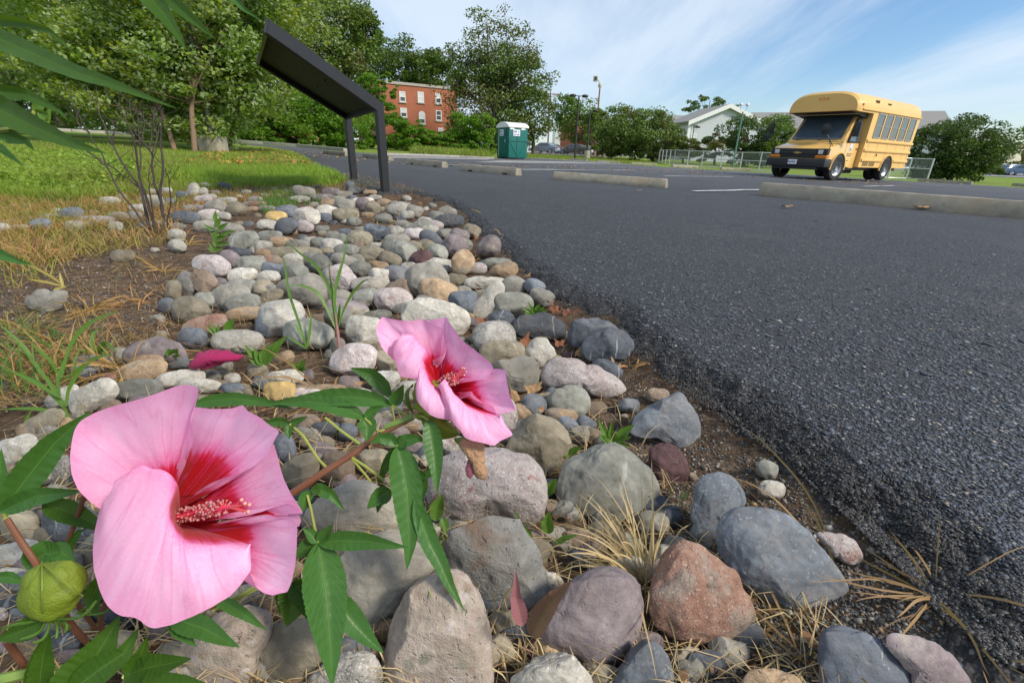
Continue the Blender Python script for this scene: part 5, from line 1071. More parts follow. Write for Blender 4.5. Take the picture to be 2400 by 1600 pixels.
# wooden screen fence behind the cars
m_wood = plain('weathered_tan_boards', (.36, .27, .18), .85, var=.25, nscale=3)
fa, L = building('board_fence', wp(1290,350,92), wp(1362,350,84), 1, 0, m_wood, 'tan board fence behind the parked cars', cat='fence', z0=float(G(*wp(1320,350,88)[:2]))-.3)
z1_ = onwall(fa, 1330, 343)[1]; m = MB(); n_ = int(L/.6)
for i in range(n_): m.box(i*.6, i*.6+.56, 0, .06, 0, z1_+.12*((i*7) % 3-1)*.3)
m.build('board_panel', m_wood, fa)
for i in range(0, n_+1, 4): MB().box(i*.6-.06, i*.6+.04, .062, .16, 0, z1_+.1).build('post', m_wood, fa)

# ---- cars
m_tyre = plain('tyre_rubber', (.018, .018, .019), .85, var=.2); m_rim = plain('alloy_rim', (.45, .46, .47), .35, .7, var=.1); m_cgl = glassmat('car_glass', (.03, .045, .055), .05)
m_red = plain('red_tail_lamp', (.45, .02, .015), .3); m_hl = plain('headlamp_lens', (.6, .62, .62), .15)
def paint(name, c): 
    t = NT(name); t.set(Base_Color=t.mixc(t.noise(t.obj(), 1.5, 4), c, tuple(x*.85 for x in c)), Roughness=.28, Coat_Weight=.6, Coat_Roughness=.08); return t.m
def car(pos, yaw, pm, label, L=4.5, H=1.42, rear=True):
    root = empty('parked_car', tuple(pos), yaw); tag(root, label, 'car', 'cars parked beyond the small lawn'); w = .86
    def loft(prof, name, mat, wid, tum, par, bev=.05):
        V = []; n = len(prof)
        for s_ in (-1, 1):
            for x, z in prof: V.append((s_*(wid-max(0, z-.85)*tum), x, z))
        return MB().add(V, [(k, (k+1) % n, n+(k+1) % n, n+k) for k in range(n)]+[tuple(range(n))[::-1], tuple(range(n, 2*n))]).build(name, mat, par, bevel=bev)
    h = L/2
    loft([(-h, .32), (-h-.02, .55), (-h+.12, .72), (-h+.95, .86), (-h+1.0, .88), (h-.75, .96), (h-.1, .9), (h, .6), (h-.02, .3)], 'body', pm, w, 0, root)
    loft([(-h+1.0, .86), (-h+1.75, H-.03), (-h+2.0, H), (h-1.45, H-.01), (h-1.2, H-.06), (h-.55, .93)], 'roof', pm, w, .38, root, .04)
    V = lambda pr, sx: [(sx*(w+.006-max(0, z-.85)*.38), x, z) for x, z in pr]
    pr = [(-h+1.22, .93), (-h+1.82, H-.10), (h-1.45, H-.10), (h-.95, .97)]
    for sx in (-1, 1): MB().add(V(pr, sx), [(0, 1, 2, 3)]).build('side_window', m_cgl, root)
    for (x0, z0), (x1, z1) in (((-h+1.06, .93), (-h+1.70, H-.09)), ((h-.62, .985), (h-1.22, H-.10))):
        s0, s1 = w-.12, w-.30; d = -.012 if x0 < 0 else .012
        MB().add([(-s0, x0+d, z0), (s0, x0+d, z0), (s1, x1+d, z1+.012), (-s1, x1+d, z1+.012)], [(0, 1, 2, 3)]).build('windscreen', m_cgl, root)
    for sx in (-1, 1):
        for y in (-h+.85, h-.85):
            m = MB().lathe([(.30, -.1), (.325, -.07), (.325, .07), (.30, .1)], 20, 'x', (sx*(w-.06), y, .325)); wl = m.build('wheel', m_tyre, root, smooth=True)
            MB().lathe([(.001, sx*.085), (.10, sx*.10), (.21, sx*.095)], 16, 'x', (sx*(w-.05), y, .325)).build('rim', m_rim, wl)
        MB().box(sx*.62-.16, sx*.62+.16, h-.03, h+.015, .70, .86).build('tail_light', m_red, root); MB().box(sx*.62-.16, sx*.62+.16, -h-.03, -h+.09, .58, .70).build('headlight', m_hl, root)
        MB().box(sx*(w+.08)-.07, sx*(w+.08)+.07, -h+1.45, -h+1.58, .92, 1.05).build('wing_mirror', pm, root)
    MB().box(-.25, .25, h+.002, h+.012, .52, .66).build('number_plate', m_white, root)
    return root
cw, csb, ctn = paint('white_car_paint', (.75, .76, .76)), paint('silver_blue_car_paint', (.24, .31, .37)), paint('olive_tan_car_paint', (.20, .18, .14))
csv, crd, cdk = paint('silver_car_paint', (.40, .42, .44)), paint('red_car_paint', (.30, .03, .03)), paint('dark_teal_car_paint', (.05, .09, .09)); cbl = paint('blue_car_paint', (.12, .20, .32))
def cpos(px, py, Y): 
    p = wp(px, py, Y); return (p[0], p[1], float(G(p[0], p[1])))
car(cpos(1236,358,72), RAD(100), cw, 'white car half hidden behind the green portable toilet')
car(cpos(1277,360,68), RAD(-128), csb, 'silver-blue sedan turned tail to the camera beside the white cars')
car(cpos(1297,361,74), RAD(70), cw, 'white hatchback behind the silver-blue sedan', 4.2)
car(cpos(1345,363,70), RAD(-118), ctn, 'olive-tan sedan behind the pole of the double-headed lamp', 4.6)
car(cpos(1369,356,82), RAD(40), csv, 'silver car facing the camera right of the olive-tan sedan')
car(cpos(1385,353,92), RAD(30), crd, 'small red car right of the silver car')
car(cpos(1424,358,84), RAD(110), cdk, 'dark teal car in the tree shade left of the large rounded tree')
car(cpos(2335,420,70), RAD(20), cw, 'white car at the lower right of the round tree')
car(cpos(2362,421,68), RAD(95), cdk, 'dark car right of the round tree in the far lot', 4.6)
car(cpos(2392,424,66), RAD(60), cbl, 'blue car at the right frame edge')
# asphalt of the street where the far cars stand
t = NT('street_asphalt'); t.set(Base_Color=t.ramp(t.noise(t.pos(), .6, 5), [(.3, (.19, .19, .20)), (.7, (.26, .26, .27))]), Roughness=.9); m_st = t.m
def patch(name, q, dz, mat):
    q = [np.array(a) for a in q]; n = 16; V = []
    for i in range(n+1):
        for j in range(n+1):
            u_, v_ = i/n, j/n; a = q[0]*(1-u_)*(1-v_)+q[1]*u_*(1-v_)+q[2]*u_*v_+q[3]*(1-u_)*v_; V.append((a[0], a[1], float(G(a[0], a[1]))+dz))
    idx = np.arange((n+1)**2).reshape(n+1, n+1); return tag(npmesh(name, np.array(V), np.stack([idx[:-1, :-1], idx[1:, :-1], idx[1:, 1:], idx[:-1, 1:]], -1).reshape(-1, 4), mat, smooth=True), kind='structure')
patch('street', [wp(1210,360,66)[:2], wp(1440,363,58)[:2], wp(1440,350,100)[:2], wp(1260,350,100)[:2]], .03, m_st)
patch('street', [wp(2300,430,62)[:2], wp(2500,432,58)[:2], wp(2500,410,85)[:2], wp(2300,415,88)[:2]], .03, m_st)

# ---- poles and lamps
m_dkm = plain('dark_bronze_metal', (.045, .042, .04), .5, .3); m_pole = plain('brown_wood_pole', (.24, .13, .075), .9, var=.25, nscale=8); m_grn = plain('green_metal_pole', (.10, .22, .18), .5, .2); m_gal = plain('galvanised_steel', (.60, .62, .63), .5, .3, var=.12)
def pole_from(px, py, Y, top_py, lean_px=None):
    b = wp(px, py, Y); b[2] = G(b[0], b[1]); zt = wp(px, top_py, Y)[2]; return b, zt
def shoebox_lamp(px, py, Y, topy, label, heads=2, r=.09, mat=None, base=False, yaw=.2):
    mat = mat or m_dkm; b, zt = pole_from(px, py, Y, topy); root = empty('lamp_post', tuple(b), yaw); tag(root, label, 'lamp post', 'lamp posts around the lot'); h = zt-b[2]
    z0 = .7 if base else 0; MB().tube([(0, 0, z0-.05), (0, 0, h*.5), (0, 0, h)], [r, r*.85, r*.7], 10).build('pole', mat, root, smooth=True)
    for s_ in ((-1, 1) if heads == 2 else (1,)):
        MB().bar((0, 0, h-.05), (s_*.32, 0, h-.02), .06, .05).build('arm', mat, root)
        MB().lathe([(.001, -.13), (.22, -.12), (.27, -.03), (.25, .05), (.12, .09), (.001, .10)], 18, 'z', (s_*.52, 0, h)).build('lamp_head', mat, root, smooth=True)
    if base: MB().lathe([(.28, -.2), (.27, .68), (.25, .72), (.001, .72)], 20).build('concrete_base', m_conc, root, smooth=True)
    return root
shoebox_lamp(1347, 373, 42, 224, 'tall dark lamp post with two oval heads at the lawn edge')
shoebox_lamp(1375, 371, 45, 259, 'dark lamp post on a round concrete base right of the double-headed lamp', 1, base=True)
shoebox_lamp(1415, 366, 55, 282, 'distant lamp post on a concrete base left of the large rounded tree', 1, base=True)
shoebox_lamp(1618, 355, 60, 297, 'thin lamp post in front of the left corner of the grey house', 1, .06)
lb = hit(503, 356, -.01); root = empty('lamp_post', tuple(lb)); tag(root, 'dark leaning lamp post on a square concrete block among the maples', 'lamp post')
MB().box(-.26, .26, -.26, .26, -.1, .40).build('concrete_base', m_conc, root, bevel=.02)
MB().tube([(0, 0, .38), (-.02, 0, 3), (-.03, 0, 6)], [.075, .06, .05], 10).build('pole', m_dkm, root, smooth=True)
MB().box(-.5, .1, -.15, .15, 6, 6.12).build('lamp_head', m_dkm, root, bevel=.02)
# green floodlight pole
b, zt = pole_from(1716, 396, 36, 262); root = empty('floodlight_pole', tuple(b), .1); tag(root, 'slim green pole with a forked bracket and two floodlights behind the fence', 'lamp post'); h = zt-b[2]
MB().tube([(0, 0, -.1), (0, 0, h)], [.07, .05], 10).build('pole', m_grn, root, smooth=True)
MB().tube([(-.24, 0, h+.38), (-.22, 0, h+.12), (0, 0, h-.01), (.22, 0, h+.12), (.24, 0, h+.38)], .022, 6).build('bracket', m_gal, root, smooth=True)
for s_ in (-1, 1): MB().lathe([(.001, 0), (.13, .02), (.14, .10), (.09, .18), (.001, .2)], 14, 'z', (s_*.24, 0, h+.36)).build('lamp_head', m_gal, root, smooth=True)
# utility poles
def upole(px, py, Y, topy, label, cw_=1.2, r=.14):
    b, zt = pole_from(px, py, Y, topy); root = empty('utility_pole', tuple(b), .15); tag(root, label, 'utility pole'); h = zt-b[2]
    MB().tube([(0, 0, -.1), (0, 0, h)], [r, r*.7], 10).build('pole', m_pole, root, smooth=True)
    MB().bar((-cw_, 0, h-.4), (cw_, 0, h-.4), .12, .14).build('cross_arm', m_pole, root)
    for s_ in (-1, 1):
        MB().bar((s_*.7, 0, h-.45), (0, 0, h-1.0), .05).build('brace', m_pole, root)
        for q in (.95, .5): MB().lathe([(.04, 0), (.07, .06), (.04, .12), (.06, .18), (.001, .2)], 8, 'z', (s_*cw_*q, 0, h-.33)).build('insulator', m_gal, root)
upole(1284, 342, 80, 214, 'tall brown utility pole in front of the airy tree'); upole(1359, 345, 106, 282, 'far brown utility pole between the two nearer lamp posts', 1.4, .16)
b, zt = pole_from(1394, 350, 74, 207); root = empty('siren_pole', tuple(b), .1); tag(root, 'brown wooden pole topped by a boxy warning siren and round cabinet', 'siren pole'); h = zt-b[2]
MB().tube([(0, 0, -.1), (0, 0, h)], [.17, .10], 10).build('pole', m_pole, root, smooth=True)
m_cream = plain('cream_enamel', (.50, .46, .36), .5)
MB().lathe([(.001, .05), (.22, .08), (.27, .3), (.27, .5), (.2, .62), (.001, .64)], 16, 'z', (0, 0, h)).build('siren_motor', m_cream, root, smooth=True)
MB().bar((0, 0, h+.6), (-.45, 0, h+1.15), .09).build('bracket', m_cream, root); MB().box(-1.0, -.45, -.3, .3, h+.85, h+1.5).build('siren_horn', m_cream, root, bevel=.03)
MB().box(-.96, -.6, -.32, -.302, h+.95, h+1.4).build('horn_mouth', m_dkm, root); MB().tube([(.19, 0, h*.1), (.15, 0, h*.55)], .05, 8).build('conduit', m_gal, root)
# two thin posts in front of the vines
for px, lab in ((736, 'left of the two thin dark posts in front of the vines'), (752, 'right of the two thin dark posts in front of the vines')):
    b = hit(px, 341, 0); b = b if b[1] < 60 else foot(px, 27); zt = wp(px-10, 273, b[1])[2]
    m = MB().tube([(0, 0, -.1), (0, 0, zt-b[2])], .045, 8); m.tube([(0, 0, zt-b[2]), (0, 0, zt-b[2]+.04)], .055, 8)
    tag(m.build('steel_post', m_dkm, smooth=True, loc=tuple(b)), lab, 'post', 'thin dark posts before the vine bushes')
# ---- chain-link fence
t = NT('chain_link_mesh'); v = t.obj(); sp = t.n('ShaderNodeSeparateXYZ'); t.l(t.n('ShaderNodeUVMap').outputs[0], sp.inputs[0])
def band(e_): return t.rng(t.mth('ABSOLUTE', t.mth('SUBTRACT', t.mth('FRACT', e_), .5)), .44, .45)
d1_ = band(t.mth('MULTIPLY', t.mth('ADD', sp.outputs[0], sp.outputs[1]), 14)); d2_ = band(t.mth('MULTIPLY', t.mth('SUBTRACT', sp.outputs[0], sp.outputs[1]), 14))
a_ = t.mth('MAXIMUM', d1_, d2_); tr = t.n('ShaderNodeBsdfTransparent'); mx = t.n('ShaderNodeMixShader'); t.l(t.rng(a_, 0, 1, 0.16, .9), mx.inputs[0]); t.l(tr.outputs[0], mx.inputs[1]); t.l(t.b.outputs[0], mx.inputs[2]); t.l(mx.outputs[0], t.out.inputs['Surface'])
t.set(Base_Color=(.33, .35, .35), Roughness=.5, Metallic=.5); m_link = t.m
def linkfence(pts, label, H=1.08, group=None):
    pts = [np.array([p[0], p[1], float(G(p[0], p[1]))]) for p in pts]; root = empty('chain_link_fence', tuple(pts[0])); tag(root, label, 'fence', group); o = pts[0]
    for p in pts: MB().tube([p-o-[0, 0, .1], p-o+[0, 0, H+.03]], .036, 8).build('post', m_gal, root, smooth=True)
    m = MB()
    for a, b in zip(pts[:-1], pts[1:]):
        for z in (H, H*.55, .06): m.tube([a-o+[0, 0, z], b-o+[0, 0, z]], .024, 6)
    m.build('rail', m_gal, root, smooth=True); V = []; Q = []; UV = []; s_ = 0
    for i, (a, b) in enumerate(zip(pts[:-1], pts[1:])):
        l = np.linalg.norm(b-a); k_ = len(V); V += [a-o+[0, 0, .05], b-o+[0, 0, .05], b-o+[0, 0, H], a-o+[0, 0, H]]; UV += [(s_, 0), (s_+l, 0), (s_+l, H), (s_, H)]; Q.append((k_, k_+1, k_+2, k_+3)); s_ += l
    npmesh('wire_mesh', np.array(V), np.array(Q), m_link, root, uv=np.array(UV))
c0 = hit(1578, 387); 
fr_pts = [hit(x, y)[:2] for x, y in [(1578,387),(1610,389.5),(1643,392),(1688,395),(1733,398.5),(1777,402)]]
dv = (fr_pts[-1]-fr_pts[0]); 
linkfence(fr_pts+[hit(1830,405)[:2]], 'long galvanised chain-link fence left of the yellow bus')
bk = wp(1520, 372, c0[1]+17)[:2]; linkfence([c0[:2]+(bk-c0[:2])*k/8 for k in range(9)], 'chain-link fence running away from the fence corner towards the trees')
linkfence([hit(x, y)[:2] for x, y in [(2040,417),(2080,419),(2122,421),(2172,424)]], 'short chain-link fence section right behind the yellow bus')

# ---- portable toilet
m_teal = plain('teal_green_plastic', (.004, .125, .105), .42, var=.15, nscale=3); m_tw = plain('white_plastic_roof', (.78, .78, .77), .4, var=.05); m_stk = plain('white_sticker', (.75, .76, .80), .5, var=.03); m_nav = plain('navy_print', (.03, .05, .22), .5)
bA = wp(1157, 370, 31.5); Yp = 31.5; bB = wp(1226, 374, 31.0); 
pt = empty('portable_toilet', tuple(np.append(wp(1178, 371, 31.3)[:2], 0))); pt.location[2] = float(G(pt.location[0], pt.location[1])); pt.rotation_euler = (0, 0, RAD(-56))
tag(pt, 'teal-green portable toilet with a white curved roof at the far side of the lot', 'portable toilet')
w_, d_p, H_ = .70, .70, 1.86
MB().box(-w_, w_, -.0, 1.4, .06, H_).build('cabin', m_teal, pt, bevel=.03)
m = MB()
for x in (-.5, .5): m.box(x-.13, x+.13, 0.0, 1.24, 0, .06)
m.build('skid', m_dkm, pt)
pf = [(w_*1.07*math.cos(a)*-1, H_-.02+.24*math.sin(a)**.8) for a in np.linspace(0, math.pi, 13)]
pf = [(-w_-.05, H_-.07)]+[(-w_-.05+ (2*w_+.1)*i/12, H_+.02+.24*math.sin(math.pi*i/12)**.7) for i in range(13)]+[(w_+.05, H_-.07)]
MB().prism(pf, -.06, 1.46, 'y').build('roof', m_tw, pt, bevel=.02)
MB().box(-.40, .40, -.03, -.002, .10, 1.77).build('door', m_teal, pt, bevel=.01); MB().box(-.46, -.43, -.04, -.003, .08, 1.82).build('door_post', m_gal, pt); MB().box(.30, .345, -.06, -.032, .95, 1.1).build('latch', m_gal, pt)
m = MB()
for x0, x1 in ((w_, w_+.022),): 
    for (a, b) in (((.0, 1.03), (1.40, 1.03)), ((.62, .1), (.62, 1.80))): m.bar((w_+.012, a[0], a[1]), (w_+.012, b[0], b[1]), .05, .03)
    for y0, y1, z0, z1 in ((.08, .58, .95, .2), (.72, 1.3, .2, .95), (.08, .58, 1.15, 1.6), (.72, 1.3, 1.1, 1.65)): m.bar((w_+.010, y0, z0), (w_+.010, y1, z1), .035, .025)
m.build('side_ribs', m_teal, pt)
m = MB()
for y0 in (.08, .9): m.box(w_+.003, w_+.012, y0, y0+.3, 1.68, 1.80)
m.build('vent', m_tw, pt)
def sticker(par, f):   # f(u, v, e) maps sticker coordinates to 3-D
    q = lambda pts, e, nm, mt, pr: MB().add([f(u, v, e) for u, v in pts], [tuple(range(len(pts)))]).build(nm, mt, pr)
    s_ = q([(0, 0), (1, 0), (1, 1), (0, 1)], 0, 'sticker', m_stk, par); m = MB()
    for a, b in ((.1, .22), (.25, .35), (.38, .5)): m.add([f(a, .52, .002), f(b, .52, .002), f(b, .8, .002), f(a, .8, .002)], [(0, 1, 2, 3)])
    for k_ in range(8): a, b = k_/8*1.9-.5, (k_+1)/8*1.9-.5; m.add([f(.66+.2*math.cos(a), .58+.28*math.sin(a), .002), f(.66+.2*math.cos(b), .58+.28*math.sin(b), .002), f(.66+.12*math.cos(b), .56+.2*math.sin(b), .002), f(.66+.12*math.cos(a), .56+.2*math.sin(a), .002)], [(0, 1, 2, 3)])
    for a, b in ((.1, .4), (.48, .9)): m.add([f(a, .16, .002), f(b, .16, .002), f(b, .3, .002), f(a, .3, .002)], [(0, 1, 2, 3)])
    m.build('print', m_nav, s_)
sticker(pt, lambda u_, v_, e_: (w_+.03+e_, .30+.5*u_, 1.32+.36*v_)); sticker(pt, lambda u_, v_, e_: (-.32+.45*u_, -.034-e_, 1.32+.36*v_))

# ---- school bus, local frame: front bumper at y=0, tail at y=6.4, x to the left-hand side of the driver
m_yel2 = paint('school_bus_yellow', (.80, .49, .15)); m_yel3 = plain('school_bus_yellow_body', (.77, .475, .15), .42, var=.07, nscale=1.2); m_bb = plain('black_plastic', (.022, .023, .026), .5, var=.2); m_bgl = glassmat('bus_glass', (.035, .05, .065), .05)
m_amb = plain('amber_lens', (.75, .22, .02), .25); m_chr = plain('chrome', (.65, .65, .66), .15, 1.0); m_gold = plain('gold_emblem', (.55, .42, .18), .3, .6); m_sf = plain('window_frame_grey', (.32, .32, .31), .5, .4); m_prn = plain('black_lettering', (.10, .06, .02), .7); m_vnt = plain('vent_grille_brown', (.30, .19, .06), .6)
bx, by = 9.69, 17.24; bus = empty('school_bus', (bx, by, float(G(bx, by))-.02), RAD(-56.8)); bus.rotation_euler = (0, RAD(1.0), RAD(-56.8)); tag(bus, 'short yellow school bus with black bumper driving across the parking lot', 'bus')
def sec(hw, zb, zs, zt_, n=14):
    """half-round-cornered body section, counter-clockwise (x, z)"""
    P = [(hw, zb), (hw, zs)]
    for i in range(1, n+1):
        a = math.pi/2*i/n; P.append((hw*max(0, math.cos(a))**.58, zs+(zt_-zs)*math.sin(a)**.95))
    P[-1] = (0, zt_); return P+[(-x, z) for x, z in P[-2::-1]]
def loftsec(secs, name, mat, par, cap=True, **k):
    m = MB(); n = len(secs[0][1]); V = []
    for y, S_ in secs: V += [(x, y, z) for x, z in S_]
    Fs = [(i*n+k_, i*n+(k_+1) % n, (i+1)*n+(k_+1) % n, (i+1)*n+k_) for i in range(len(secs)-1) for k_ in range(n)]
    if cap: Fs += [tuple(range(n))[::-1], tuple(range((len(secs)-1)*n, len(secs)*n))]
    return m.add(V, Fs).build(name, mat, par, smooth=True, **k)
loftsec([(2.2, sec(1.15, .45, 2.27, 2.83)), (6.25, sec(1.15, .45, 2.27, 2.81)), (6.4, sec(1.10, .5, 2.24, 2.72))], 'body', m_yel3, bus)
loftsec([(1.0, sec(1.09, 2.20, 2.27, 2.74)), (1.08, sec(1.15, 2.17, 2.27, 2.81)), (2.196, sec(1.15, 2.17, 2.27, 2.83))], 'front_cap', m_yel3, bus)
MB().prism([(1.02, 2.165), (2.19, 2.165), (2.19, 2.02), (1.85, 2.05)], -1.0, 1.0, 'x').build('cab_roof_gap', m_bb, bus)
# cab: nose, hood, doors
def cabsec(hw, z0, z1, rr_=.10): return [(hw, z0), (hw, z1-rr_), (hw-rr_*.3, z1-rr_*.3), (hw-rr_, z1), (-hw+rr_, z1), (-hw+rr_*.3, z1-rr_*.3), (-hw, z1-rr_), (-hw, z0)]
loftsec([(.20, cabsec(.93, .62, 1.0)), (.34, cabsec(.97, .55, 1.08, .14)), (.9, cabsec(1.0, .55, 1.19, .16)), (1.12, cabsec(1.0, .5, 1.235, .10)), (1.9, cabsec(1.0, .42, 1.26, .05)), (2.195, cabsec(1.0, .42, 1.26, .05))], 'hood', m_yel2, bus)
loftsec([(1.08, [(.97, 1.2), (.93, 1.26), (-.93, 1.26), (-.97, 1.2)]), (1.80, [(.90, 1.2), (.83, 2.11), (-.83, 2.11), (-.90, 1.2)]), (2.19, [(.97, 1.2), (.86, 2.14), (-.86, 2.14), (-.97, 1.2)])], 'cab', m_yel2, bus)
MB().add([(-.84, 1.12, 1.30), (.84, 1.12, 1.30), (.76, 1.745, 2.06), (-.76, 1.745, 2.06)], [(0, 1, 2, 3)]).build('windscreen', m_bgl, bus)
o = bus.children[-1]; o.location = (0, -.028, .028)
m = MB()
for s_ in (-1, 1): m.bar((s_*.1-.55*(s_ < 0), 1.085, 1.31), (s_*.1+.42-.2*(s_ < 0), 1.16, 1.40), .02)
m.build('wiper', m_bb, bus)
# door glass and the window frame of the cab side
for s_ in (-1, 1):
    g_l = MB().add([(s_*1.003, 1.32, 1.27), (s_*1.003, 2.08, 1.27), (s_*.905, 2.08, 2.02), (s_*.905, 1.80, 2.02)], [(0, 1, 2, 3)]).build('door_window', m_bgl, bus)
    m = MB(); m.bar((s_*1.005, 1.30, 1.262), (s_*1.005, 2.12, 1.262), .03, .03); m.bar((s_*1.005, 1.32, 1.26), (s_*.905, 1.81, 2.04), .03, .03); m.build('window_seal', m_bb, g_l)
    m = MB(); m.box(s_*1.002-.004, s_*1.002+.004, 1.98, 2.12, 1.02, 1.06); m.build('door_handle', m_bb, bus)
    m = MB()
    for y_ in (1.26, 2.16): m.box(s_*1.001-.003, s_*1.001+.003, y_, y_+.012, .5, 1.24)
    m.build('door_seam', m_vnt, bus)
MB().add([(1.006, 1.52, .98), (1.006, 1.68, .98), (1.006, 1.68, 1.20), (1.006, 1.52, 1.20)], [(0, 1, 2, 3)]).build('door_sticker', m_stk, bus)
MB().add([(1.008, 1.56, .99), (1.008, 1.66, .99), (1.008, 1.64, 1.08), (1.008, 1.58, 1.05)], [(0, 1, 2, 3)]).build('sticker_print', m_grn, bus)
m = MB()
for z_, L_ in ((.86, [(0, .09), (.12, .07), (.21, .1), (.34, .06)]), (.80, [(.02, .1), (.14, .12), (.28, .07)]), (.64, [(.06, .05), (.13, .09)])):
    for a, l_ in L_:
        for k_ in range(int(l_/.018)): m.box(1.003, 1.006, 1.42+a+k_*.018, 1.42+a+k_*.018+.012, z_, z_+.03)
m.build('door_lettering', m_prn, bus)
# nose: grille, lamps, bumper, plate
MB().box(-.60, .60, .155, .30, .70, 1.0).build('grille', m_bb, bus, bevel=.015)
m = MB()
for z_ in np.arange(.715, .99, .035): m.box(-.57, .57, .146, .154, z_, z_+.010)
m.build('grille_slats', plain('grille_slat_black', (.04, .04, .042), .35), bus)
MB().box(-.62, .62, .128, .156, .82, .90).build('grille_bar', m_bb, bus, bevel=.01)
MB().prism([(-.13, .845), (-.05, .845), (-.04, .825), (.04, .825), (.05, .845), (.13, .845), (.145, .878), (.06, .878), (.05, .898), (-.05, .898), (-.06, .878), (-.145, .878)], .112, .127, 'y').build('emblem', m_gold, bus)
for s_ in (-1, 1):
    hb = MB().box(min(s_*.61, s_*.96), max(s_*.61, s_*.96), .165, .35, .80, 1.0).build('headlight', m_bb, bus, bevel=.015)
    MB().box(min(s_*.66, s_*.82), max(s_*.66, s_*.82), .150, .164, .83, .96).build('headlight_lens', m_hl, hb, bevel=.01)
    MB().box(min(s_*.60, s_*.97), max(s_*.60, s_*.97), .145, .38, .705, .79).build('turn_signal', m_amb, bus, bevel=.012)
MB().prism([(-1.02, .20), (-1.0, .06), (-.8, -.01), (.8, -.01), (1.0, .06), (1.02, .20), (1.02, .45), (-1.02, .45)], .42, .68, 'z').build('bumper', m_bb, bus, bevel=.025)
MB().box(-.75, .75, .05, .25, .33, .42).build('air_dam', m_bb, bus, bevel=.02)
pl = MB().box(-.02-.15, -.02+.15, -.03, -.012, .49, .64).build('number_plate', m_stk, bus)
m = MB()
for i, x_ in enumerate((-.13, -.10, -.06, -.02, .01, .05, .08)): m.box(x_-.02, x_, -.034, -.031, .54, .59)
m.build('plate_characters', m_nav, pl)
# roof lamps, side window row, rub rails
for x_ in (-.12, 0, .12):
    MB().lathe([(.001, -.02), (.035, -.012), (.04, 0)], 12, 'z').build('clearance_lamp', m_amb, bus, loc=(x_, .985, 2.58), rot=(RAD(95), 0, 0))
MB().box(1.14, 1.165, 1.22, 1.30, 2.36, 2.41).build('clearance_lamp', m_red, bus)
for y0 in (2.28, 3.25):
    m = MB()
    for k_ in range(5): m.box(1.06, 1.105, y0+k_*.05, y0+k_*.05+.035, 2.50, 2.58 if y0 < 3 else 2.55)
    m.build('roof_marking', m_prn, bus)
for i in range(5):
    y0 = 2.60+i*.70; y1 = y0+.56
    f = MB()
    for a, b, c_, d in ((y0, y1, 1.42, 1.455), (y0, y1, 2.165, 2.20), (y0, y1, 1.80, 1.825)): f.box(1.152, 1.172, a, b, c_, d)
    for a in (y0, y1-.03): f.box(1.152, 1.170, a, a+.03, 1.455, 2.165)
    wn = f.build('side_window', m_sf, bus); MB().box(1.151, 1.158, y0+.03, y1-.03, 1.455, 2.165).build('pane', m_bgl, wn)
    f = MB()
    for a, b, c_, d in ((y0, y1, 1.42, 1.455), (y0, y1, 2.165, 2.20), (y0, y1, 1.80, 1.825)): f.box(-1.172, -1.152, a, b, c_, d)
    wn = f.build('side_window', m_sf, bus); MB().box(-1.158, -1.151, y0+.03, y1-.03, 1.455, 2.165).build('pane', m_bgl, wn)
for s_ in (-1, 1):
    MB().box(min(s_*1.152, s_*1.185), max(s_*1.152, s_*1.185), 1.3, 6.3, 2.235, 2.275).build('drip_rail', m_yel3, bus, bevel=.006)
    for z_, ya, yb in ((1.33, 2.25, 6.28), (1.02, 2.25, 6.28), (.70, 2.25, 3.95), (.70, 4.95, 6.28)):
        MB().box(min(s_*1.15, s_*1.19), max(s_*1.15, s_*1.19), ya, yb, z_-.045, z_+.045).build('rub_rail', m_yel3, bus, bevel=.018)
for y_ in (2.45, 2.98):
    m = MB()
    for k_ in range(7): m.box(1.151, 1.160, y_+k_*.066, y_+k_*.066+.045, .50, .64)
    m.build('vent_grille', m_vnt, bus)
MB().box(1.152, 1.17, 3.35, 3.40, .84, .92).build('fuel_latch', m_prn, bus)
# panel seams and a black window band
for s_ in (-1, 1):
    for y_ in (2.52, 3.25, 4.05, 4.85, 5.65, 6.1): MB().box(min(s_*1.151, s_*1.1535), max(s_*1.151, s_*1.1535), y_, y_+.008, .5, 1.28).build('panel_seam', m_vnt, bus)
m = MB(); m.box(-1.13, 1.13, 1.045, 1.06, 2.085, 2.10); m.build('cap_seam', m_vnt, bus)
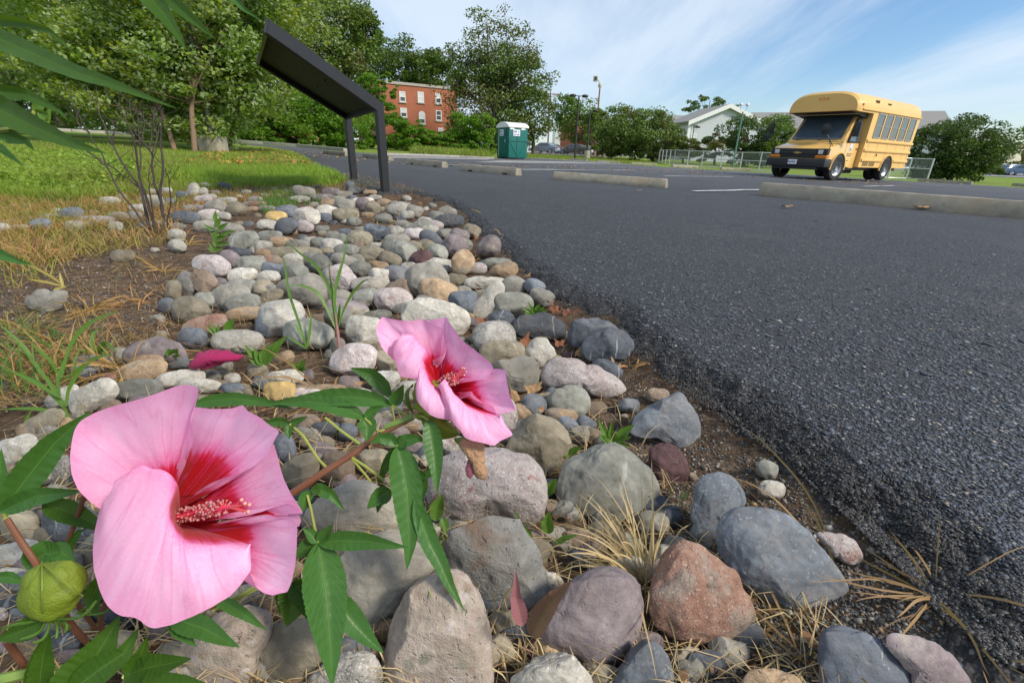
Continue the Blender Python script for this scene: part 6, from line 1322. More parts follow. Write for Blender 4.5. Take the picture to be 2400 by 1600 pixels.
# wheel arches and wheels
for s_ in (-1, 1):
    for y_, R_, xw in ((.98, .50, 1.0), (4.45, .50, 1.15)):
        V = [(y_+R_*math.cos(a), .40+R_*math.sin(a)) for a in np.linspace(-.1, math.pi+.1, 17)]
        MB().prism(V, s_*(xw+.004), s_*(xw-.25), 'x').build('wheel_arch', m_bb, bus)
        m = MB(); 
        for a, b in zip(V[:-1], V[1:]): m.bar((s_*(xw+.01), a[0], a[1]), (s_*(xw+.01), b[0], b[1]), .05, .04)
        m.build('arch_flare', m_yel3, bus)
        prof = [(.24, -.11), (.36, -.12), (.385, -.08), (.39, 0), (.385, .08), (.36, .12), (.24, .11)]
        wl = MB().lathe(prof, 28, 'x').build('wheel', m_tyre, bus, smooth=True, loc=(s_*(xw-.095), y_, .39), rot=(0, 0, RAD(-9) if y_ < 2 else 0))
        MB().lathe([(.001, s_*.10), (.07, s_*.12), (.09, s_*.06), (.18, s_*.05), (.235, s_*.10), (.245, s_*.115)], 24, 'x').build('rim', m_rim, wl, smooth=True)
        m = MB()
        for k_ in range(8): a = k_*math.pi/4; m.lathe([(.016, s_*.05), (.016, s_*.075), (.001, s_*.08)], 6, 'x', (0, .13*math.cos(a), .13*math.sin(a)))
        m.build('wheel_nuts', m_chr, wl)
        if y_ > 2: MB().lathe(prof, 24, 'x').build('wheel', m_tyre, bus, smooth=True, loc=(s_*(xw-.42), y_, .39))
MB().box(-.9, .9, .5, 6.1, .34, .46).build('chassis', m_bb, bus); MB().box(-.3, .5, 2.6, 3.4, .22, .36).build('fuel_tank', m_bb, bus, bevel=.05); MB().box(.80, .98, 1.35, 1.40, .16, .55).build('mud_flap', m_bb, bus)
# mirrors
m = MB(); m.tube([(1.0, 1.25, 1.42), (1.20, 1.12, 1.45)], .015, 6); m.tube([(1.0, 1.5, 1.75), (1.20, 1.18, 1.80)], .015, 6); mr_ = m.build('side_mirror', m_bb, bus); MB().box(1.14, 1.34, 1.06, 1.16, 1.40, 1.86).build('mirror_housing', m_bb, mr_, bevel=.03)
m = MB(); m.tube([(-1.0, 1.3, 1.95), (-1.62, 1.0, 1.92)], .014, 6); m.tube([(-1.0, 1.3, 2.05), (-1.66, 1.0, 1.98)], .014, 6); mr_ = m.build('side_mirror', m_bb, bus)
MB().box(-1.70, -1.54, .96, 1.06, 1.52, 1.90).build('mirror_housing', m_bb, mr_, bevel=.03); MB().lathe([(.001, -.05), (.12, -.03), (.145, .02), (.001, .05)], 18, 'z').build('convex_mirror', m_bb, mr_, loc=(-1.70, .94, 1.42), rot=(RAD(90), 0, 0))
m = MB(); m.tube([(.92, .45, 1.10), (.80, .30, 1.35), (.72, .26, 1.45)], .013, 6); m.tube([(.92, .30, .8), (.93, .28, 1.1), (.80, .30, 1.35)], .011, 6); cm = m.build('crossover_mirror', m_bb, bus)
MB().lathe([(.001, -.06), (.12, -.035), (.17, .02), (.001, .05)], 20, 'z').build('mirror_dish', m_bb, cm, loc=(.68, .25, 1.60), rot=(RAD(90), 0, 0))
# ================================================================== HIBISCUS
def petalmat():
    t = NT('hibiscus_petal'); uv = t.n('ShaderNodeUVMap').outputs[0]; sp = t.n('ShaderNodeSeparateXYZ'); t.l(uv, sp.inputs[0]); u, v = sp.outputs[0], sp.outputs[1]
    # veins fan out along v, drift with noise
    st = t.n('ShaderNodeCombineXYZ'); t.l(t.mth('MULTIPLY', u, 26), st.inputs[0]); t.l(t.mth('MULTIPLY', v, 1.6), st.inputs[1])
    fn = t.noise(st.outputs[0], 1.0, 5, .6, .3)
    st2 = t.n('ShaderNodeCombineXYZ'); t.l(t.mth('MULTIPLY', u, 7.5), st2.inputs[0]); t.l(t.mth('MULTIPLY', v, .9), st2.inputs[1])
    bv = t.noise(st2.outputs[0], 1.0, 2, .5, .4)
    ridge = t.rng(t.mth('ABSOLUTE', t.mth('SUBTRACT', bv, .5)), .0, .028, 1, 0)
    fr_ = t.mth('ADD', v, t.mth('MULTIPLY', t.mth('SUBTRACT', fn, .5), .22))
    c = t.ramp(fr_, [(.0, (.42, .001, .003)), (.38, (.52, .001, .008)), (.47, (.70, .010, .06)), (.53, (.88, .22, .48)), (.64, (.93, .45, .70)), (.86, (.93, .52, .76)), (1.0, (.92, .41, .67))])
    fine = t.rng(fn, .40, .62, 0, .24)
    c = t.mixc(t.mth('MULTIPLY', t.mth('MULTIPLY', fine, t.rng(v, .48, .9, 1, .5)), t.rng(v, .38, .52, 0, 1)), c, (.80, .17, .46))
    c = t.mixc(t.mth('MULTIPLY', ridge, t.rng(v, .35, .95, .55, .12)), c, (.74, .06, .28))
    mot = t.noise(t.pos(), 420, 3, .6); c = t.mixc(t.mth('MULTIPLY', t.rng(mot, .5, .7, 0, .30), t.rng(v, .45, .6)), c, (.95, .70, .84))
    c = t.mixc(t.mth('MULTIPLY', t.rng(mot, .64, .67, 0, 1), t.rng(v, .30, .5, .12, 0)), c, (.85, .25, .25))
    t.set(Base_Color=c, Roughness=.62, Specular_IOR_Level=.2, Sheen_Weight=.1)
    t.bump(t.mth('ADD', t.mth('MULTIPLY', fn, .7), t.mth('ADD', t.mth('MULTIPLY', ridge, -.25), t.mth('MULTIPLY', mot, .2))), .30, .0011)
    tr = t.n('ShaderNodeBsdfTranslucent'); t.l(c, tr.inputs['Color']); mx = t.n('ShaderNodeMixShader'); mx.inputs[0].default_value = .30
    t.l(t.b.outputs[0], mx.inputs[1]); t.l(tr.outputs[0], mx.inputs[2]); t.l(mx.outputs[0], t.out.inputs['Surface']); return t.m
m_pet = petalmat()
def resamp(P, n):
    P = np.asarray(P, float); s_ = np.r_[0, np.cumsum(np.linalg.norm(np.diff(P[:, :2], axis=0), axis=1))]; s_ /= s_[-1]; x = np.linspace(0, 1, n)
    Q = np.stack([np.interp(x, s_, P[:, i]) for i in range(P.shape[1])], 1)
    k = np.array([.25, .5, .25])
    for _ in range(1):
        Q2 = Q.copy()
        for i in range(P.shape[1]): Q2[1:-1, i] = np.convolve(Q[:, i], k, 'same')[1:-1]
        Q = Q2
    return Q
def petal(cr, apex, rim, par, org, fold=None, seed=0, rip=.0020, nu=80, nv=44, vf=.46, bulge=.018, th=.0005, rp=1.0):
    """apex (x,y,depth); rim/fold lists of (x,y,depth): outline in the photo, depth in metres. Surface runs apex -> (fold) -> rim"""
    def W_(P): P = np.array(P, float); c = cv(cr, P[:, :2]); return at(c[:, 0], c[:, 1], P[:, 2:3])
    C = W_(resamp(rim, nu)); A = W_([apex])[0]; u = np.linspace(0, 1, nu); v = np.linspace(0, 1, nv)[:, None, None]
    if fold is None:
        mid = (A+C)/2; view = (CAM-mid); view /= np.linalg.norm(view, axis=1)[:, None]
        ctl = A*.45+C*.55+view*bulge*-1.0
        P = (1-v)**2*A+2*(1-v)*v*ctl+v**2*C
    else:
        Fd = W_(resamp(fold, nu)); 
        # quadratic pieces meeting smoothly at the fold line
        v1 = np.clip(v/vf, 0, 1); v2 = np.clip((v-vf)/(1-vf), 0, 1)
        T = (C-A); T -= 0; c1 = Fd-(C-A)*.10; c2 = Fd+(C-A)*.16
        view = CAM-Fd; view /= np.linalg.norm(view, axis=1)[:, None]
        Pa = (1-v1)**2*A+2*(1-v1)*v1*(c1-view*.004)+v1**2*Fd; Pb = (1-v2)**2*Fd+2*(1-v2)*v2*((Fd+C)/2+view*.010)+v2**2*C
        P = np.where(v <= vf, Pa, Pb)
    # ripples: radial pleats and ruffled edge
    du = np.gradient(P, axis=1); dv = np.gradient(P, axis=0); n_ = np.cross(du, dv); n_ /= np.linalg.norm(n_, axis=2)[:, :, None]+1e-12
    uu, vv = np.meshgrid(u, v[:, 0, 0]); q = np.stack([uu*7, vv*1.5, 0*uu], -1).reshape(-1, 3)
    w = fbm(q, 3, seed+60).reshape(uu.shape)*np.clip(vv*1.4, 0, 1)*rip*1.3+vnoise(np.stack([uu*26, vv*.8, 0*uu], -1).reshape(-1, 3), seed).reshape(uu.shape)*rip*.16*np.sin(np.pi*np.clip(vv, 0, 1))
    w *= np.clip((1-vv)*6, .35, 1)
    P = P+n_*w[:, :, None]
    V = P.reshape(-1, 3)-org; idx = np.arange(nu*nv).reshape(nv, nu)
    Q = np.stack([idx[:-1, :-1], idx[:-1, 1:], idx[1:, 1:], idx[1:, :-1]], -1).reshape(-1, 4)
    o = npmesh('petal', V, Q, m_pet, par, smooth=True, uv=np.stack([uu.ravel()+seed*1.37, vv.ravel()**rp], -1))
    return o
def sub(parent, name, org):   # an empty part placed at org under parent
    o = bpy.data.objects.new(name, None); o.empty_display_size = .02; o.location = tuple(np.array(org)-np.array(parent.location)); return link(o, parent)
# ---- plant root stands out of frame at lower left
proot = at(330, 1590, .50); proot = np.array([proot[0], proot[1], float(soil_z(np.array([proot[0]]), np.array([proot[1]]))[0])])
plant = empty('hibiscus_plant', tuple(proot)); tag(plant, 'pink hibiscus plant with two open flowers leaning over the river stones in the foreground', 'plant')
o1 = at(*cv('F1', (700, 860)), .375); fl1 = sub(plant, 'flower', o1); fl1['label'] = 'large open pink hibiscus flower with red throat'
PO = o1
petal('F1', (700,760,.388), [(330,860,.345),(270,812,.338),(200,760,.330),(140,700,.325),(95,600,.320),(86,500,.318),(100,390,.318),(120,320,.320),(160,270,.322),(250,222,.326),(380,178,.330),(520,142,.334),(640,100,.338),(720,72,.340),(790,56,.342),(840,60,.343),(880,76,.344),(872,120,.346),(850,190,.350),(825,262,.354),(838,320,.356),(855,372,.357),(852,420,.358),(815,460,.364),(780,500,.369),(745,540,.374)], fl1, PO, seed=1, bulge=.012, rp=.62)
petal('F1', (700,850,.392), [(800,300,.378),(830,230,.372),(845,190,.370),(960,204,.366),(1080,200,.363),(1120,190,.362),(1146,175,.361),(1168,214,.360),(1250,255,.358),(1310,308,.356),(1372,342,.354),(1345,385,.356),(1325,430,.356),(1300,480,.356),(1255,530,.357),(1190,575,.358),(1120,604,.360),(1040,622,.363),(960,650,.367),(880,700,.373)], fl1, PO, seed=2, bulge=.010, rp=1.3)
petal('F1', (700,905,.392), [(1200,560,.374),(1290,480,.370),(1338,412,.368),(1350,470,.366),(1370,550,.364),(1400,640,.361),(1425,690,.359),(1450,735,.357),(1490,790,.355),(1518,838,.353),(1512,858,.353),(1480,822,.352),(1438,784,.351),(1390,792,.352),(1330,806,.354),(1260,832,.356),(1190,852,.359),(1100,872,.364)], fl1, PO, seed=3, bulge=.010, rp=1.35)
petal('F1', (1190,850,.366), [(1240,835,.362),(1340,803,.360),(1440,786,.359),(1475,830,.358),(1505,882,.358),(1492,925,.359),(1450,915,.361),(1380,890,.364)], fl1, PO, seed=5, rip=.0006, nv=20, bulge=.003)
petal('F1', (720,960,.392), [(1090,890,.366),(1190,868,.359),(1300,846,.354),(1345,858,.352),(1390,872,.350),(1450,866,.348),(1478,900,.347),(1484,940,.347),(1478,1050,.345),(1466,1170,.343),(1450,1260,.341),(1425,1328,.340),(1375,1336,.340),(1330,1350,.340),(1275,1330,.341),(1235,1295,.342),(1205,1245,.343),(1185,1195,.345),(1130,1150,.352),(1060,1100,.360)], fl1, PO, seed=4, bulge=.010, rp=1.55)
petal('F1', (760,900,.396), [(300,870,.330),(275,815,.330),(262,880,.328),(244,970,.325),(236,1060,.322),(238,1180,.319),(262,1290,.317),(285,1350,.316),(318,1410,.315),(360,1450,.315),(410,1474,.315),(470,1474,.316),(520,1492,.317),(545,1525,.318),(600,1548,.319),(720,1522,.322),(840,1470,.325),(950,1420,.328),(1070,1352,.332),(1140,1275,.335),(1180,1215,.337),(1205,1190,.339),(1196,1120,.343),(1190,1030,.350)], fl1, PO,
      fold=[(360,650,.322),(430,600,.321),(500,552,.321),(530,543,.321),(580,568,.322),(640,578,.323),(695,612,.324),(728,672,.326),(712,720,.326),(698,770,.326),(690,830,.325),(692,890,.324),(718,950,.324),(750,990,.325),(800,1036,.327),(900,1030,.333),(1040,1025,.340),(1188,1026,.349)], seed=6, rp=.70, vf=.45, rip=.0022)
# red funnel where the petals join
def throat(cr, cx, cy, d, r_px, par, org, deep=.03):
    m = []; n = 28
    for j in range(8):
        q = j/7; 
        for i in range(n):
            a = 2*math.pi*i/n; m.append(at(*cv(cr, (cx+r_px*q*math.cos(a), cy+r_px*q*math.sin(a))), d+deep*(1-q**1.6)))
    V = np.array(m)-org; idx = np.arange(8*n).reshape(8, n); idx = np.hstack([idx, idx[:, :1]])
    npmesh('corolla_tube', V, np.stack([idx[:-1, :-1], idx[:-1, 1:], idx[1:, 1:], idx[1:, :-1]], -1).reshape(-1, 4), m_pet, par, smooth=True, uv=np.stack([np.tile(np.arange(n)/n, 8), np.repeat(np.arange(8)/7*.30, n)], -1))
throat('F1', 820, 900, .385, 170, fl1, PO)
# staminal column
m_col = plain('staminal_column', (.80, .06, .14), .5, var=.15, nscale=200); m_ant = plain('anthers', (.46, .20, .20), .8, var=.3, nscale=900); m_sty = plain('style', (.70, .10, .12), .5, var=.1, nscale=200); m_stg = plain('stigma', (.72, .32, .28), .8)
def column(cr, pts, styles, fl, org, rad, n, seed, r0=.0017, stig=.0016):
    r_ = np.random.default_rng(seed); P = np.array(pts, float); c = cv(cr, P[:, :2]); W_ = at(c[:, 0], c[:, 1], P[:, 2:3]); m = MB().tube(W_-org, list(np.linspace(r0*1.3, r0*.8, len(W_))), 10); co = m.build('staminal_column', m_col, fl, smooth=True, fix=False)
    Wr = resamp(np.c_[W_], 40); V = []; Fs = []; b3, f3 = ICO[3][0][:, :], ICO[3][1]; bb, ff = ico(1); fil = MB(); k = 0
    VV = []; FF = []
    for i in range(n):
        s_ = r_.uniform(.10, .98); j = int(s_*38); p = Wr[j]; d = Wr[j+1]-Wr[j]; d /= np.linalg.norm(d); q = np.cross(d, r_.normal(size=3)); q /= np.linalg.norm(q)
        a = p+q*rad*r_.uniform(.75, 1.25)+d*rad*.3; fil.tube([p-org, (p+a)/2-org+d*.001, a-org], .00022, 4, cap=False)
        VV.append(bb*np.array([1.15, .85, .8])[None]*.00105*r_.uniform(.8, 1.3)@np.linalg.qr(r_.normal(size=(3, 3)))[0]+a-org); FF.append(ff+len(bb)*i)
    npmesh('anthers', np.concatenate(VV), np.concatenate(FF), m_ant, fl, smooth=True); fil.build('filaments', m_sty, fl, fix=False)
    m = MB(); tp = []
    for st_ in styles:
        Q = np.array(st_, float); c = cv(cr, Q[:, :2]); W2 = at(c[:, 0], c[:, 1], Q[:, 2:3]); m.tube(W2-org, .0007, 6); tp.append(W2[-1])
    so_ = m.build('style', m_sty, fl, smooth=True, fix=False); VV = np.concatenate([bb*stig+q-org for q in tp]); FF = np.concatenate([ff+len(bb)*i for i in range(len(tp))]); npmesh('stigma', VV, FF, m_stg, so_, smooth=True)
column('F1', [(640,905,.372),(700,875,.368),(800,850,.362),(900,830,.357),(1000,815,.352),(1060,800,.349)], [[(1055,800,.349),(1110,790,.346),(1140,760,.344)],[(1055,800,.349),(1120,800,.345),(1160,782,.343)],[(1055,800,.349),(1120,795,.345),(1188,790,.342)],[(1055,802,.349),(1120,822,.345),(1165,838,.343)],[(1055,802,.349),(1120,815,.345),(1180,832,.342)]], fl1, PO, .0050, 230, 1)
def W1(pts, cr='FX'): P = np.array(pts, float); c = cv(cr, P[:, :2]); return at(c[:, 0], c[:, 1], P[:, 2:3])
# second flower
o2 = at(*cv('F2', (640, 720)), .47); fl2 = sub(plant, 'flower', o2); fl2['label'] = 'smaller open pink hibiscus flower at the branch tip'
petal('F2', (600,650,.480), [(250,470,.452),(225,445,.448),(150,382,.442),(118,335,.440),(95,270,.438),(80,215,.437),(84,150,.437),(130,75,.440),(190,92,.442),(260,106,.444),(370,116,.447),(430,108,.449),(482,95,.450),(560,142,.452),(655,180,.455),(660,250,.457),(672,320,.459),(682,375,.461),(650,402,.463),(600,430,.467),(560,450,.470)], fl2, o2, seed=11, rp=.85, bulge=.010, rip=.0022)
petal('F2', (610,690,.484), [(560,260,.475),(530,160,.470),(525,110,.468),(600,100,.466),(640,92,.465),(686,78,.464),(690,110,.463),(730,170,.462),(800,268,.460),(850,312,.459),(900,352,.458),(980,412,.456),(1060,476,.454),(1085,522,.453),(1065,560,.453),(1045,585,.453),(1030,610,.453),(985,614,.455),(935,626,.456),(900,616,.458),(860,602,.461),(800,640,.466)], fl2, o2, seed=12, bulge=.008, rp=1.0)
petal('F2', (650,740,.484), [(860,590,.470),(960,545,.463),(1082,520,.458),(1150,524,.455),(1192,542,.453),(1196,620,.451),(1205,680,.450),(1222,760,.449),(1245,820,.448),(1272,876,.447),(1220,890,.448),(1180,898,.449),(1110,918,.450),(1095,880,.450),(1080,842,.450),(1040,832,.451),(1000,818,.452),(955,785,.453),(915,755,.454),(890,712,.455),(884,750,.458),(868,765,.461),(800,790,.466)], fl2, o2, seed=13, bulge=.008, rp=1.1)
petal('F2', (620,690,.486), [(290,300,.442),(240,282,.440),(224,350,.438),(226,400,.437),(240,460,.436),(262,520,.435),(278,570,.435),(300,592,.435),(360,604,.436),(425,622,.438),(412,680,.437),(412,730,.436),(425,790,.435),(450,830,.434),(500,880,.434),(540,918,.434),(600,945,.435),(660,955,.437),(722,962,.440)], fl2, o2,
      fold=[(300,235,.444),(350,228,.444),(385,236,.444),(412,265,.444),(440,310,.443),(492,370,.442),(485,410,.442),(476,450,.442),(482,505,.442),(505,560,.442),(530,620,.443),(560,665,.443),(590,700,.443),(620,725,.443),(640,760,.443)], seed=14, rp=.68, vf=.47, rip=.0018)
petal('F2', (660,720,.486), [(590,690,.446),(620,690,.444),(640,760,.441),(655,800,.438),(690,880,.434),(705,920,.432),(722,965,.431),(760,1015,.430),(805,1062,.429),(830,1108,.429),(860,1125,.429),(905,1140,.429),(1000,1160,.430),(1090,1186,.431),(1115,1160,.432),(1140,1140,.433),(1200,1115,.434),(1250,1090,.435),(1215,1040,.438),(1180,1000,.441),(1160,960,.444),(1140,925,.447)], fl2, o2,
      fold=[(665,612,.440),(680,635,.440),(700,675,.440),(722,715,.440),(745,745,.441),(775,770,.442),(805,795,.443),(850,835,.444),(880,858,.445),(925,880,.446),(980,905,.447),(1040,930,.448),(1100,940,.449),(1140,922,.450)], seed=15, rp=.68, vf=.47, rip=.0018)
petal('F2', (760,790,.482), [(850,740,.466),(920,760,.462),(1000,820,.458),(1080,845,.456),(1100,900,.456),(1140,925,.456),(1080,945,.458),(980,915,.462),(880,860,.468)], fl2, o2, seed=16, rip=.0005, nv=24, bulge=.004)
throat('F2', 690, 690, .476, 110, fl2, o2, .02)
column('F2', [(600,690,.466),(640,650,.462),(690,622,.458),(730,612,.455),(765,610,.453)], [[(760,605,.453),(785,560,.450),(815,520,.448)],[(760,605,.453),(800,560,.450),(832,522,.448)],[(760,608,.453),(805,575,.450),(848,552,.447)],[(762,608,.453),(800,585,.450),(832,578,.448)]], fl2, o2, .0052, 160, 2, stig=.0012)
# calyx of the second flower, epicalyx threads, withered bloom
m_cal = leafmat('calyx_green', (.16, .24, .02), (.22, .30, .03), trans=.25, veins=False); m_bud = plain('bud_green', (.15, .21, .012), .6, var=.3, nscale=45, bump=.35); m_stem = plain('green_stem', (.16, .25, .05), .5, var=.15, nscale=60)
t = NT('reddening_stem'); sp = t.n('ShaderNodeSeparateXYZ'); t.l(t.n('ShaderNodeUVMap').outputs[0], sp.inputs[0]); t.set(Base_Color=t.mixc(t.noise(t.pos(), 40, 3), (.15, .04, .028), (.20, .10, .045)), Roughness=.5); m_rst = t.m
m_pet2 = plain('petiole', (.26, .30, .06), .5, var=.25, nscale=80)
def tubeobj(name, pts, r, mat, par, cr='FX', n=8, label=None):
    Wd = W1(pts, cr); k = max(8, len(pts)*4); Ws = resamp(np.c_[Wd], k); rs = np.interp(np.linspace(0, 1, k), np.linspace(0, 1, len(r)) if isinstance(r, (list, tuple)) else [0, 1], r if isinstance(r, (list, tuple)) else [r, r])
    o = MB().tube(Ws-np.array(proot if par is plant else par_world(par)), list(rs), n).build(name, mat, par, smooth=True, fix=False)
    if label: o['label'] = label
    return o
def par_world(p):
    w = np.zeros(3)
    while p is not None: w = w+np.array(p.location); p = p.parent
    return w
def shell(cr, prof, mat, name, par):
    """closed shape from a traced outline, revolved thinly: list of (x, y_top, y_bottom, depth)"""
    pass
def blob(name, pts, dep, mat, par, cr, thick=.8, ridges=0, seed=1):
    """rounded solid with a traced outline, like the stones"""
    P = cv(cr, pts); c = P.mean(0); D = P-c; a = np.arctan2(-D[:, 1], D[:, 0]); r_ = np.hypot(D[:, 0], D[:, 1])*dep/F; o = np.argsort(a); a, r_ = a[o], r_[o]; aa = np.r_[a-2*np.pi, a, a+2*np.pi]; rr_ = np.tile(r_, 3)
    g_ = np.linspace(-np.pi, np.pi, 361); gr = np.interp(g_, aa, rr_); ker = np.hanning(13); ker /= ker.sum(); gr = np.convolve(np.r_[gr[-20:], gr, gr[:20]], ker, 'same')[20:-20]
    V, Fc = ICO[5]; th = np.arctan2(V[:, 1], V[:, 0]); rho = np.hypot(V[:, 0], V[:, 1]); Rr = np.interp(th, g_, gr); rm = r_.mean()
    k = rho**.96*(1+.03*fbm(V*3, 2, seed))
    if ridges: k = k*(1+.05*np.cos(th*ridges+2.0*V[:, 2])+.012*fbm(V*9, 2, seed+1))
    Wd = (np.cos(th)*k*Rr)[:, None]*R[:, 0]+(np.sin(th)*k*Rr)[:, None]*R[:, 1]+(V[:, 2]*rm*thick)[:, None]*R[:, 2]
    return npmesh(name, Wd+at(c[0], c[1], dep)-par_world(par), Fc, mat, par, smooth=True)
cx2 = blob('calyx', [(400,640),(425,622),(412,700),(440,820),(520,900),(620,950),(720,965),(800,1060),(820,1100),(740,1118),(620,1110),(540,1060),(470,960),(400,920),(378,850),(385,740)], .462, m_cal, fl2, 'F2', .5, 5)
blob('calyx_lobe', [(740,1120),(800,1112),(880,1150),(960,1218),(900,1215),(820,1180)], .446, m_ggr, fl2, 'F2', .2)
m = MB()
for k in range(9):
    r0_ = np.random.default_rng(k); x0, y0 = 400+r0_.uniform(-15, 120), 930+r0_.uniform(-10, 40)
    if k < 5: pts = [(395, 900, .458), (345+k*6, 850-k*5, .450), (318+k*8, 780-k*8, .448), (335+k*8, 710-k*6, .450), (395, 672-k*4, .455)]
    else: pts = [(430, 930, .458), (480+(k-5)*20, 962+(k-5)*3, .448), (540+(k-5)*14, 968-(k-5)*4, .446), (590+(k-5)*6, 945-(k-5)*6, .448)]
    Wd = W1(pts, 'F2'); m.tube(resamp(Wd, 12)-o2, .0006, 5)
m.build('epicalyx', m_ggr, fl2, smooth=True, fix=False)
m_wit = leafmat('withered_petals', (.30, .17, .09), (.40, .26, .15), trans=.15, rough=.8); t_ = m_wit.node_tree
wb = blob('withered_bloom', [(800,1105),(880,1140),(990,1165),(1000,1260),(1005,1330),(1025,1400),(1020,1455),(985,1470),(940,1465),(915,1420),(905,1340),(880,1300),(850,1250),(800,1200),(770,1150)], .447, plain('withered_brown_petal', (.34, .20, .11), .85, var=.55, nscale=22, bump=1.0), plant, 'F2', .55, 7); wb['label'] = 'withered brown crumpled bloom hanging below the smaller flower'
blob('withered_lobe', [(880,1290),(905,1340),(908,1430),(885,1465),(850,1410),(855,1350)], .444, plain('withered_magenta_petal', (.28, .09, .12), .85, var=.4, nscale=150, bump=.6), wb, 'F2', .35, 3)
# stems
tubeobj('stem', [(968,978,.462),(925,1000,.460),(885,1020,.458),(830,1062,.452),(765,1102,.446),(700,1145,.440),(620,1200,.436),(500,1290,.44),(400,1400,.46),(340,1530,.49),(330,1600,.50)], [.0026,.0028,.0032,.0035,.0037,.004,.0043,.0046,.005,.005,.0055], m_rst, plant, label='reddish main branch carrying the smaller flower')
tubeobj('stem', [(905,1000,.459),(930,990,.458),(968,975,.461)], [.0032,.003,.0034], m_stem, plant)
tubeobj('stem', [(340,1200,.392),(300,1290,.41),(250,1400,.43),(230,1470,.45),(300,1560,.49),(335,1610,.50)], [.0024]*6, m_rst, plant)
tubeobj('stem', [(16,1215,.385),(50,1270,.39),(92,1330,.395),(120,1400,.41),(180,1480,.44),(300,1600,.50)], [.0022,.0026,.0028,.003,.003,.003], m_rst, plant)
tubeobj('stem', [(198,1160,.40),(178,1220,.405),(160,1265,.41),(150,1315,.415),(170,1400,.43),(230,1480,.46)], [.0020]*6, m_rst, plant)
tubeobj('stem', [(-20,1595,.40),(10,1588,.40),(62,1578,.41),(120,1570,.43),(220,1560,.46),(330,1590,.5)], [.0045]*6, m_stem, plant)
tubeobj('stem', [(15,1500,.40),(45,1545,.41),(80,1580,.43),(110,1620,.45),(200,1640,.48)], [.003]*5, m_rst, plant)
# bud with curling bracts
BUD_ = [(98,1316),(60,1340),(45,1392),(62,1430),(95,1450),(125,1452),(160,1438),(190,1405),(200,1365),(196,1330),(170,1317),(135,1318)]; BUD_ = [(122+(x-122)*.84, 1385+(y-1385)*.98) for x, y in BUD_]
bd = blob('flower_bud', BUD_ or [(98,1316),(60,1340),(45,1392),(62,1430),(95,1450),(125,1452),(160,1438),(190,1405),(200,1365),(196,1330),(170,1317),(135,1318)], .345, m_bud, plant, 'FX', .7, 5, 4); bd['label'] = 'plump ribbed green bud left of the large flower'
Wb = par_world(plant); m = MB()
for a_, b_ in (((98,1316),(100,1450)),((100,1320),(192,1395)),((98,1318),(50,1400))):
    c_ = np.array([122, 1385]); P = [(a_[0]*(1-s_)+b_[0]*s_, a_[1]*(1-s_)+b_[1]*s_) for s_ in np.linspace(0, 1, 9)]; P = [(x, y, .345-.0215*max(0, 1-((x-122)/78)**2-((y-1385)/70)**2)**.5-.0004) for x, y in P]
    m.tube(W1(P)-Wb, .0006, 5)
m.build('bud_rib', leafmat('bud_rib_green', (.24, .32, .04), (.28, .36, .05)), bd, smooth=True, fix=False)
m = MB()
for P in ([(120,1448,.345),(150,1450,.335),(190,1448,.330),(215,1425,.328),(225,1408,.330)],[(110,1450,.345),(95,1480,.335),(70,1492,.33),(50,1497,.33)],[(118,1450,.345),(112,1480,.336),(100,1500,.332),(78,1505,.33)],[(128,1450,.345),(135,1475,.335),(132,1495,.332)],[(140,1448,.345),(155,1462,.335),(160,1472,.333),(152,1480,.333)],[(105,1448,.345),(60,1460,.335),(30,1462,.33),(5,1475,.33)],[(190,1430,.35),(225,1410,.345),(245,1395,.343),(255,1400,.342)],[(180,1436,.35),(220,1440,.345),(255,1432,.343),(262,1420,.343)]):
    m.tube(resamp(W1(P), 10)-Wb, .0010, 5)
m.build('bract', m_ggr, bd, smooth=True, fix=False)
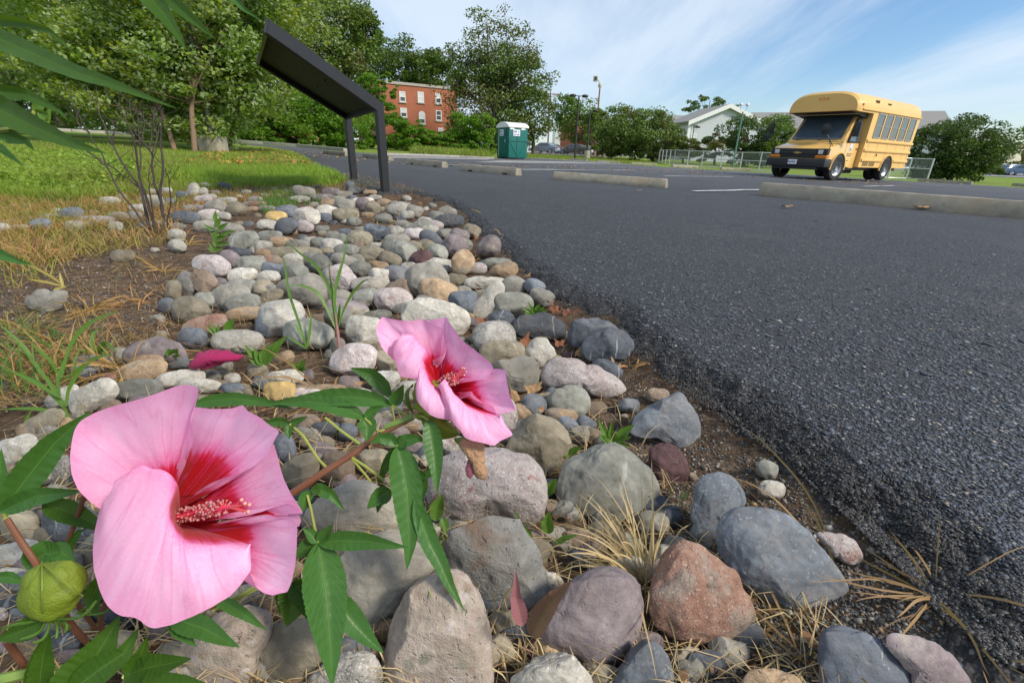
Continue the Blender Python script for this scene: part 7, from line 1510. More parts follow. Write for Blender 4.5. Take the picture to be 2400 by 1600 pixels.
# ---- leaves
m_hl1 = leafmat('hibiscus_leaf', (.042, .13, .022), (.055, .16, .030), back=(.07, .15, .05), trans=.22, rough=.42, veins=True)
m_hl2 = leafmat('hibiscus_leaf_backlit', (.035, .10, .008), (.05, .13, .012), back=(.05, .11, .02), trans=.35, rough=.5, veins=True)  # darker copy of the leaf green, its backlit shade put into the colour
def leaf(par, lobes, mat, serr=.07, seed=0, name='leaf', cup=.35, cr='FX'):
    """lobes: (midrib [(x,y,depth)...], half width px, serration count, lateral tilt)"""
    Vs = []; Qs = []; UVs = []; off = 0; r_ = np.random.default_rng(seed+5)
    for li, (mid, hw, *ex) in enumerate(lobes):
        ns = ex[0] if ex else 13; tilt = ex[1] if len(ex) > 1 else r_.uniform(-.35, .35); nL = 66; nW = 9; hw = hw*1.12
        Wm = resamp(W1(mid, cr), nL); dep = np.mean([q[2] for q in mid]); s_ = CR[cr][2]; hwm = hw*s_*dep/F
        T = np.gradient(Wm, axis=0); T /= np.linalg.norm(T, axis=1)[:, None]; view = CAM-Wm; view /= np.linalg.norm(view, axis=1)[:, None]
        S_ = np.cross(T, view); S_ /= np.linalg.norm(S_, axis=1)[:, None]; Nn = np.cross(S_, T); Nn *= np.sign((Nn*view).sum(1))[:, None]
        v = np.linspace(0, 1, nL); prof = (np.sin(np.pi*np.clip(v, 0, 1)**.72)**.85)*(1-.35*v); prof = prof/prof.max(); prof = np.maximum(prof, .03*(1-v))
        saw = ((v*ns) % 1)**1.0*serr*np.clip(v*4, 0, 1)*np.clip((1-v)*6, 0, 1)
        u = np.linspace(-1, 1, nW); P = np.zeros((nL, nW, 3)); wav = fbm(np.stack([v*4+seed, 0*v, 0*v+li], -1), 2, seed)*.22
        for j, uu_ in enumerate(u):
            w_ = hwm*(prof*(1-saw*abs(uu_)**3*1.0)); e_ = uu_
            zz = cup*abs(e_)**1.3*w_-.25*w_*(1-abs(e_))+wav*w_*e_*abs(e_)+tilt*e_*w_
            zz += .10*w_*np.sin(v*13*2*np.pi-abs(e_)*4)*abs(e_)*.5
            P[:, j] = Wm+S_*(w_*e_*math.cos(min(1, abs(tilt))))[:, None]+Nn*zz[:, None]*.8
        idx = np.arange(nL*nW).reshape(nL, nW)+off; Vs.append(P.reshape(-1, 3)); Qs.append(np.stack([idx[:-1, :-1], idx[:-1, 1:], idx[1:, 1:], idx[1:, :-1]], -1).reshape(-1, 4))
        uu_, vv_ = np.meshgrid(u, v); UVs.append(np.stack([uu_.ravel(), vv_.ravel()], -1)); off += nL*nW
    V = np.concatenate(Vs)-par_world(par); return npmesh(name, V, np.concatenate(Qs), mat, par, smooth=True, uv=np.concatenate(UVs))
def fl(cr, pts, d0, d1): c = cv(cr, pts); return [(c[i][0], c[i][1], d0+(d1-d0)*i/(len(c)-1)) for i in range(len(c))]
LV = [
 ([(fl('FX', [(8,1200),(40,1150),(64,1118),(95,1078),(128,1038),(170,1000),(215,962)], .40, .40), 30, 16)], m_hl1),
 ([(fl('FX', [(0,1200),(40,1180),(80,1164),(143,1156),(195,1150)], .395, .39), 21, 12)], m_hl1),
 ([(fl('FX', [(100,1180),(140,1192),(175,1205),(223,1228),(262,1252)], .40, .405), 23, 12)], m_hl2),
 ([(fl('FX', [(452,948),(500,938),(550,934),(620,942),(690,958)], .45, .45), 15, 12)], m_hl1),
 ([(fl('FX', [(679,993),(655,988),(630,990),(610,994)], .455, .455), 11, 8), (fl('FX', [(679,993),(676,1010),(678,1030)], .455, .45), 9, 6), (fl('FX', [(679,993),(700,985),(722,975)], .455, .45), 8, 6)], m_hl1),
 ([(fl('FX', [(855,980),(820,962),(780,948),(720,940),(640,946)], .455, .445), 19, 12), (fl('FX', [(855,980),(875,962),(900,950)], .455, .455), 11, 7), (fl('FX', [(855,980),(862,1000),(860,1035)], .455, .45), 20, 8)], m_hl1),
 ([(fl('FX', [(920,950),(880,937),(830,930),(770,930),(700,940),(610,947)], .460, .45), 20, 16), (fl('FX', [(915,930),(895,902),(868,878),(820,862)], .465, .46), 17, 11), (fl('FX', [(920,950),(935,922),(946,900)], .46, .455), 15, 8)], m_hl1),
 ([(fl('FX', [(932,1045),(915,1030),(890,1026),(866,1040)], .445, .44), 14, 8), (fl('FX', [(932,1045),(950,1032),(975,1028),(998,1032)], .445, .44), 14, 8), (fl('FX', [(932,1045),(945,1090),(955,1150),(959,1215),(960,1280),(953,1336)], .445, .425), 34, 20), (fl('FX', [(932,1045),(905,1090),(884,1140)], .45, .455), 12, 7), (fl('FX', [(932,1045),(937,1030),(955,1018)], .445, .45), 9, 5)], m_hl1),
 ([(fl('FX', [(916,1147),(884,1168),(860,1192)], .445, .44), 20, 9), (fl('FX', [(905,1150),(890,1175),(884,1202)], .45, .45), 12, 6)], m_hl1),
 ([(fl('FX', [(975,1160),(984,1205),(1008,1272),(1034,1322),(1054,1370),(1088,1430)], .44, .425), 20, 18)], m_hl1),
 ([(fl('FX', [(1004,984),(1012,1020),(1018,1060),(1022,1100),(1024,1160)], .445, .43), 21, 14)], m_hl1),
 ([(fl('FX', [(985,1120),(1008,1108),(1035,1096)], .46, .455), 9, 6), (fl('FX', [(975,1100),(990,1140),(985,1180)], .46, .46), 16, 8)], m_hl1),
 ([(fl('FX', [(746,1271),(728,1250),(710,1238)], .40, .398), 12, 6), (fl('FX', [(746,1271),(762,1250),(780,1228)], .40, .398), 13, 6), (fl('FX', [(746,1271),(800,1266),(860,1268),(910,1276),(957,1282)], .40, .395), 20, 14), (fl('FX', [(746,1271),(715,1285),(688,1308)], .40, .40), 20, 8),
   (fl('FX', [(746,1271),(756,1330),(765,1395),(770,1455),(776,1535),(779,1610)], .40, .375), 47, 24), (fl('FX', [(775,1390),(800,1420),(836,1465),(868,1500),(900,1530)], .40, .395), 25, 14)], m_hl1),
 ([(fl('FX', [(686,1361),(690,1410),(672,1468)], .41, .405), 32, 10), (fl('FX', [(686,1361),(715,1400),(736,1465)], .41, .405), 26, 10), (fl('FX', [(686,1361),(660,1390),(655,1440)], .41, .41), 18, 8)], m_hl2),
 ([(fl('FX', [(728,1150),(750,1146),(775,1158),(808,1197)], .43, .425), 13, 9)], m_hl1), ([(fl('FX', [(722,1148),(714,1172),(706,1206)], .43, .425), 14, 8)], m_hl1),
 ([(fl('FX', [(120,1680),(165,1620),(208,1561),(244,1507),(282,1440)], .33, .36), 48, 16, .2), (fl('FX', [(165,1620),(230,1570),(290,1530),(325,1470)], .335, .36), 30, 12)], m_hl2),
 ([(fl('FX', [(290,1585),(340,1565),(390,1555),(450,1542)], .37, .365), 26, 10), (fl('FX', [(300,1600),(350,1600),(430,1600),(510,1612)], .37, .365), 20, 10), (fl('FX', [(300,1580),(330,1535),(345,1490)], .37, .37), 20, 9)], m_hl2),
 ([(fl('FX', [(395,1440),(430,1456),(476,1471),(524,1498),(563,1516)], .385, .38), 23, 13), (fl('FX', [(395,1440),(420,1475),(460,1515)], .385, .385), 15, 8)], m_hl1),
 ([(fl('FX', [(500,1400),(540,1420),(575,1440),(627,1477)], .385, .38), 13, 11)], m_hl1),
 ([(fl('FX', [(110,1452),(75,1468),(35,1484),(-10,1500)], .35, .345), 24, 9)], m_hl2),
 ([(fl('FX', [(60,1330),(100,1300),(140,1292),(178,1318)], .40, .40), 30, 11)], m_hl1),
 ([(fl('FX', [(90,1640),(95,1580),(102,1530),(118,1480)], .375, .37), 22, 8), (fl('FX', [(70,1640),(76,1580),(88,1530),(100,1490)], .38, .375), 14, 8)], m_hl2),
 ([(fl('FX', [(-10,1352),(20,1352),(45,1360),(66,1372)], .40, .40), 12, 7)], m_hl1),
 ([(fl('FX', [(150,1320),(165,1275),(185,1245),(205,1238)], .41, .41), 8, 5)], m_hl1),
 ([(fl('FX', [(-12,1180),(0,1110),(3,1050)], .41, .41), 14, 7)], m_hl1),
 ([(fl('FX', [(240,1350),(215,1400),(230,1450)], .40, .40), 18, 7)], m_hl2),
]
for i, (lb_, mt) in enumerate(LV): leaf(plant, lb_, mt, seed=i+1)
PT = [([(932,1045,.445),(915,1030,.450),(893,1022,.455)],.0013),([(746,1271,.40),(738,1240,.41),(728,1190,.425),(720,1160,.43)],.0013),([(679,993,.455),(710,1020,.458),(745,1075,.452),(768,1098,.448)],.0014),([(855,980,.455),(890,1012,.456),(902,1006,.458)],.0012),
      ([(920,950,.46),(945,968,.46),(965,980,.46)],.0012),([(762,978,.45),(800,1010,.452),(843,1040,.452)],.0014),([(825,1072,.45),(860,1095,.45),(900,1125,.447)],.0014),([(825,1075,.45),(855,1110,.45),(870,1130,.448)],.0011),
      ([(918,950,.46),(925,985,.46),(922,1002,.46)],.0011),([(686,1361,.41),(650,1352,.40),(600,1372,.40),(560,1395,.39),(500,1430,.39)],.0014),([(620,1370,.395),(560,1400,.395),(520,1425,.39)],.0016),([(395,1440,.385),(350,1445,.40),(300,1440,.41)],.0014),([(500,1400,.385),(470,1400,.40),(430,1430,.41)],.0012),
      ([(8,1200,.40),(14,1215,.388)],.0018),([(975,1160,.44),(960,1120,.448),(940,1060,.447)],.0011),([(1004,984,.445),(990,975,.45),(972,978,.46)],.0011),([(1012,1400,.43),(1000,1372,.44)],.0006),
      ([(120,1680,.33),(200,1660,.42),(320,1600,.49)],.002),([(290,1585,.37),(310,1580,.44),(330,1590,.49)],.0015),([(110,1452,.35),(125,1450,.36),(160,1470,.42)],.0022)]
for P_, r_ in PT: tubeobj('petiole', P_, r_, m_pet2, plant, n=6)
# ---- neighbouring hibiscus stem standing just outside the frame at the left
sr = np.array([-.66, .40, 0.]); sr[2] = float(soil_z(np.array([sr[0]]), np.array([sr[1]]))[0])
pl2 = empty('hibiscus_plant', tuple(sr)); tag(pl2, 'second hibiscus plant whose long toothed leaves reach in at the upper left frame edge', 'plant')
# stem from the ground up past the leaf bases
st_pts = [sr, sr+[.02, .02, .25], at(-260, 700, .40), at(-240, 300, .37), at(-200, 60, .36)]
MB().tube(resamp(np.array(st_pts), 14)-sr, .004, 8).build('stem', m_stem, pl2, smooth=True, fix=False)
# leaf base positions reach back to the stem
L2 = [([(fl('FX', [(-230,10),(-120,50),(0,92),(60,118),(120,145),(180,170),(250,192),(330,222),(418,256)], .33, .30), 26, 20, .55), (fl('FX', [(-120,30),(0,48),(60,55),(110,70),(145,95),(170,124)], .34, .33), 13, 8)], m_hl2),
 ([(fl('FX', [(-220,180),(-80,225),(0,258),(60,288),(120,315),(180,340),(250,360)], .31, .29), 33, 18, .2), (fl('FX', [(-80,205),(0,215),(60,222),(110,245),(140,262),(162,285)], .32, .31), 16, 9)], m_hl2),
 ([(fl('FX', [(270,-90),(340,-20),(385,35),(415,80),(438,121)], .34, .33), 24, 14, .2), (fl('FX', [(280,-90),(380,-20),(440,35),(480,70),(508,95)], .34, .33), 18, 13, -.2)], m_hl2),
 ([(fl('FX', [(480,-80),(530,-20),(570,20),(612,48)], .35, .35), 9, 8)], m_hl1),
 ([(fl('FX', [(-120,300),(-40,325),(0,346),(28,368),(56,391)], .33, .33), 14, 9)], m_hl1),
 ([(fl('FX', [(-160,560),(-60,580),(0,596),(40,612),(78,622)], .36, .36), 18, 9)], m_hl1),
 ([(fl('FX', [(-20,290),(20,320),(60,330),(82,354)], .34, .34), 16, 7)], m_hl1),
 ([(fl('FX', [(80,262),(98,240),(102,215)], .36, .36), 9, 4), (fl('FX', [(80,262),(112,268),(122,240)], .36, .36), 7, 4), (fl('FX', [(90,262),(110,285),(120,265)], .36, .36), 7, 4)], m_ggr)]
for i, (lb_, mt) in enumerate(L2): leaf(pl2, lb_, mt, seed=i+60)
W_s = [at(-250, 500, .385), at(-240, 300, .37)]
for P_, r_ in [([(-240,300,.37),(-100,308,.345),(0,307,.34),(35,308,.34),(60,300,.34)],.0022),([(-240,300,.37),(-260,60,.35),(-230,10,.33)],.002),([(-240,250,.37),(-225,180,.31)],.002),([(-200,60,.36),(0,-140,.36),(270,-90,.34)],.002),([(0,-140,.36),(280,-160,.36),(480,-80,.35)],.0018),([(-240,330,.37),(-120,300,.33)],.0018),([(-262,640,.39),(-160,560,.36)],.0018),([(35,308,.34),(60,300,.345),(80,262,.36)],.0012)]:
    m = MB().tube(resamp(W1(P_), 10)-sr, r_, 6); m.build('petiole', m_pet2, pl2, smooth=True, fix=False)

# ================================================================== SMALL GROWTH
def ribbon(m, W_, w, nrm_seed=0, fold=.25):
    """grass blade along world points, tapering to the tip"""
    W_ = resamp(np.asarray(W_), 16); T = np.gradient(W_, axis=0); T /= np.linalg.norm(T, axis=1)[:, None]; view = CAM-W_; view /= np.linalg.norm(view, axis=1)[:, None]
    tw = np.random.default_rng(nrm_seed).uniform(-.8, .8); S_ = np.cross(T, view); S_ /= np.linalg.norm(S_, axis=1)[:, None]; Nn = np.cross(S_, T); S2 = S_*math.cos(tw)+Nn*math.sin(tw)
    v = np.linspace(0, 1, 16); pr = w/2*np.clip(np.minimum(1, .55+v*1.2)*np.clip((1-v)*2.2, 0, 1)**.7, .04, 1)
    V = []; 
    for i in range(16): V += [W_[i]-S2[i]*pr[i]+Nn[i]*pr[i]*fold, W_[i], W_[i]+S2[i]*pr[i]+Nn[i]*pr[i]*fold]
    m.add(V, [(3*i+k, 3*i+k+1, 3*i+4+k, 3*i+3+k) for i in range(15) for k in (0, 1)])
def groundat(px, py, dz=0.0):
    p = hit(px, py, -.06); p[2] = float(soil_z(np.array([p[0]]), np.array([p[1]]))[0])+dz; return p
def depth_of(p): return float(-((p-CAM)@R)[2])
def shoot(name, cr, base, bl, mat, label, cat='weed', w=.006, stalk=None, group=None):
    b = cv(cr, base); g = groundat(*b); d = depth_of(g); root = empty(name, tuple(g)); tag(root, label, cat, group)
    for i, P in enumerate(bl):
        c = cv(cr, P); n = len(c); dd = d+np.linspace(0, np.random.default_rng(i).uniform(-.04, .04), n); W_ = at(c[:, 0], c[:, 1], dd[:, None]); m = MB(); ribbon(m, W_-g, w, i, .2)
        # ribbon needs the camera in local terms: rebuild in world then shift
        m = MB(); ribbon(m, W_, w, i, .2); m.v = [tuple(np.array(v)-g) for v in m.v]; m.build('blade', mat, root, smooth=True, fix=False)
    if stalk: 
        c = cv(cr, stalk); W_ = at(c[:, 0], c[:, 1], d); MB().tube(resamp(W_, 10)-g, [.0052, .005, .0048, .0045, .004, .004, .0035, .003, .0025, .002], 8).build('stalk', plain('purple_grass_sheath', (.24, .12, .10), .5, var=.3, nscale=60), root, smooth=True, fix=False)
    return root
shoot('grass_shoot', 'C2', (655,1440), [[(640,1290),(610,1100),(600,960),(480,750),(330,640),(215,540)],[(645,1250),(612,1000),(640,850),(690,700),(722,490)],[(640,1270),(560,1090),(500,970),(430,925),(350,900),(270,900)],[(650,1220),(690,1090),(760,960),(840,870),(900,850)],[(640,1200),(605,1000),(585,860),(572,720)],[(640,1260),(655,1100),(660,1040)]], m_ggr, 'tall green grass shoot with a purple base rising between the stones', w=.0075, stalk=[(665,1440),(650,1330),(638,1230),(625,1120)])
shoot('grass_shoot', 'C2', (400,1400), [[(395,1400),(340,1200),(290,1060),(255,950),(235,800),(220,700),(190,610)],[(405,1390),(420,1280),(440,1110)],[(400,1400),(370,1300),(300,1200)],[(400,1400),(300,1340),(240,1300)]], m_ggr, 'thin green grass shoot left of the tall shoot with the purple base', w=.0065)
shoot('grass_shoot', 'C3', (520,420), [[(510,410),(450,280),(400,200),(330,100),(262,-10)],[(485,320),(500,200),(560,90),(660,-10)],[(500,400),(420,360),(250,335),(120,335),(0,345)],[(450,260),(300,170),(150,90),(0,30)],[(440,240),(420,120),(465,-20)],[(480,340),(300,150),(120,70),(0,60)],[(220,360),(190,430),(200,500)]], m_ggr, 'spreading green grass clump at the lower left beside the large flower', w=.0065)
shoot('grass_shoot', 'C1', (490,1640), [[(480,1640),(530,1420),(600,1290),(700,1200),(820,1140),(945,1105)],[(500,1650),(620,1560),(760,1470),(890,1440)],[(350,1640),(200,1400),(90,1290),(0,1210)],[(480,1640),(400,1500),(250,1350)],[(600,1640),(585,1500),(630,1390)]], m_ggr, 'arching green grass blades in front of the bare soil', w=.0075)
shoot('grass_shoot', 'C1', (730,1440), [[(740,1440),(720,1360),(735,1280),(775,1240)],[(740,1440),(660,1410),(560,1400)],[(740,1440),(800,1380),(830,1350),(920,1420)],[(760,1440),(820,1400),(860,1500)],[(730,1440),(770,1400),(900,1480)]], m_ggr, 'short wide-bladed grass clump right of the arching blades', w=.009)
shoot('grass_shoot', 'C1', (500,920), [[(520,920),(430,850),(330,790),(230,740),(100,690)],[(500,920),(480,850),(470,800)],[(500,910),(380,880),(200,850)],[(510,915),(440,930),(410,960)]], m_yel, 'sprawling yellow-green grass tuft above the pale wedge-shaped stone', w=.008)
# weeds with round leaves
def weed(name, cr, base, leaves, label, mat=None, size_px=30, stem_mat=None):
    """leaves: (tip x, tip y, half width px) from the base"""
    b = cv(cr, base); g = groundat(*b); d = depth_of(g)-.01; root = empty(name, tuple(g)); tag(root, label, 'weed')
    for i, L_ in enumerate(leaves):
        tx, ty, hw = L_[:3]; sx, sy = (L_[3], L_[4]) if len(L_) > 3 else base
        m0 = (sx+(tx-sx)*.5+(ty-sy)*.06, sy+(ty-sy)*.5-(tx-sx)*.06); P = [(*q, d-.006*k) for k, q in enumerate([(sx, sy), m0, (tx, ty)])]
        c = cv(cr, [q[:2] for q in P]); P = [(c[k][0], c[k][1], P[k][2]) for k in range(3)]
        leaf(root, [(P, hw*CR[cr][2], 7)], mat or m_ggr, serr=.06, seed=abs(int(i+tx)), name='leaf')
    return root
weed('leafy_weed', 'C9', (965,1130), [(845,940,32),(955,960,38),(850,1070,28),(1130,990,36,990,1120),(1110,1085,22,990,1125),(1105,1165,16,1000,1140)], 'bright green leafy weed between the angular grey stone and the flat olive stone')
weed('leafy_weed', 'C9', (610,1225), [(560,1140,28),(725,1165,26),(575,1240,18)], 'small pale green seedling behind the flat olive stone')
weed('leafy_weed', 'C9', (360,125), [(240,60,14),(260,110,16),(290,20,14),(330,60,18),(385,40,22),(400,110,14),(430,60,16),(455,90,14),(480,130,14),(300,120,14)], 'bushy bright green weed among the stones by the dark veined rock')
weed('leafy_weed', 'C6', (1240,310), [(1290,90,52,1235,300),(1320,420,34,1290,280),(1300,480,20,1300,400)], 'green lobed leaves growing beside the hanging hibiscus leaf')
weed('leafy_weed', 'C9', (450,1560), [(520,1410,34,460,1540),(440,1480,20)], 'single green leaf between the pink pitted stone and the flat olive stone')
weed('leafy_weed', 'C7', (285,430), [(295,225,46,280,400),(515,410,22,330,480),(10,200,16,160,430)], 'pale green weed leaf left of the dry straw tuft')
weed('leafy_weed', 'C2', (60,1530), [(-20,1380,30),(90,1370,34),(140,1350,26),(200,1390,26),(250,1290,24,120,1450),(-90,1370,22,10,1480),(-60,1480,18)], 'rosette of green leaves right of the wilted magenta bloom')
weed('leafy_weed', 'CA', (560,880), [(385,775,24),(425,720,24),(520,740,28),(600,850,18),(700,690,48,620,840),(540,900,16)], 'green seedling leaves above the pale rounded stone')
weed('leafy_weed', 'CA', (1420,1260), [(1330,1160,28),(1490,1150,30),(1440,1130,20),(1500,1245,26),(1410,1240,18),(1395,1210,16)], 'yellow-green clover seedling between the small stones')
weed('leafy_weed', 'C1', (1700,640), [(1640,560,12),(1630,600,12),(1690,520,14,1700,600),(1710,460,14,1700,540),(1740,365,18,1700,450),(1700,310,14,1700,420),(1800,410,14,1720,470),(1870,470,14,1720,520),(1790,520,16,1710,540),(1810,575,18,1710,580),(1760,610,16,1700,620),(1670,500,12,1700,540),(1600,420,12,1690,470),(1650,480,10,1700,520)], 'upright branching green weed beside the bare soil')
weed('leafy_weed', 'C1', (1360,1470), [(1325,1400,30,1350,1450),(1400,1400,30,1360,1450),(1430,1455,14)], 'round green leaf on the long mauve stone')

m_rw = leafmat('reddish_weed_leaf', (.26, .10, .13), (.33, .13, .14), back=(.28, .12, .11), trans=.06, veins=True)
rw = weed('reddish_weed', 'C7', (110,1150), [(30,680,56,85,1120)], 'purple-red toothed leaves sprouting left of the mauve-grey oval stone', mat=m_rw)
DR = depth_of(np.array(rw.location))
leaf(rw, [([(*cv('C7', (150,1200)), DR-.06), (*cv('C7', (220,1050)), DR-.09), (*cv('C7', (330,900)), DR-.11), (*cv('C7', (470,760)), DR-.12)], 24, 16, .1)], leafmat('olive_red_leaf', (.22, .10, .08), (.25, .13, .08), trans=.06, veins=True), seed=9, name='leaf', serr=.1)
leaf(rw, [([(*cv('C7', (120,1230)), depth_of(np.array(rw.location))), (*cv('C7', (170,1310)), depth_of(np.array(rw.location))-.01), (*cv('C7', (215,1390)), depth_of(np.array(rw.location))-.01)], 18, 9)], m_rw, seed=10, name='leaf')
# dry straw tuft and tangles
def straw(name, px, py, n, L0, az_c, az_s, label, seed, w=.0026, up=1.0, mat=None, cat='dry grass', lift=.0):
    g = groundat(px, py, lift); root = empty(name, tuple(g)); tag(root, label, cat); r_ = np.random.default_rng(seed)
    for i in range(n):
        a = r_.normal(az_c, az_s); L = L0*r_.uniform(.45, 1.15); e = np.clip(r_.normal(.9*up, .35), .05, 1.5); k = 7; P = [r_.normal(0, .006, 3)*[1, 1, .2]]; d = np.array([math.cos(a)*math.cos(e), math.sin(a)*math.cos(e), math.sin(e)]); 
        for s_ in range(k):
            P.append(P[-1]+d*L/k); d = d+[0, 0, -r_.uniform(.12, .38)*(s_/k+.35)]+r_.normal(0, .07, 3)
            if g[2]+P[-1][2] < g[2]+.012 and d[2] < 0: d[2] = abs(d[2])*.1
            d /= np.linalg.norm(d)
        m = MB(); ribbon(m, np.array(P)+g, w*r_.uniform(.6, 1.5), i, .3); m.v = [tuple(np.array(v)-g) for v in m.v]; m.build('stalk', mat or m_straw, root, smooth=True, fix=False)
    return root
straw('dry_grass_tuft', 1512, 1352, 115, .15, RAD(140), .8, 'pale straw-coloured dead grass tuft standing among the foreground stones', 31, .0017, .8)
straw('dry_grass_tuft', 1520, 1360, 6, .13, RAD(-70), .9, 'few bent straw stalks falling forward over the mauve and red-brown stones', 32, .0028, .9)
m_brg = leafmat('brown_straw', (.22, .12, .05), (.38, .24, .11), trans=.2, rough=.6)
straw('dry_grass_tuft', 2170, 1428, 40, .12, RAD(130), 1.7, 'brown dry grass tangle at the broken asphalt edge', 33, .0020, .2, m_brg)
straw('dry_grass_tuft', 1960, 1330, 16, .20, RAD(135), .35, 'flattened brown straw behind the slate-blue oval stone', 34, .0022, .25, m_brg)
straw('dry_grass_tuft', 1905, 1510, 18, .12, RAD(60), 2.0, 'thin brown straw between the lichen-spotted and orange stones', 35, .002, .3, m_brg)
straw('dry_grass_tuft', 2270, 1560, 16, .16, RAD(-40), .7, 'brown straw trailing to the lower right corner', 36, .0022, .3, m_brg)
straw('dry_grass_tuft', 1230, 1480, 26, .07, 0, 3, 'matted dry stalks in the gap right of the beige conglomerate', 37, .0022, .4, m_brg)
straw('dry_grass_tuft', 730, 770, 16, .10, RAD(160), 1.2, 'pale dry blades left of the tall grass shoot', 38, .0035, .6)
straw('dry_grass_tuft', 760, 900, 24, .16, RAD(170), .8, 'long tan straw lying over the small stones in front of the tall shoot', 39, .003, .25, m_brg)
straw('dry_grass_tuft', 60, 1270, 16, .06, 0, 3, 'dry stalks under the leaves at the left frame edge', 40, .0025, .5, m_brg)
straw('dry_grass_tuft', 545, 900, 30, .05, 0, 3, 'dark matted leaf litter under the wilted magenta bloom', 41, .004, .3, leafmat('dark_litter', (.06, .03, .02), (.14, .08, .05), trans=.1))
for i, (x, y, n, L_) in enumerate([(1000,585,18,.10),(1125,600,20,.10),(1095,628,10,.12),(830,690,6,.12),(660,660,10,.08),(880,520,16,.07),(930,515,14,.07),(690,575,14,.08),(1140,520,6,.14),(1180,575,10,.08),(200,710,26,.11),(330,690,10,.08),(480,640,10,.12),(380,620,14,.12),(100,600,22,.12),(300,850,30,.14),(120,830,26,.14),(1390,860,8,.06),(1480,870,6,.05),(440,560,16,.10),(1085,555,8,.08)]):
    straw('dry_grass_tuft', x, y, n, L_, r_[0] if isinstance(r_, list) else 0, 3, ['wisp of dry grass caught between the stones in front of the sign', 'tangle of straw beside the far asphalt edge', 'bent straw behind the orange blocky rock', 'single dry blades in the middle of the rock bed', 'dry grass wisp left of the tall shoot', 'dead grass clump between the far stones', 'small straw clump in front of the near sign leg', 'straw wisp among the stones behind the pink block', 'leaning straw at the far asphalt edge', 'straw caught by the mauve rock at the asphalt', 'splayed rust-brown grass right of the pale wedge-shaped stone', 'thin straw on the bare soil in front of the lone pebble', 'long straw lying beside the angular brown stone', 'flattened straw between the lone pebble and the white pair', 'brown grass at the left edge of the bare soil', 'rust-brown straw mat in front of the bare soil', 'brown grass mat at the left frame edge', 'dry fibres by the dark boulder foot', 'few fibres on the grit near the asphalt', 'rust-brown grass at the foot of the shrub', 'pale straw wisp behind the mauve rock'][i], 50+i, .004, .45, [m_straw, m_brg, m_dry][i % 3] if i < 10 else m_dry)
# dead leaves
def deadleaf(cr, x, y, s_, ang, label, mat, seed, lift=.02):
    c = cv(cr, (x, y)); p = groundat(*c); d = depth_of(p)-.02-lift; p = at(c[0], c[1], d); r_ = np.random.default_rng(seed); n = 22; u = np.linspace(-1, 1, n); uu, vv = np.meshgrid(u, u)
    a = np.arctan2(vv, uu); lob = .85+.13*np.cos(a*5+seed)+.06*np.cos(a*11); rr_ = np.maximum(abs(uu), abs(vv)); X = uu*lob; Y = vv*lob*.62
    q = np.hypot(uu, vv)+1e-9; X = X*rr_/q; Y = Y*rr_/q; Z = .55*X*X-.5*np.abs(Y)**1.2+.28*fbm(np.stack([X*2+seed, Y*2, 0*X], -1).reshape(-1, 3), 3, seed).reshape(X.shape)
    sz = s_*.85*CR[cr][2]*d/F; ca, sa = math.cos(RAD(ang)), math.sin(RAD(ang)); Xr = X*ca-Y*sa; Yr = X*sa+Y*ca
    V = ((Xr*sz)[..., None]*R[:, 0]+(Yr*sz)[..., None]*(R[:, 1]*.75+np.array([0, 1, 0])*.35)+(Z*sz)[..., None]*np.array([0, 0, 1.])).reshape(-1, 3)
    idx = np.arange(n*n).reshape(n, n); o = npmesh('dead_leaf', V, np.stack([idx[:-1, :-1], idx[:-1, 1:], idx[1:, 1:], idx[1:, :-1]], -1).reshape(-1, 4), mat, smooth=True, loc=p); tag(o, label, 'leaf', 'curled dead leaves on the stones')
m_dl = plain('rust_dead_leaf', (.25, .09, .04), .75, var=.4, nscale=60, bump=.5); m_dl2 = plain('tan_dead_leaf', (.36, .21, .10), .8, var=.4, nscale=60, bump=.5)
for k in [('C9',515,80,75,-40,'rust-red curled leaf at the asphalt edge, left one of the pair',m_dl),('C9',620,110,85,0,'broad rust-red leaf at the asphalt edge, right one of the pair',m_dl),('C9',335,700,95,10,'folded brown leaf on the grey block stone behind the smaller flower',m_dl2),('C9',200,780,80,-60,'narrow twisted brown leaf beside the smaller flower',m_dl2),
          ('C9',400,870,40,40,'small pointed brown leaf on the blue-grey cube-like stone',m_dl2),('C9',265,330,75,50,'crumpled brown leaf between the granite and dark veined stones',m_dl),('C9',540,345,60,-10,'flat rust leaf in front of the dark veined stone',m_dl),('C9',690,430,55,70,'shrivelled golden leaf left of the round charcoal boulder',m_dl2),
          ('C9',985,520,70,-35,'crinkled tan leaf in front of the round charcoal boulder',m_dl2),('C2',1780,1180,65,-10,'brown leaf on the stones right of the pale flat one',m_dl),('C2',2120,850,70,35,'dead leaf at the asphalt edge by the orange blocky rock',m_dl2),('C2',1300,255,26,0,'small orange leaf near the sign',m_dl),('C2',1745,535,40,-20,'orange leaf behind the mauve stone at the asphalt edge',m_dl),('C7',1340,110,60,30,'dark red leaf in front of the maroon stone',m_rw),('CA',2080,1400,60,0,'tan leaf in front of the white speckled stone',m_dl2)]: deadleaf(*k, seed=len(k[5]))
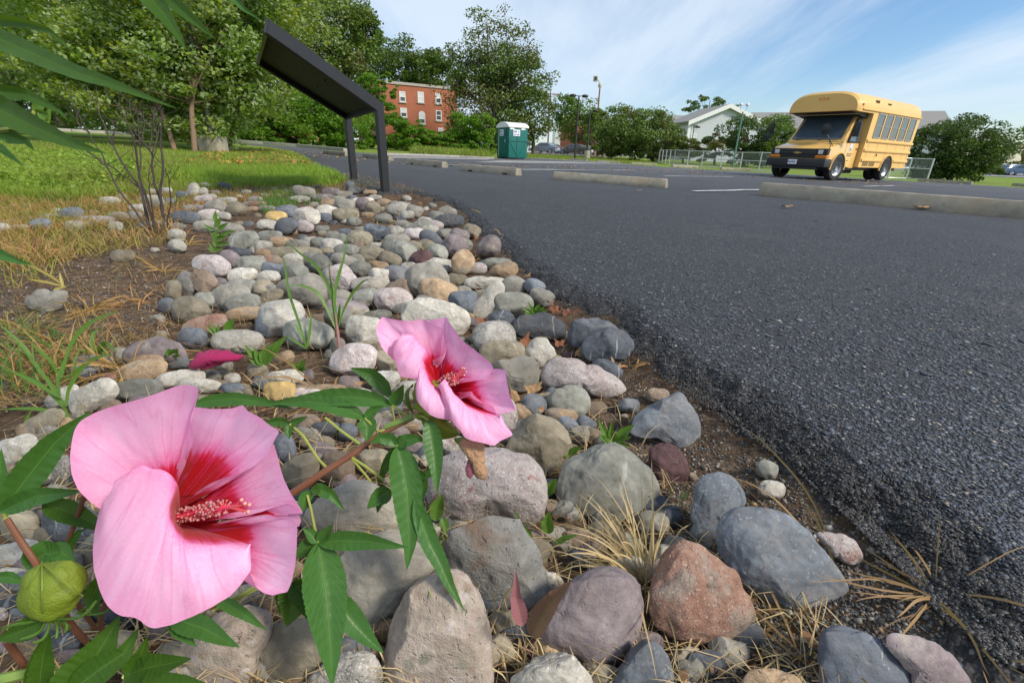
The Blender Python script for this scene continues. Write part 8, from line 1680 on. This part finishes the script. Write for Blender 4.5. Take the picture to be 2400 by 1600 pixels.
for x, y, s_, lb_ in [(1842,489,14,'yellow-brown curled leaf on the asphalt in front of the nearest wheel stop'),(1497,449,7,'small orange leaf on the asphalt below the middle wheel stop'),(2155,492,16,'flat orange leaf at the foot of the nearest wheel stop')]:
    p = hit(x, y); d = depth_of(p); r_2 = np.random.default_rng(int(x)); n = 14; u = np.linspace(-1, 1, n); uu, vv = np.meshgrid(u, u); sz = s_*d/F*1.1; Z = .4*uu**2+.25*vnoise(np.stack([uu*2, vv*2, 0*uu+x], -1).reshape(-1, 3)).reshape(uu.shape)+.45
    tap = np.sqrt(np.clip(1-uu**2, .02, 1)); V = np.stack([uu*sz, vv*tap*sz*.6, Z*sz*.6], -1).reshape(-1, 3); idx = np.arange(n*n).reshape(n, n)
    tag(npmesh('dead_leaf', V, np.stack([idx[:-1, :-1], idx[:-1, 1:], idx[1:, 1:], idx[1:, :-1]], -1).reshape(-1, 4), m_dl2, smooth=True, loc=(p[0], p[1], float(G(p[0], p[1]))+.004)), lb_, 'leaf')
# wilted magenta bloom lying on the stones
b = cv('CA', (500, 1140)); g = groundat(*b); d = depth_of(g)-.07; m_mg = plain('magenta_wilted_petal', (.40, .012, .10), .55, var=.35, nscale=70, bump=.9)
wl = empty('wilted_bloom', tuple(at(b[0], b[1], d))); tag(wl, 'rolled-up wilted magenta hibiscus bloom lying on the stones', 'flower')
blob('rolled_petals', [(225,1225),(240,1170),(290,1100),(380,1050),(470,1040),(560,1040),(640,1045),(700,1075),(765,1085),(770,1115),(730,1160),(660,1160),(560,1170),(470,1200),(400,1235),(330,1260),(260,1262)], d, m_mg, wl, 'CA', .8, 9, 2)
for i, (a, b_) in enumerate([((235,1230),(560,1060)),((250,1240),(620,1110)),((270,1200),(480,1060)),((320,1250),(700,1120))]):
    P = [(a[0]*(1-s_)+b_[0]*s_, a[1]*(1-s_)+b_[1]*s_-14*math.sin(math.pi*s_)) for s_ in np.linspace(0, 1, 9)]; c = cv('CA', P); rr_ = 95*CR['CA'][2]*d/F
    m = MB().tube(at(c[:, 0], c[:, 1], d-rr_*.55)-par_world(wl), [.001, .004, .006, .0065, .0065, .006, .005, .0035, .001], 8); m.build('petal_fold', [m_mg, plain('deep_magenta_fold', (.26, .01, .09), .6, var=.4, nscale=80), m_mg][i % 3], wl, smooth=True, fix=False)
m = MB()
for x, y in ((265,1210),(310,1228)): c = cv('CA', (x, y)); q = at(c[0], c[1], d-.012)-par_world(wl); m.lathe([(.001, -.006), (.004, -.003), (.0048, .002), (.001, .006)], 10, 'z', tuple(q))
m.build('petal_base', plain('cream_petal_base', (.62, .50, .36), .6), wl, smooth=True)
# ---- leafless shrub
sb = groundat(375, 536, 0); dS = depth_of(sb); m_tw = bark('dark_twig_bark', (.03, .022, .02), (.085, .062, .055)); sh = empty('leafless_shrub', tuple(sb)); tag(sh, 'bare dark-stemmed shrub without leaves standing left of the rock bed', 'shrub')
BR = [[(1285,1810),(1275,1600),(1215,1420),(1185,1320),(1200,1210),(1150,1130),(1060,1050),(1040,900),(1025,805)],[(1200,1210),(1240,1100),(1255,980),(1285,850)],[(1285,1700),(1262,1500),(1290,1300),(1262,1110),(1280,950),(1283,850)],[(1225,1800),(1150,1560),(1100,1400),(1080,1200),(1055,1080),(970,900),(905,785)],
      [(1180,1800),(1120,1500),(1010,1350),(930,1230),(890,1150),(820,1000),(750,800),(680,690)],[(1160,1800),(980,1560),(870,1370),(820,1300),(800,1210),(700,1050),(600,850),(510,670)],[(1100,1400),(1110,1250),(1090,1000),(1063,780)],[(1060,1120),(1110,1130),(1140,1000),(1130,870)],[(1185,1180),(1190,1050),(1195,945)],
      [(890,1150),(900,1000),(830,900)],[(820,1300),(740,1230),(680,1180)],[(1320,1800),(1350,1560),(1330,1400),(1300,1330)],[(1215,1790),(1180,1500),(1165,1400)],[(1215,1000),(1210,860)],[(1130,1500),(1000,1400),(850,1300),(700,1200)],[(700,1050),(620,1000),(590,900)],[(750,950),(680,920),(600,980)],[(1080,1300),(1000,1330),(880,1390)],[(1080,1080),(1000,1000),(985,830)]]
for i, P in enumerate(BR[:16]):
    c = cv('D1', P); n = len(c); th0 = .0075 if i in (0, 2, 3, 4) else .006 if i == 5 else .004; r0_ = np.random.default_rng(i); dd = dS+np.linspace(0, r0_.uniform(-.25, .25), n) if P[0][1] > 1650 else dS+r0_.uniform(-.08, .08)+np.linspace(0, r0_.uniform(-.1, .1), n)
    W_ = resamp(at(c[:, 0], c[:, 1], dd[:, None]), n*4); W_ = W_+fbm(np.stack([np.arange(n*4)*.35, 0*np.arange(n*4), 0*np.arange(n*4)+i], -1), 2, i)[:, None]*.006
    MB().tube(W_-sb, list(np.linspace(th0, th0*.28, len(W_))), 6).build('branch', m_tw, sh, smooth=True, fix=False)
    for k in range(3):
        j = int(len(W_)*r0_.uniform(.3, .9)); q = r0_.normal(size=3)*.06; q[2] = abs(q[2])+.04; MB().tube([W_[j]-sb, W_[j]+q*.5-sb+r0_.normal(0, .008, 3), W_[j]+q*1.3-sb], [.002, .0014, .0008], 5).build('twig', m_tw, sh, fix=False)
print('done, objects', len(bpy.data.objects))
